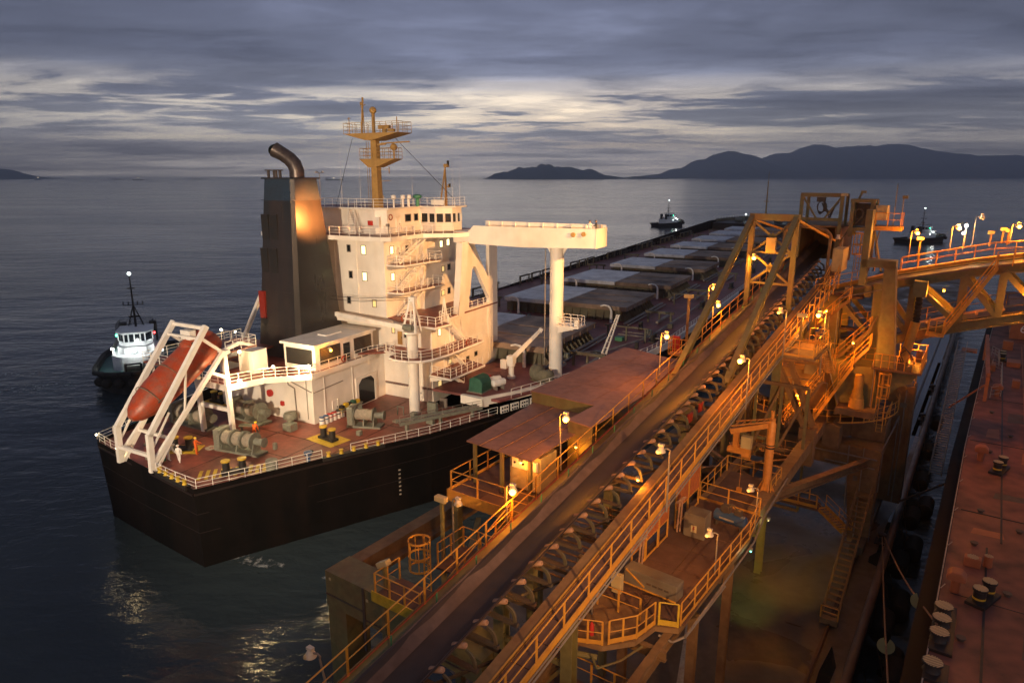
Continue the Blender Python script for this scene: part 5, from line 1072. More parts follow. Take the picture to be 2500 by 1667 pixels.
# drift of spilt ore and red guards beside the idlers
G().box(-12.1,-12.02,35.2,35.9,zc(35)+.1,zc(35)+.6).box(-12.1,-12.02,33.6,34.2,zc(34)+.1,zc(34)+.6).out('red_guard','funnel_red',cv)
# lower return deck, orange slatted
sm_=G().box(-14.6,-12.0,-.04,.04,-.02,.02).mesh('slat','loader_dusty')
for k in range(14): inst('slat',sm_,cv,(0,21.5+k*.36,zc(21.5+k*.36)-1.1))
# A-frame mast with backstays
for v in (-15.3,-12.1):
    G().beam((v,54,zc(54)-.3),(v,54,31.0),.36,.36).out('mast_leg','loader_green',cv)
    G().ibeam((v+.05,39.6,zc(39.6)-.1),(v,54,31.0),.36,.42,.06).out('backstay','loader_green',cv)
G().beam((-15.5,54,31.0),(-11.9,54,31.0),.36,.5).out('mast_head_beam','loader_green',cv)
g=G()
for z0,z1 in ((28.35,30.7),(26.0,28.35)): g.beam((-15.2,54,z0),(-12.2,54,z1),.16).beam((-15.2,54,z1),(-12.2,54,z0),.16)
for z in (28.35,26.0): g.beam((-15.2,54,z),(-12.2,54,z),.16)
g.prism([(-14.0,27.2),(-13.7,27.6),(-13.4,27.2),(-13.7,26.8)],53.92,54.08,lambda a,z,d:(a,d,z)).prism([(-14.0,29.5),(-13.7,29.9),(-13.4,29.5),(-13.7,29.1)],53.92,54.08,lambda a,z,d:(a,d,z))
g.out('mast_bracing','loader_green',cv)
G().beam((-11.95,54,30.8),(-11.2,64.5,28.6),.16).beam((-15.3,54,30.8),(-15.0,66,29),.16).out('forestay','rail_yellow',cv)
G().cbox((-13.7,53.7,28.4),(.7,.3,1.1)).out('junction_box','cabinet_cream',cv)
# supports under the conveyor
for u in (20.5,50):
    for v in (-14.9,-11.6): G().ibeam((v,u,QZ),(v,u,zc(u)-.7),.5,.5,.06,up=(0,1,0)).out('trestle_leg','loader_green',cv)
    g=G()
    for z in (7,11,15): g.beam((-14.8,u,z),(-11.7,u,z),.2)
    g.beam((-14.8,u,7),(-11.7,u,11),.15).beam((-14.8,u,11),(-11.7,u,7),.15).beam((-14.8,u,11),(-11.7,u,15),.15).out('trestle_brace','loader_green',cv)
# bright railed access platform on the right of the conveyor
ap=G().box(-10.3,-8.3,45.5,50,zc(46)-.35,zc(46)-.2).out('access_platform','loader_dusty',cv); zp=zc(46)-.2
rail(ap,[(-10.2,45.5,zp),(-8.4,45.5,zp),(-8.4,49.9,zp),(-9.6,49.9,zp)],mt='rail_yellow',flat=True,sp=.85,h=1.1,bars=(1,.55),kick=.15,joined=True)
stairs(cv,(-8.7,49.5,zp),(-9.0,55.5,zp-3.4),.8,(1,0,0),mt='loader_dusty',rails='rail_yellow',flat=True)
stairs(cv,(-10.6,60.5,zc(60)+.1),(-10.6,66,zc(66)+1.3),.7,(1,0,0),mt='loader_dusty',rails='rail_yellow',flat=True)
for k in range(6): u=52+k*1.7; G().tube((-10.2,u,zc(u)),(-10.2,u,zc(u)+1.25),.035,6).tube((-9.95,u+.25,zc(u)),(-9.95,u+.25,zc(u)+1.25),.035,6).path([(-10.2,u,zc(u)+1.25),(-9.95,u+.25,zc(u)+1.25)],.035).out('grab_rail','rail_yellow',cv)
# head end: hood, portal and hose reel
hd=G().box(-14.95,-14.75,66,74,26.2,29.6).box(-11.5,-11.3,66,74,26.2,29.6).box(-14.95,-11.3,66,74,29.6,29.75).box(-14.95,-11.3,73.8,74,26,29.6).out('head_hood','loader_dusty',cv)
hp=G()
for v in (-14.5,-11.2): hp.beam((v,66,26),(v,66,32.5),.28)
hp.beam((-14.6,66,32.4),(-11.1,66,32.4),.3,.34).beam((-14.6,66,30.3),(-11.1,66,30.3),.24).beam((-14.4,66,32.2),(-13.2,66,30.4),.14).beam((-11.3,66,32.2),(-12.5,66,30.4),.14).beam((-14.5,68.6,29.7),(-14.5,68.6,32.4),.24).beam((-11.2,68.6,29.7),(-11.2,68.6,32.4),.24).beam((-14.5,68.6,32.4),(-11.2,68.6,32.4),.24).beam((-11.2,66,32.4),(-11.2,68.6,32.4),.2).beam((-14.5,66,32.4),(-14.5,68.6,32.4),.2)
hp.out('head_portal','loader_green',cv)
g=G()
for k in range(6):
    a=[(-12.95+.42*math.cos(q)*(.6+.08*k),66.3+.1*k,31.35+(.62-.03*k)*math.sin(q)) for q in [i*math.pi/6 for i in range(13)]]; g.path(a,.035,5)
for k in range(4):
    g.path([(-12.9,66.4,31.7),(-12.6+.1*k,66.4,31),(-12.2,66.4,30.9-.25*k),(-11.8,66.4,31.4),(-11.5,66.4,31.8)],.04,5)
g.out('cable_loops','steel_dark',cv); G().box(-13.3,-12.6,66.1,66.5,31.8,32.2).out('trolley','steel_dark',cv)
G().cbox((-11.05,65.8,32.35),(.5,.3,.2)).out('floodlight','cabinet_cream',cv)
G().box(-10.9,-10.1,62.5,65,26.2,28.1).out('control_cabinet','cabinet_cream',cv)
G().path([(-14.9,62.5,25.5),(-14.9,62.5,29.6),(-14.6,62.5,30.0),(-11.6,62.5,29.6),(-11.2,62.5,29.2),(-11.2,62.5,25.5)],.14,8).out('pipe_portal','loader_dusty',cv)
# ---------------------------------------------------------------- roofed control platform left of the conveyor
cp=thing('control_platform','steel platform left of the conveyor with rusty sheet roofs and railings','platform',QUAY)
F=18.3
G().box(-21.2,-15.8,24.6,46,F-.35,F-.05).out('floor_frame','loader_green',cp)
fpm=G().box(-.88,.88,-.68,.68,-.025,.025).mesh('floor_plate','rust_floor')
for i in range(3):
    for j in range(6): inst('floor_plate',fpm,cp,(-20.3+i*1.8,25.3+j*1.38,F-.02))
G().box(-21.25,-15.8,24.54,24.6,F-.5,F+.12).box(-21.27,-21.2,24.54,33,F-.5,F+.12).out('edge_plate','rail_yellow',cp)
rail(cp,[(-21.1,32.5,F),(-21.1,24.7,F),(-16,24.7,F)],mt='rail_yellow',flat=True,sp=1.5,h=1.1,bars=(1,.52),r=.03)
rm_=G().prism([(-21.1,26.0),(-16.9,25.7),(-16.9,31.9),(-18.2,33.2),(-21.6,33.2)],[20.55]*5,[20.62]*5).out('low_roof','roof_rust',cp)
sm2=G().box(-.015,.015,-3.6,3.6,0,.05).mesh('roof_seam','roof_rust')
for k in range(3): inst('roof_seam',sm2,rm_,(-20.1+k*1.15,29.4,20.63))
for v,u in ((-20.7,26.2),(-18.9,26.1),(-17.1,26.0),(-20.8,32),(-17.2,31.6)): G().ibeam((v,u,F),(v,u,20.55),.16,.16,.02,up=(0,1,0)).out('roof_post','loader_green',cp)
br_=G().prism([(-21.8,33.1),(-17.3,32.9),(-17.4,30.0),(-15.75,29.7),(-15.75,45.2),(-18,45.2),(-21.9,46.3)],21.3,21.36).out('high_roof','roof_rust',cp)
G().prism([(-21.75,33.15),(-17.35,32.95),(-17.35,33.05),(-21.75,33.25)],20.6,21.29).prism([(-17.3,30.1),(-15.8,29.85),(-15.8,29.95),(-17.3,30.2)],F,21.29).prism([(-17.4,30.1),(-17.3,30.1),(-17.3,33),(-17.4,33)],F,21.29).prism([(-21.8,33.3),(-21.7,33.3),(-21.8,46.2),(-21.9,46.2)],F,21.29).out('house_wall','loader_green',cp)
for k in range(3):
    for u in (35.6,): pass
for u,ln in ((36.2,6.1),(39.3,6.1),(42.4,6.1)): G().box(-21.85,-15.8,u-.02,u+.02,21.36,21.375).out('roof_seam','roof_rust',br_)
for v in (-19.8,-17.8): G().box(v-.02,v+.02,33.2,45.2,21.36,21.375).out('roof_seam','roof_rust',br_)
for v,u in ((-21,25),(-21,33),(-16.3,25),(-21.5,45),(-16.5,45),(-16.3,33)): G().beam((v,u,QZ if v<-20 else QZ),(v,u,F-.3),.4).out('support_column','loader_green',cp)
t=thing('electrical_cabinet','pair of cream electrical cabinets under the low sheet roof','cabinet',QUAY,(-18.9,26.8,F))
G().box(0,1.9,0,1.5,.08,2.0).out('body','cabinet_cream',t,bevel=.02)
for x0,x1 in ((.08,.58),(.62,1.12),(1.16,1.82)):
    d=G().box(x0,x1,-.03,-.0,.15,1.2).out('door','cabinet_cream',t); G().box(x0+.06,x1-.06,-.045,-.03,.22,.62).box(x0+.06,x1-.06,-.045,-.03,.7,1.12).out('door_panel','cabinet_cream',d)
G().box(.3,1.25,-.25,-.04,1.3,1.85).out('control_box','ship_white',t,bevel=.02); G().box(1.35,1.75,-.2,-.04,1.3,1.8).out('control_box','ship_white',t,bevel=.02); G().lathe([(.06,-.3),(.06,-.24)],(.5,0,1.6),10,'Y').lathe([(.06,-.3),(.06,-.24)],(1.0,0,1.6),10,'Y').out('gauge','bollard_black',t)
t=thing('equipment_box','dark slanted equipment box behind the cabinets on the roofed platform','cabinet',QUAY,(-19.9,29.5,F)); G().prism([(0,0),(1.6,0),(1.6,.9),(.3,1.3),(0,1.1)],0,1.4,lambda a,z,d:(a,d,z)).out('body','steel_dark',t,bevel=.03); G().cbox((.8,.2,0),(1.7,.3,.1)).out('base','loader_dusty',t)
# ---------------------------------------------------------------- green frame standing at the quay edge (bottom left)
df=thing('pier_frame','green painted steel portal frame at the quay edge, bottom left beside the water','frame',QUAY)
G().prism([(-25.0,15),(-22.2,15),(-17.2,14.55),(-15.2,14.2),(-15.2,13.0),(-22.4,13.1),(-23.7,13.1),(-25.0,13.1)],19.5,21.1,lambda a,z,d:(a,d,z)).out('cross_beam','loader_green',df)
G().box(-25,-23.7,19.55,21.05,QZ,13.12).out('leg','loader_green',df); G().box(-25.02,-22.3,19.46,19.5,13.7,13.78).box(-22.35,-22.2,19.44,19.5,11.6,15.02).box(-22.2,-16,19.46,19.5,13.3,13.36).out('pipe','steel_dark',df)
G().box(-24.9,-24.1,21.1,34,14.1,15.0).box(-24.1,-23.6,21.1,34,14.1,14.35).out('edge_girder','loader_dusty',df)
G().cbox((-24.6,19.45,14.6),(.14,.03,.14)).cbox((-22.0,19.45,14.4),(.14,.03,.14)).out('number_plate','cabinet_cream',df)
G().box(-24.9,-24.3,33.5,34.3,QZ-4,14.1).out('leg','loader_green',df)
G().beam((-23.5,21.5,13.6),(-19.5,22.5,13.4),.25).beam((-23.5,30,13.6),(-20,24,13.6),.3).out('brace','loader_green',df)
lp=G().box(-19.9,-17.1,17.9,19.6,16.3,16.42).box(-19.3,-16.3,21.2,23.4,16.3,16.42).out('landing','rust_floor',df)
G().box(-19.9,-17.1,17.84,17.9,16.2,16.7).out('kick_plate','paint_yellow',df)
rail(df,[(-19.8,19.5,16.4),(-19.8,18,16.4),(-17.2,18,16.4)],mt='rail_yellow',flat=True,sp=1.0,h=1.1,bars=(1,.55),r=.03); rail(df,[(-19.2,21.4,16.4),(-19.2,23.3,16.4),(-16.4,23.3,16.4)],mt='rail_yellow',flat=True,sp=.9,h=1.1,bars=(1,.55),r=.03)
rail(df,[(-17,19.6,16.4),(-15.9,22.6,zc(22.6)-.5)],mt='rail_yellow',flat=True,sp=1.0,h=1.1,bars=(1,.55),r=.03)
for v,u in ((-19.5,18.2),(-17.5,19.3),(-19,21.6),(-19,23.2)): G().beam((v,u,14),(v,u,16.3),.2).out('landing_post','loader_green',df)
def cage(parent,x,y,z0,z1,r=.42):
    g=G()
    for z in (z0+.9,(z0+z1)/2+.4,z1): 
        a=[(x+r*math.cos(q),y+r*math.sin(q),z) for q in [i*math.pi/8 for i in range(17)]]
        for p,q in zip(a,a[1:]): g.beam(p,q,.03,.09)
    for k in range(7): q=k*math.pi/3.5; g.beam((x+r*math.cos(q),y+r*math.sin(q),z0+.9),(x+r*math.cos(q),y+r*math.sin(q),z1),.05,.02)
    o=g.out('ladder_cage','rail_yellow',parent)
    g=G()
    for s_ in (-.2,.2): g.beam((x+s_,y+r,z0-2),(x+s_,y+r,z1),.05)
    for k in range(int((z1-z0+2)/.3)): g.tube((x-.2,y+r,z0-2+k*.3),(x+.2,y+r,z0-2+k*.3),.015,5)
    g.out('ladder','rail_yellow',o); return o
cage(df,-19.6,20.6,15.6,17.9,.5)
# ---------------------------------------------------------------- service platform right of the conveyor
S_=15.0
sp_=thing('service_platform','railed steel machinery platform slung to the right of the conveyor','platform',QUAY)
po=[(-12.9,22.0),(-11.1,22.4),(-10.1,23.5),(-9.8,24.9),(-8.9,25.3),(-8.6,34.6),(-8.9,37.6),(-12.7,37.8)]
G().prism(po,S_-.3,S_-.06).out('floor_frame','loader_dusty',sp_)
fm2=G().box(-.98,.98,-.98,.98,-.02,.02).mesh('floor_plate','rust_floor')
for i in range(2):
    for j in range(6): inst('floor_plate',fm2,sp_,(-11.75+i*2.0,26.6+j*2.0,S_-.03))
rail(sp_,[(-12.9,22.2,S_),(-12.2,21.9,S_),(-11.1,22.4,S_)],mt='rail_yellow',flat=True,sp=.8,h=1.12,bars=(1,.52),kick=.2,r=.032)
rail(sp_,[(-10.9,22.6,S_),(-10.1,23.6,S_),(-9.85,24.9,S_)],mt='rail_yellow',flat=True,sp=.75,h=1.12,bars=(1,.52),kick=.22,r=.032)
rail(sp_,[(-9.7,25.0,S_),(-8.95,25.3,S_)],mt='paint_yellow',flat=True,sp=.6,h=1.12,bars=(1,.1),kick=.25,r=.032)
rail(sp_,[(-8.9,25.5,S_),(-8.6,34.6,S_),(-8.9,37.5,S_),(-12.6,37.7,S_)],mt='rail_yellow',flat=True,sp=1.5,h=1.12,bars=(1,.52),kick=.15,r=.032)
rail(sp_,[(-12.6,24.8,S_),(-10.5,24.8,S_)],mt='rail_yellow',flat=True,sp=1.0,h=1.1,bars=(1,.52),r=.03)
G().path([(-8.5,25,S_-.1),(-8.35,34.6,S_-.1),(-8.7,38,S_-.1),(-8.9,44,S_-.1)],.05).path([(-9.6,24.8,S_-.35),(-9.0,24.9,S_-.5),(-8.6,25.4,S_-.35),(-8.4,30,S_-.3)],.06).out('conduit','galv',sp_)
for v in (-12.6,-9.3): G().ibeam((v,10,S_-.62),(v,50,S_-.62),.35,.6,.05).out('bearer','loader_dusty',sp_)
for u in (24,31,37): G().ibeam((-12.8,u,S_-.6),(-8.9,u,S_-.6),.25,.45,.04).out('cross_beam','loader_dusty',sp_)
# screen wall with mesh panels between conveyor and platform
for k,(u0,u1,dz) in enumerate(((27.8,29.4,0),(29.5,31.0,0),(31.1,32.3,0),(33.4,35.2,.3),(35.3,37,.3))):
    f=G()
    for a,b_ in (((u0,S_),(u0,S_+2.3+dz)),((u1,S_),(u1,S_+2.3+dz)),((u0,S_+2.3+dz),(u1,S_+2.3+dz)),((u0,S_+1.1),(u1,S_+1.1)),((u0,S_+.08),(u1,S_+.08))): f.beam((-12.35,*a),(-12.35,*b_),.07)
    o=f.out('screen_frame','rail_yellow',sp_); G().box(-12.36,-12.34,u0+.04,u1-.04,S_+1.12,S_+2.26+dz).out('screen_panel','moored_orange',o)
    g=G(); 
    for q in range(6): uu=u0+(u1-u0)*(q+.5)/6; g.box(-12.33,-12.30,uu-.02,uu+.02,S_+1.12,S_+2.25+dz)
    g.out('rib','moored_orange',o)
for k,u in enumerate((28.0,33.0)):
    g=G()
    for q in range(3): g.path([(-12.0+.06*q+.2*math.cos(i*.6),u+.22*math.sin(i*.6),S_+2.0+.22*math.cos(i*.6)) for i in range(11)],.035,5)
    g.path([(-12.0,u,S_+1.9),(-12.05,u-.05,S_+.1)],.05).path([(-11.9,u+.1,S_+1.9),(-11.95,u+.1,S_+.1)],.05).out('cable_coil','roller',sp_)
cage(sp_,-12.3,21.5,S_-.8,S_+1.9,.45)
G().path([(-11.4,22.0,S_-.3),(-10.9,21.6,S_-.5),(-10.3,22.6,S_-.5),(-9.9,23.8,S_-.4)],.05).tube((-12.6,21.6,S_-.4),(-11.2,22.2,S_-.5),.13,8).out('pipe','loader_green',sp_)
lz=13.0
G().box(-13.7,-9.3,19.8,22.2,lz-.15,lz).out('lower_landing','rust_floor',sp_); rail(sp_,[(-13.6,22.2,lz),(-9.3,22.2,lz)],mt='rail_yellow',flat=True,sp=1.2,h=1.1,bars=(1,.55),r=.03); rail(sp_,[(-13.6,20,lz),(-13.6,22.2,lz)],mt='rail_yellow',flat=True,sp=1.2,h=1.1,bars=(1,.55),r=.03)
rail(cv,[(-13.3,16.6,S_-1),(-12.9,19.4,S_+.6)],mt='rail_yellow',flat=True,sp=1.2,h=1.1,bars=(1,.55),r=.03)
G().ibeam((-9.0,27.5,QZ),(-9.0,27.5,S_-.6),.4,.4,.05,up=(0,1,0)).ibeam((-12.5,27.5,QZ),(-12.5,27.5,S_-.6),.4,.4,.05,up=(0,1,0)).ibeam((-9.0,32.6,QZ),(-9.0,32.6,S_-.6),.4,.4,.05,up=(0,1,0)).out('support_leg','loader_dusty',sp_)
t=thing('grey_switch_box','grey cabinet with lightning warning plate on the service platform','cabinet',QUAY,(-11.7,33.0,S_)); G().box(0,1.15,0,1.0,0,1.35).out('body','cabinet_grey',t,bevel=.03); G().box(.0,1.15,-.02,0,.1,1.25).out('door','cabinet_grey',t)
G().box(.42,.72,-.05,-.022,.35,.75).out('warning_plate','stripe_cream',t); G().prism([(.55,.70),(.61,.70),(.57,.58),(.63,.58),(.51,.40),(.55,.53),(.50,.53)],-.06,-.05,lambda a,z,d:(a,d,z)).out('bolt_sign','red_paint',t)
t=thing('air_compressor','blue horizontal tank air compressor at the far rail of the service platform','compressor',QUAY,(-9.9,35.3,S_),R(-8)); G().sweep([(-.95,0,.55),(-.85,0,.55),(.85,0,.55),(.95,0,.55)],[.15,.33,.33,.15],14).out('tank','blue_paint',t,smooth=True)
G().cbox((-.25,0,.88),(.5,.4,.35)).cbox((.45,0,.88),(.35,.3,.3)).lathe([(.24,-.26),(.24,-.2)],(-.25,0,1.1),12,'Y').out('motor','steel_dark',t); G().path([(-.3,0,1.25),(0,.1,1.35),(.4,0,1.15),(.5,0,.9)],.04).cbox((-.7,0,0),(.08,.5,.3)).cbox((.7,0,0),(.08,.5,.3)).out('pipework','steel_dark',t); G().box(-.5,.35,-.345,-.335,.52,.62).out('worn_stripe','marking_white',t)
t=thing('long_equipment_case','long dull metal case across the near end of the service platform','cabinet',QUAY,(-12.3,26.9,S_),R(-4)); G().box(0,2.7,0,.75,.12,.95).out('body','cabinet_grey',t,bevel=.03); G().beam((.1,-.03,.9),(1.1,-.03,.3),.06).box(0,2.7,-.02,0,.12,.2).out('front_strut','rail_yellow',t)
g=G(); [g.box(1.2+.3*q,1.42+.3*q,-.03,-.005,.5,.58) for q in range(4)]; g.out('vent_slot','steel_dark',t)
t=thing('small_wall_cabinet','small pale cabinet on a post beside the ladder cage platform','cabinet',QUAY,(-12.3,25.5,S_)); G().box(0,.5,0,.3,.4,1.3).out('body','cabinet_cream',t,bevel=.02); G().cbox((.25,.15,0),(.1,.1,.4)).out('stand','steel_dark',t)
t=thing('fire_extinguisher','red fire extinguisher hanging on the yellow rail near the ladder cage','extinguisher',QUAY,(-11.55,22.3,S_)); G().lathe([(.02,.35),(.1,.38),(.1,.85),(.04,.95),(.04,1.0)],(0,0,0),10).out('cylinder','red_paint',t,smooth=True); G().cbox((0,0,1.0),(.14,.04,.06)).out('handle','bollard_black',t)
# ---------------------------------------------------------------- ship loader: portal, slewing part, mast, boom
sl_=thing('ship_loader','big dusty green and orange ship loader with slewing platform, mast column and truss boom','ship loader',QUAY)
def taper(g,a,b_,u0,u1):   # a,b: (v0,v1,z) bottom and top faces
    g.prism([(a[0],a[2]),(a[1],a[2]),(b_[1],b_[2]),(b_[0],b_[2])],u0,u1,lambda x,z,d:(x,d,z)); return g
# portal
taper(G(),(-6.65,-5.15,4.6),(-7.3,-5.05,11.0),58,60).out('portal_leg','loader_dusty',sl_)
G().box(-10.6,-5.0,58,60,11.0,12.85).out('portal_beam','loader_dusty',sl_)
G().box(-5.75,-3.75,66,67.8,5.4,16.3).out('portal_leg','loader_dusty',sl_)
G().box(-7.5,-5.2,60,66,11.0,12.8).out('portal_side_beam','loader_dusty',sl_)
G().box(-21,-10.6,58,60,11.0,12.85).box(-21,-5.8,66,68,11,12.8).out('portal_beam','loader_dusty',sl_)
for u in (58,66): G().box(-20.8,-19.2,u,u+2,4.6,12.8).out('portal_leg','loader_dusty',sl_)
G().box(-5.15,-5.05,58.3,58.36,4.8,12.5).out('conduit','galv',sl_)
g=G()
for v,us in ((-5.7,(56.5,58.2,60,62,64,66,68)),(-20,(57,59,61,64,66,68))):
    for u in us: g.lathe([(.1,-.2),(.36,-.18),(.36,.18),(.1,.2)],(v,u,4.45),14,'X')
g.out('travel_wheel','steel_dark',sl_,smooth=True)
G().box(-6.15,-5.2,56,69,4.65,5.3).box(-20.5,-19.5,56.5,69,4.65,5.3).out('bogie_beam','steel_dark',sl_)
G().box(-9.15,-7.95,56.6,58.2,12.9,14.7).prism([(-9.2,14.7),(-8.5,14.95),(-7.9,14.7)],56.5,58.3,lambda a,z,d:(a,d,z)).out('cable_house','loader_dusty',sl_)
G().box(-7.6,-5.1,60.3,64,12.85,14.3).prism([(-7.6,60.3),(-5.1,60.3),(-5.1,64),(-7.6,64)],14.3,[14.3,14.35,14.7,14.7]).out('drive_house','loader_dusty',sl_)
# slewing ring with gear teeth and round walkway
CX,CY=-11.8,63.5
G().lathe([(5.2,12.85),(5.2,14.4),(5.9,14.7)],(CX,CY,0),40).out('ring_girder','loader_dusty',sl_,smooth=True)
G().lathe([(5.3,14.9),(5.35,15.5),(4.9,15.5)],(CX,CY,0),40).out('slew_ring','steel_dark',sl_,smooth=True)
g=G()
for k in range(64):
    a=2*math.pi*k/64; g.beam((CX+5.35*math.cos(a),CY+5.35*math.sin(a),15.2),(CX+5.55*math.cos(a),CY+5.55*math.sin(a),15.2),.22,.5)
g.out('gear_teeth','loader_dusty',sl_)
g=G()
for k in range(40):
    a0,a1=2*math.pi*k/40,2*math.pi*(k+1)/40
    P=[(CX+r_*math.cos(a),CY+r_*math.sin(a)) for r_,a in ((5.7,a0),(7.2,a0),(7.2,a1),(5.7,a1))]; g.prism(P,14.66,14.74)
g.out('ring_walkway','rust_floor',sl_)
ring=[(CX+7.15*math.cos(R(a)),CY+7.15*math.sin(R(a)),14.74) for a in range(-115,61,8)]
rail(sl_,ring,mt='rail_yellow',flat=True,sp=1.4,h=1.1,bars=(1,.55),r=.028,kick=.12)
# machinery house on the turntable
G().prism([(-13.6,57.8),(-9.2,57.8),(-8.4,60),(-8.4,67),(-13.6,67)],15.5,18.6).out('turntable_house','loader_dusty',sl_)
taper(G(),(-8.4,-5.9,15.8),(-9.4,-5.6,19.7),57.2,62).out('bracket_box','loader_green',sl_)
G().prism([(-5.9,16.6),(-5.6,19.75),(-3.2,19.75),(-3.6,18.9),(-4.4,18.5)],57.1,61.5,lambda a,z,d:(a,d,z)).out('cantilever_bracket','loader_green',sl_)
G().box(-6.3,-3.0,56.6,62,19.75,19.9).out('mast_platform','rust_floor',sl_); rail(sl_,[(-6.2,56.7,19.9),(-3.1,56.7,19.9),(-3.1,61.9,19.9),(-5,61.9,19.9)],mt='rail_yellow',flat=True,sp=.55,h=1.1,bars=(1,.55),r=.028,joined=True)
G().lathe([(.55,16.6),(.55,17.0),(.5,17.1),(.52,17.25),(.44,17.4),(.46,17.5),(.38,17.7),(.40,17.8),(.32,18.2),(.34,18.6),(.30,19.2)],(-7.0,56.5,0),18).out('bellows_cylinder','rail_yellow',sl_,smooth=True)
G().box(-8.3,-5.6,55.6,57.6,16.1,16.6).out('cylinder_seat','loader_dusty',sl_)
# mast column, leaning box with a head arm
taper(G(),(-6.15,-4.85,19.9),(-6.35,-5.65,27.9),57,58.4).out('mast_column','loader_green',sl_)
G().box(-7.9,-5.6,57,58.3,27.4,27.95).out('mast_arm','loader_green',sl_)
G().tube((-4.75,56.9,19.9),(-5.55,56.9,27.6),.04,6).out('cable_run','galv',sl_)
G().box(-7.95,-7.5,57,58,26.0,31.6).out('arm_post','loader_green',sl_)
# operator cab tower with fan house
g=G().beam((-10.3,66,28.9),(-10.3,66,32.1),.3).beam((-8.75,66,26.5),(-8.75,66,32.1),.34).box(-10.5,-8.6,65.8,68,31.8,32.1).box(-10.45,-8.6,65.9,68,29.4,29.7).beam((-8.75,68,26.5),(-8.75,68,32),.3).beam((-10.3,68,28.9),(-10.3,68,32.1),.3); g.out('tower_frame','loader_green',sl_)
G().box(-10.1,-9.0,66.6,67.6,29.8,31.7).out('winch_housing','steel_dark',sl_)
g=G(); [g.path([(-9.8+.3*math.cos(i*.7)*(1+.1*q),66+.1*q,30.8+.45*math.sin(i*.7)) for i in range(10)],.04,5) for q in range(4)]; g.path([(-9.6,66,30.6),(-10.1,66,29.9),(-11,66,29.7),(-11.3,66,30.1)],.06); g.out('cable_loops','steel_dark',sl_)
G().box(-8.5,-7.6,65.7,67,30.4,31.6).box(-8.35,-7.85,65.62,65.7,30.6,31.4).out('operator_cab','cabinet_cream',sl_)
G().box(-8.5,-6.4,65.5,67.5,29.55,29.9).out('cab_platform','rail_yellow',sl_); rail(sl_,[(-8.4,65.6,29.9),(-6.5,65.6,29.9),(-6.5,67.4,29.9)],mt='rail_yellow',flat=True,sp=.9,h=1.1,bars=(1,.5),r=.03)
g=G().beam((-8.5,66.5,29.5),(-7.2,63,26.4),.14).beam((-10.4,66,29.6),(-11.2,66,28),.14).tube((-7.1,66,29.9),(-7.1,66,33.4),.03,5).tube((-9.9,66,32.1),(-9.7,66,32.7),.1,6).box(-9.8,-9.4,65.9,66.2,32.6,32.8).tube((-6.5,65.6,29.9),(-6.5,65.6,32.3),.03,5).box(-6.6,-6.2,65.5,65.7,32.2,32.45); g.out('strut','loader_green',sl_)
for v in (-8.35,-8.0): G().path([(v,65.7,29.5),(v-.1,65,28.2),(v+.15,64.8,27.2),(v,64.6,26.2)],.05).out('hydraulic_hose','steel_dark',sl_)
# inner truss of the pylon
G().box(-10.35,-9.4,60,60.6,19.6,24.6).out('pylon_column','loader_green',sl_); G().box(-7.2,-6.4,60,60.6,19.6,25.8).out('pylon_column','loader_green',sl_)
text('5',sl_,(-9.9,59.97,20.7),(R(90),0,0),.85,'steel_dark')
for a,b_ in (((-9.4,24.0),(-6.8,21.2)),((-10.4,24.0),(-11.8,20.8)),((-5.0,22.6),(-6.4,24.2))): G().beam((a[0],60.2,a[1]),(b_[0],60.2,b_[1]),.34,.34).out('pylon_brace','loader_green',sl_)
G().box(-13.5,-6.0,59.6,64,19.4,19.6).out('pylon_floor','rust_floor',sl_); rail(sl_,[(-13.4,59.7,19.6),(-9,59.7,19.6),(-6.2,59.7,19.6)],mt='rail_yellow',flat=True,sp=1,h=1.1,bars=(1,.55),r=.03,kick=.15,joined=True)
for k,(v,z) in enumerate(((-12.4,20.3),(-11.4,20.2),(-8.6,20.4),(-8.0,20.2))): G().lathe([(.15,-.4),(.32,-.35),(.32,.35),(.15,.4)],(v,61,z),12,'X').cbox((v,61.4,19.6),(.8,.6,.5)).out('drive_motor','loader_dusty',sl_,smooth=True)
# boom truss over the moored ship
top=[(-12.5,23.7),(-10.5,24.2),(-5.9,25.8),(-.9,27.1),(2,27.7),(8,28.2),(16,28.8)]; bot=[(-12.5,19.8),(-5.3,21.4),(-1.3,22.9),(2.6,24.1),(8,25.1),(16,25.8)]
def zi(L_,v):
    for (a,za),(b_,zb_) in zip(L_,L_[1:]):
        if a<=v<=b_: return za+(zb_-za)*(v-a)/(b_-a)
bm_=link(bpy.data.objects.new('boom',bpy.data.meshes.new('boom'))); 
g=G()
for u in (60.9,64.2):
    for Lc in (top,bot):
        for (a,za),(b_,zb_) in zip(Lc,Lc[1:]): g.ibeam((a,u,za),(b_,u,zb_),.5,.72,.07)
bpy.data.objects.remove(bm_); bm_=g.out('boom_chord','loader_green',sl_)
nodes=[-12.2,-9.6,-7.0,-4.6,-1.4,1.0,3.6,6.2,9,12,15]
for i,v in enumerate(nodes):
    for u in (60.9,64.2):
        G().ibeam((v,u,zi(bot,v)+.3),(v,u,zi(top,v)-.3),.46,.42,.05,up=(0,1,0)).out('vertical','loader_green',bm_)
        if i<len(nodes)-1:
            w_=nodes[i+1]; G().beam((v,u,zi(top,v)-.2),(w_,u,zi(bot,w_)+.25),.40,.38).out('diagonal','loader_green',bm_)
    G().beam((v,60.9,zi(bot,v)),(v,64.2,zi(bot,v)),.2).beam((v,60.9,zi(top,v)),(v,64.2,zi(top,v)),.2).out('cross_member','loader_green',bm_)
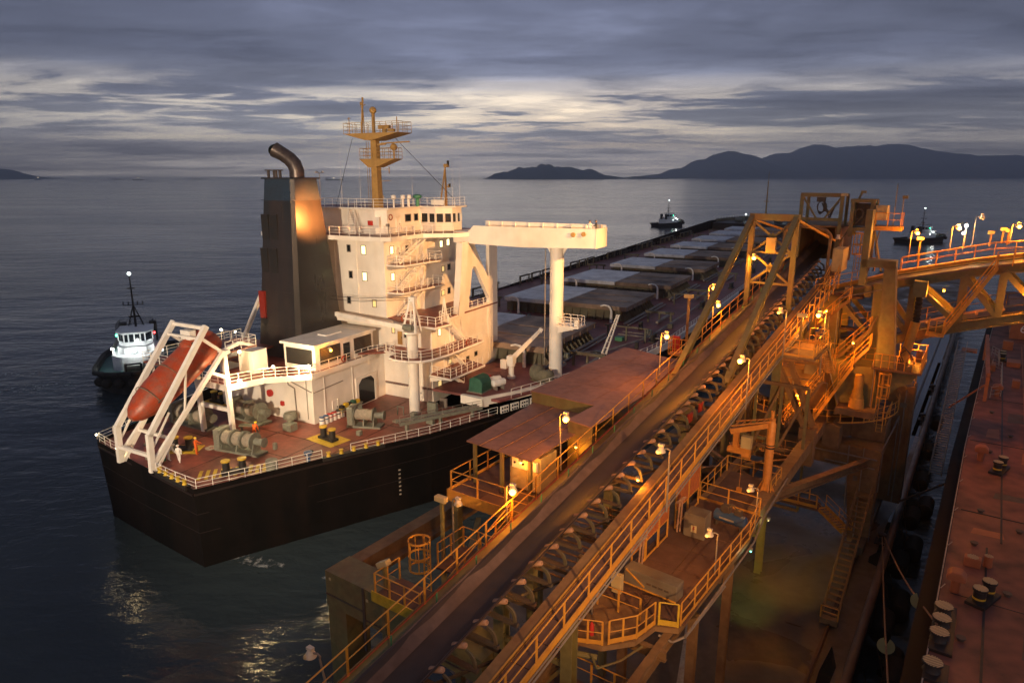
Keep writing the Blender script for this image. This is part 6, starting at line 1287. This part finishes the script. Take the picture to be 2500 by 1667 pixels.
def strip(Lc,u0,u1,dz,th,nm,mt,x0=-12.4,x1=16,par=None):
    g=G(); xs_=[x0]+[a for a,_ in Lc if x0<a<x1]+[x1]
    for a,b_ in zip(xs_,xs_[1:]):
        za,zb_=zi(Lc,a)+dz,zi(Lc,b_)+dz
        g.prism([(a,za),(b_,zb_),(b_,zb_+th),(a,za+th)],u0,u1,lambda x,z,d:(x,d,z))
    return g.out(nm,mt,par or bm_)
strip(top,61.2,63.9,.24,.06,'boom_deck','belt_rubber'); strip(top,60.6,61.2,.23,.10,'cover_plate','roof_rust'); strip(bot,61.4,63.8,.3,.12,'boom_belt','belt_rubber'); strip(bot,64.4,65.4,.15,.25,'lower_walkway','rail_yellow')
strip(top,64.4,65.4,.35,.3,'upper_walkway','rail_yellow')
for uu in (64.4,65.4): rail(bm_,[(v,uu,zi(top,v)+.65) for v in (-6,-4.8,0.2,8,16)],mt='rail_yellow',flat=True,sp=1.25,h=1.05,bars=(1,.55),r=.03,joined=True)
rail(bm_,[(v,65.4,zi(bot,v)+.4) for v in (-5,0.2,8,16)],mt='rail_yellow',flat=True,sp=1.25,h=1.05,bars=(1,.55),r=.03,joined=True)
rmesh=G().lathe([(.05,-.5),(.1,-.48),(.1,.48),(.05,.5)],(0,0,0),8,'Y').mesh('return_roller','roller')
for k in range(16): v=-11.5+k*1.6; inst('boom_roller',rmesh,bm_,(v,62.5,zi(bot,v)+.6))
G().box(2.2,4.2,59.5,61,27.95,28.15).out('stair_head_platform','rail_yellow',bm_); rail(bm_,[(.4,59.6,27.7),(4.2,59.6,28.2)],mt='rail_yellow',flat=True,sp=1,h=1.1,bars=(1,.55),r=.03,joined=True)
stairs(sl_,(-2.2,60.1,22.4),(.5,60.1,27.6),.9,(0,1,0),mt='rail_yellow',rails='rail_yellow',flat=True,n=20)
G().box(-3.3,-2.1,59.5,60.8,22.2,22.35).out('stair_landing','rail_yellow',sl_); rail(sl_,[(-2.1,59.6,22.35),(-3.2,59.6,22.35),(-3.2,60.8,22.35)],mt='rail_yellow',flat=True,sp=.5,h=1.1,bars=(1,.55),kick=.12,r=.03,joined=True)
# luffing cylinder
G().tube((-4.5,59.6,20.0),(-4.05,59.9,23.1),.34,14).out('luffing_cylinder','rail_yellow',sl_,smooth=True)
c=[]; 
for k in range(15): c.append((.20 if k%2 else .27,23.1+k*.15))
G().lathe(c,(-4.02,59.9,0),12).out('bellows','rubber',sl_)
G().box(-4.5,-3.6,59.5,60.7,25.1,26.3).out('cylinder_head','loader_green',sl_)
G().sweep([(-4.6,59.1,20.0),(-4.9,58.9,20.9),(-4.5,58.8,21.3),(-4.0,58.9,20.8),(-3.9,59.1,20.0)],.05,6).sweep([(-4.4,59.1,20.0),(-4.7,58.9,20.7),(-4.3,58.8,21.1),(-3.9,58.9,20.6),(-3.7,59.1,20.0)],.05,6).out('hydraulic_hose','steel_dark',sl_)
# stairs between the levels
stairs(sl_,(-9.9,56.4,15.0),(-7.6,56.3,19.7),.9,(0,1,0),mt='rail_yellow',rails='rail_yellow',flat=True,n=18)
stairs(sl_,(-8.6,57.6,18.6),(-6.6,57.0,21.4),.8,(0,1,0),mt='loader_dusty',rails='rail_yellow',flat=True,n=11)
rail(sl_,[(-10.2,57.4,18.6),(-8.7,57.5,18.6),(-8.3,60,18.6)],mt='rail_yellow',flat=True,sp=.9,h=1.1,bars=(1,.55),r=.03)
for v in (-6.0,-5.7): G().beam((v,56.9,15.6),(v,56.9,19.7),.06).out('ladder_stile','rail_yellow',sl_)
# supports between conveyor and portal
for off in (0,.75): G().ibeam((-11.9+off,52,20.1+off*.6),(-9.5+off*.5,52,15.4+off*.7),.35,.5,.05,up=(0,1,0)).out('inclined_strut','loader_dusty',sl_)
G().box(-10.0,-8.9,51.6,52.6,12.9,15.8).out('strut_foot','loader_dusty',sl_)
G().box(-9.75,-9.0,38.2,58,14.1,15.0).out('long_beam','loader_dusty',sl_)
G().ibeam((-9.3,42,14.3),(-5.9,57.8,11.8),.5,.6,.06).out('outer_brace','loader_dusty',sl_)
G().ibeam((-9.9,52,13),(-19,52,13),.4,.5,.05).ibeam((-10,52,13),(-18,44,12.8),.3,.4,.04).ibeam((-10,44,13.6),(-18,52,12.8),.3,.4,.04).out('inner_brace','loader_dusty',sl_)
G().box(-17.4,-14.9,56.2,58,4,22).out('landside_pylon','steel_dark',sl_)
for k in range(3): G().beam((-17+k*.9,56.1,4.5),(-17+k*.9,56.1,22),.12).out('pylon_pipe','loader_green',sl_)
G().box(-12.8,-9.8,38,43.6,14.5,14.65).out('rear_landing','rust_floor',sl_); rail(sl_,[(-12.7,38.4,14.65),(-12.7,43.5,14.65),(-9.2,43.5,14.65),(-9.2,41,14.65)],mt='rail_yellow',flat=True,sp=1.4,h=1.1,bars=(1,.55),r=.03)
G().box(-12.6,-8.3,52.8,54.2,8.95,9.1).out('lower_landing','rust_floor',sl_); rail(sl_,[(-12.5,52.9,9.1),(-8.4,52.9,9.1)],mt='rail_yellow',flat=True,sp=1.3,h=1.1,bars=(1,.55),kick=.25,r=.03); rail(sl_,[(-12.5,54.2,9.1),(-9.2,54.2,9.1)],mt='rail_yellow',flat=True,sp=1.3,h=1.1,bars=(1,.55),r=.03)
stairs(sl_,(-8.2,53.5,9.1),(-6.4,55.2,6.7),.85,(.7,.7,0),mt='rail_yellow',rails='rail_yellow',flat=True,n=10)
stairs(sl_,(-5.75,57.4,9.2),(-5.75,46.4,4.5),1.0,(1,0,0),mt='loader_dusty',rails='loader_dusty',flat=True,n=22)
G().box(-6.4,-5.1,57.0,57.9,9.05,9.2).box(-6.3,-5.2,46.0,46.5,4.1,4.5).out('stair_landing','loader_dusty',sl_); rail(sl_,[(-6.3,46.1,4.5),(-5.2,46.1,4.5)],mt='rail_yellow',flat=True,sp=.9,h=.9,bars=(1,.55),r=.03)
# more of the loader's dense steelwork
rnd=random.Random(4)
for (x0,x1,u,z0,z1,n_) in ((-14.9,-9.6,56,19.7,23.6,3),(-15,-9.0,64.5,16,19.4,3),(-18.5,-10.7,58.2,6,10.9,3),(-14.5,-9.2,49.5,14.6,19.5,3)):
    for k in range(n_):
        a=x0+(x1-x0)*k/n_; b_=x0+(x1-x0)*(k+1)/n_
        G().beam((a,u,z0),(b_,u,z1) if k%2 else (b_,u,z1-.4),.18).out('brace','loader_dusty',sl_); G().beam((b_,u,z0),(b_,u,z1),.2).out('post_member','loader_green',sl_)
    G().beam((x0,u,z0),(x1,u,z0),.24).out('tie_beam','loader_dusty',sl_); G().beam((x0,u,z1),(x1,u,z1),.24).out('tie_beam','loader_dusty',sl_)
for (pts_,) in (([(-9.3,60.2,22.0),(-6.5,60.2,22.6)],),([(-12.8,57,18.6),(-10.2,57.2,18.6)],),([(-11.5,60,24.7),(-8,60,25.7)],),([(-8.3,57.4,16.6),(-5.7,57.3,16.6)],),([(-7.5,60.3,14.3),(-5.2,60.3,14.3),(-5.2,63.8,14.3)],),([(-5.7,66.1,16.3),(-3.9,66.1,16.3),(-3.9,67.6,16.3)],),([(-10.5,58.1,12.85),(-9.2,58.1,12.85)],),([(-13.5,52.1,13.3),(-10.1,52.1,13.3)],),([(-9.4,64.8,26.2),(-7.9,64.8,26.2)],)):
    rail(sl_,pts_,mt='rail_yellow',flat=True,sp=.9,h=1.1,bars=(1,.55),r=.028,joined=True)
G().box(-9.5,-6.3,60.3,61,21.8,22.0).box(-11.6,-7.9,60,62,24.45,24.65).out('grating','rust_floor',sl_)
stairs(sl_,(-9.2,59.3,19.6),(-7.0,59.3,22.3),.8,(0,1,0),mt='loader_dusty',rails='rail_yellow',flat=True,n=11)
stairs(sl_,(-10.9,58.8,22.0),(-8.6,58.8,24.6),.8,(0,1,0),mt='loader_dusty',rails='rail_yellow',flat=True,n=11)
stairs(sl_,(-11.8,54.5,14.7),(-9.6,56,18.5),.8,(-.5,.8,0),mt='loader_dusty',rails='rail_yellow',flat=True,n=15)
g_pipes=[[(-9.55,59.9,19.8),(-9.55,59.9,24.4),(-8.8,59.9,24.7),(-6.5,60,25.4)],[(-6.1,56.9,16.7),(-6.1,56.9,19.6),(-6.3,56.9,20.2)],[(-8.2,57.1,15.9),(-9.2,57.1,18.9),(-9.6,57.3,19.6)],[(-7.0,57.9,5),(-7.25,57.9,10.9),(-7.3,57.9,12.9)],[(-6.2,57.95,5),(-6.2,57.95,12.9)],[(-9.0,57.95,11.3),(-5.3,57.95,11.3)],[(-10.5,57.9,12.1),(-5.2,57.9,12.1)],[(-5.0,59,9),(-5.0,59,12.8),(-4.7,62,13.6),(-4.7,65.9,13.6),(-4.7,65.9,6)],[(-4.4,66,5.5),(-4.4,66,16)],[(-13.4,57.75,17.8),(-9.4,57.75,17.8),(-9.4,57.75,15.6)],[(-12,57.7,15.6),(-12,57.7,18.5)]]
for P_ in g_pipes: G().path(P_,.045+.02*rnd.random(),6).out('pipe','galv',sl_)
for (v,u,z,w_,d_,h_) in ((-9.9,59.6,19.6,.5,.35,1.1),(-8.9,59.7,19.6,.5,.4,1.5),(-7.6,59.4,19.6,.4,.4,.9),(-12.6,59.4,19.6,.9,.5,1.2),(-5.9,58.6,19.9,.5,.4,.8),(-3.5,60.5,19.9,.45,.5,.9),(-10.6,57,18.6,.9,.5,1.1),(-6.8,61,14.6,.8,.7,.6),(-12.0,56.9,15.4,.7,.4,1.4),(-7.6,60.2,24.65,.5,.4,.9),(-9.0,60.3,24.65,.6,.4,.7),(-6.3,57.95,8.5,.35,.12,.5),(-6.6,57.95,10,.3,.12,.4),(-4.9,65.95,12,.4,.12,.5),(-4.5,65.95,14.4,.5,.12,.4)):
    G().cbox((v,u,z),(w_,d_,h_)).out('equipment_box',rnd.choice(['loader_dusty','loader_green','cabinet_grey','rail_yellow']),sl_,bevel=.02)
for k in range(7): z=5.5+k*1.0; G().box(-7.35+.08*k*0,-5.0,57.93,57.99,z,z+.05).out('stiffener','loader_dusty',sl_)
for k in range(5): G().box(-10.4+k*1.05,-10.33+k*1.05,57.92,57.99,11.05,12.8).out('stiffener','loader_dusty',sl_)
for k in range(4): G().box(-5.7+k*.55,-5.65+k*.55,65.93,65.99,6,16.2).out('stiffener','loader_dusty',sl_)
cage(sl_,-5.3,56.6,16.8,19.6,.4); cage(sl_,-9.6,66,26.5,29.2,.38)
for k in range(4):
    G().sweep([(-8.2+.2*k,57.6,20.3),(-7.4+.15*k,57.2,21.6+.2*k),(-6.7,57,22.6+.2*k),(-6.35,56.95,23.8)],.05,6).out('cable_bundle','steel_dark',sl_)
# jib crane
t=thing('jib_crane','orange column jib crane with hoist standing beside the service platform','crane',QUAY,(-9.55,41.3,14.65))
G().lathe([(.33,0),(.33,.12),(.26,.2),(.26,4.7),(.2,4.8),(.2,5.0)],(0,0,0),16).out('column','crane_orange',t,smooth=True)
g=G()
for k in range(6): a=k*math.pi/3; g.prism([(.24,.1),(.62,.1),(.24,.95)],-.02,.02,lambda r_,z,d,a=a:(r_*math.cos(a)-d*math.sin(a),r_*math.sin(a)+d*math.cos(a),z))
g.out('base_gusset','crane_orange',t)
G().beam((.2,0,4.7),(-2.3,-.6,3.9),.22,.32).beam((.15,.15,5.0),(-2.2,.15,4.35),.07).beam((.15,-.4,5.0),(-2.2,-.9,4.35),.07).tube((0,0,4.9),(0,0,5.5),.1,8).out('jib_arm','crane_orange',t)
g=G()
for k in range(6): f=k/6+.08; g.beam((.15-2.35*f,.15,5-.65*f),(.15-2.35*f,-.4-.5*f,5-.65*f),.05)
g.out('jib_rung','crane_orange',t)
G().box(-1.6,-1.0,-.6,-.2,2.9,3.7).out('hoist_box','cabinet_cream',t); G().tube((-2.4,-.5,2.7),(-2.0,-.5,2.7),.2,10).tube((-1.5,-.5,2.5),(-1.0,-.5,2.5),.2,10).box(-2.3,-1.0,-.65,-.35,2.55,2.95).box(-2.1,-1.8,-.6,-.3,2.9,3.8).out('hoist_trolley','crane_orange',t)
G().tube((-1.5,-.5,2.4),(-1.5,-.5,.2),.015,4).box(-1.65,-1.35,-.6,-.4,-.1,.25).out('hook_block','crane_orange',t); G().lathe([(.275,3.1),(.275,3.2)],(0,0,0),16).lathe([(.275,3.3),(.275,3.36)],(0,0,0),16).out('band','bollard_black',t)
# ---------------------------------------------------------------- lamps
def lamp(v,u,z,h,label,lit=True,power=240,side=-1,reach=.0,group='sodium lamps on swan neck poles',dim=False,lean=0):
    t=thing('lamp_post',label,'lamp',QUAY,(v,u,z),0,group)
    G().tube((0,0,0),(lean,0,h-.12),.045,8,.035).path([(lean,0,h-.14),(lean+.03,0,h-.02),(lean-side*.0+.1*-side*-1,0,h+.03),(lean+side*.28,-.05,h)],.035,6).out('pole','galv',t,smooth=True)
    hx=lean+side*.38
    hd_=G().lathe([(.05,.16),(.09,.12),(.13,.02),(.20,-.12),(.21,-.16)],(hx,-.06,h),12).box(hx-.12,hx+.12,-.14,.02,h+.10,h+.2).out('lamp_head','lamp_body',t,smooth=True)
    G().sphere((hx+side*.07,-.2,h-.13),.15 if lit and not dim else .10,10,6,(1,1,.9)).out('bulb','lamp_sodium' if lit and not dim else ('pane_warm' if dim else 'cabinet_cream'),t)
    if lit: point(t,(hx+side*.1,-.45,h-.3),power,SOD,size=.15)
    return t
lamp(-15.9,22.3,zc(22.3)-.1,1.75,'lit sodium lamp on a short pole at the near corner of the roofed platform',side=1)
lamp(-15.95,27.0,zc(27)-.1,2.9,'lit sodium lamp on a leaning pole beside the low sheet roof',side=1,lean=-.12)
lamp(-16.0,38.9,zc(38.9)-.1,2.9,'lit sodium lamp on a tall pole beyond the high sheet roof',side=1,power=420)
lamp(-16.4,48.3,zc(48.3)-.2,3.3,'higher of two lit sodium lamps left of the A-frame backstay',side=1,power=420)
lamp(-16.3,49.2,zc(49.2)-.2,1.8,'lower of two lit sodium lamps left of the A-frame backstay',side=1)
lamp(-15.2,53.4,zc(53.4)+1.6,2.5,'lit sodium lamp fixed to the left leg of the A-frame mast',side=1,power=420)
lamp(-10.15,26.3,zc(26.3)-.2,2.9,'dim lamp on a thin pole at the right walkway, nearest along the conveyor',dim=True,power=70)
lamp(-10.15,37.4,zc(37.4)-.3,2.9,'lit lamp with white head right of the belt at the A-frame backstay foot',power=420)
lamp(-10.2,45.2,zc(45.2)-.2,3.1,'white headed lamp by the belt between backstay and A-frame leg',dim=True,power=160)
lamp(-8.8,50.5,zc(50.5)-3.2,4.4,'lit lamp on a tall thin pole beside the yellow railed access platform',power=600)
lamp(-10.4,63.5,zc(63)+.6,3.0,'unlit white headed lamp by the control cabinet near the conveyor head',lit=False)
lamp(-9.0,30.2,S_,2.2,'dim lamp at the outer rail of the service platform, nearer the camera',dim=True,power=45)
lamp(-8.8,36.3,S_,2.2,'dim lamp at the far corner of the service platform by the jib crane',dim=True,power=45)
lamp(-12.45,24.0,S_,2.6,'unlit lamp beside the floodlight box above the ladder cage',lit=False,side=1)
lamp(-18.9,22.2,16.4,3.1,'unlit white lamp head beside the box floodlight over the water at the left',lit=False,side=1)
lamp(-16.2,12.4,zc(12.4)-.6,1.3,'unlit grey lamp on a slanting pole at the bottom edge of the picture',lit=False,lean=-.3)
for v,z,h,p,lb_ in ((-5.6,27.0,2.6,700,'lit sodium lamp on the boom walkway, leftmost of three'),(-2.8,28.0,2.1,700,'lit sodium lamp on the boom walkway, middle of three'),(1.05,28.9,1.5,700,'lit sodium lamp on the boom walkway at the right picture edge')):
    lamp(v,65.5,z,h,lb_,side=1,power=p)
lamp(-1.35,66,28.4,2.5,'unlit tall thin lamp pole on the boom walkway between the lit ones',lit=False,side=1)
t=thing('white_work_light','cold white work light pole on the boom walkway beside the far tug','lamp',QUAY,(-1.9,65.5,28.2)); G().tube((0,0,0),(0,0,2.2),.05,6).beam((0,0,.4),(0,0,1.6),.12).out('pole','galv',t); G().sphere((0,-.1,2.0),.13,8,6).sphere((-.12,-.1,1.4),.11,8,6).out('bulb','lamp_cold',t); point(t,(0,-.4,1.9),120,(.8,1,.8))
def boxlight(v,u,z,h,label,mt='cabinet_cream',post='loader_green',tilt=0,w_=.62):
    t=thing('floodlight_box',label,'floodlight',QUAY,(v,u,z),0,'box floodlights on square posts')
    G().beam((0,0,0),(0,0,h),.14).out('post',post,t); G().beam((-w_/2,-.05,h+.12-tilt),(w_/2,-.05,h+.12+tilt),.3,.26).out('housing',mt,t,bevel=.03); return t
boxlight(-12.75,23.8,S_,2.6,'box floodlight on a green post above the ladder cage of the service platform')
boxlight(-19.3,21.9,16.4,3.0,'box floodlight on a green post over the water left of the roofed platform')
boxlight(-19.8,18.6,16.4,1.15,'tilted box floodlight on a short green post on the orange landing at the left',tilt=.18)
boxlight(-16.7,45.2,zc(45.2)-.2,3.3,'yellow-lit box floodlight on a rusty post left of the A-frame backstay',post='loader_dusty')
boxlight(-9.8,47.9,zc(47.9)-.2,1.9,'yellow-lit box floodlight on the green post of the access platform')
boxlight(-4.9,65.6,27.2,1.7,'box floodlight beside the leftmost flaring lamp on the boom walkway',w_=.5)
for v,z in ((-.2,28.6),(.55,28.9),(.9,28.8)): boxlight(v,65.8,z,1.0,{-.2:'box light just left of the orange flaring lamp at the right picture edge',.55:'middle small box light by the rightmost boom lamp',.9:'small box light closest to the right picture edge on the boom walkway'}[v],w_=.45,post='loader_dusty')
# small orange cabinet with railing beside the far left handrail
t=thing('call_point_platform','small orange railed platform with red cabinet outside the left handrail','platform',QUAY,(-17.6,44.2,zc(44)-.6)); G().box(0,1.4,0,1.2,-.1,0).out('floor','rail_yellow',t); rail(t,[(0,1.1,0),(0,0,0),(1.4,0,0)],mt='rail_yellow',flat=True,sp=.4,h=1.1,r=.03,joined=True); G().box(.2,.6,.3,.6,.1,1.2).out('cabinet','red_paint',t)
# under-deck lamps that are lit in the picture: between idlers, under the platform, below the boom
def fitting(nm,v,u,z,label,p,lm='lamp_sodium',r_=.07):
    t=thing(nm,label,'lamp',QUAY,(v,u,z)); G().cbox((0,0,.06),(.18,.18,.12)).out('housing','galv',t); G().sphere((0,0,0),r_,8,6).out('bulb',lm,t); point(t,(0,-.1,-.2),p,SOD if lm=='lamp_sodium' else (.8,1,.55)); return t
fitting('bulkhead_lamp',-11.95,27.2,zc(27.2)+.35,'small yellow lamp glowing between the idlers below the belt',120)
fitting('bulkhead_lamp',-16.6,29.6,20.1,'small lamp on the green wall under the high roof',45)
fitting('bulkhead_lamp',-17.6,25.9,20.3,'lamp under the edge of the low sheet roof lighting the cabinets',110)
o=fitting('bulkhead_lamp',-8.4,34.3,S_-.5,'tiny greenish lamp under the outer rail of the service platform',12,'lamp_green',.05)
def spotp(par,a,b_,p,c,ang,bl=.9):
    l=bpy.data.lights.new('lamp_light','SPOT'); l.energy=p; l.color=c; l.spot_size=R(ang); l.spot_blend=bl; l.shadow_soft_size=.15
    o_=link(bpy.data.objects.new('lamp_light',l)); o_.parent=par; o_.location=a; o_.rotation_euler=(Vector(b_)-Vector(a)).to_track_quat('-Z','Y').to_euler()
spotp(o,(0,0,-.25),(-2.6,11.2,-10.5),3600,(.62,1,.22),20,1.0)
o=fitting('bulkhead_lamp',-8.55,38.3,S_-.5,'lamp at the outer end of the service platform shining on the quay',12,'pane_warm',.05)
spotp(o,(0,0,-.25),(-1.3,13.6,-10.5),3600,(1,.70,.10),38,1.0)
fitting('bulkhead_lamp',-10.5,60.2,23.2,'lamp below the boom truss beside the numbered column',700)
fitting('bulkhead_lamp',-2.6,62.0,25.4,'tube lamp inside the boom truss above the stairs',500)
fitting('bulkhead_lamp',-4.2,61,21.2,'lamp at the foot of the luffing cylinder shining down to the quay',900)
fitting('bulkhead_lamp',3.0,60.5,25.6,'lamp below the boom over the moored ship at the right edge',800)
fitting('bulkhead_lamp',-7.6,55.6,21.8,'lamp at the top of the slewing platform stairs',500)
fitting('bulkhead_lamp',-11,55,17.2,'lamp below the conveyor lighting the slewing ring',420)
# floodlights of the loader that stand behind the photographer: they light the ship and the conveyor
fl=thing('floodlight_gantry','row of floodlights on the loader gantry behind the viewpoint','floodlight',WORLD,(0,-8,30))
G().beam((-34,0,0),(14,0,0),.3).beam((-34,0,0),(-34,0,-30),.4).beam((14,0,0),(14,0,-26),.4).out('gantry_beam','loader_green',fl)
def flood(x,y,z,tx,ty,tz,p,c,ang,blend=.6,size=.4):
    l=bpy.data.lights.new('flood','SPOT'); l.energy=p; l.color=c; l.spot_size=R(ang); l.spot_blend=blend; l.shadow_soft_size=size
    o=link(bpy.data.objects.new('flood',l)); o.location=(x,y,z); o.rotation_euler=(Vector((tx,ty,tz))-Vector((x,y,z))).to_track_quat('-Z','Y').to_euler(); return o
flood(-34,-8.6,31,-15,84,17,215000,(1,.76,.50),47)
def qw(v,u,z): p=QUAY@Vector((v,u,z)); return tuple(p)
def sw(t_,s_,z): p=SHIP@Vector((t_,s_,z)); return tuple(p)
flood(12,-8.6,33,-4,88,20,50000,(1,.52,.2),50)
flood(*qw(-10.4,62.8,34.2),*sw(2,38,20),95000,(1,.48,.15),34)        # beside the head portal floodlight, towards the ship
# added lamp on the bridge deck corner, put in to make the funnel side glow orange
o=G().tube((.2,27.7,27.2),(.2,27.7,28.5),.05,6).cbox((.2,27.6,28.45),(.35,.3,.3)).out('floodlight','galv',ship)
flood(*sw(.05,27.2,28.6),*sw(-8,24.6,30.0),42000,(1,.30,.06),52,.9,.15)
flood(4,-8.6,40,-13,52,9,11000,(1,.50,.16),68)
flood(13,-8.6,32,24,40,12,5000,SOD,80)
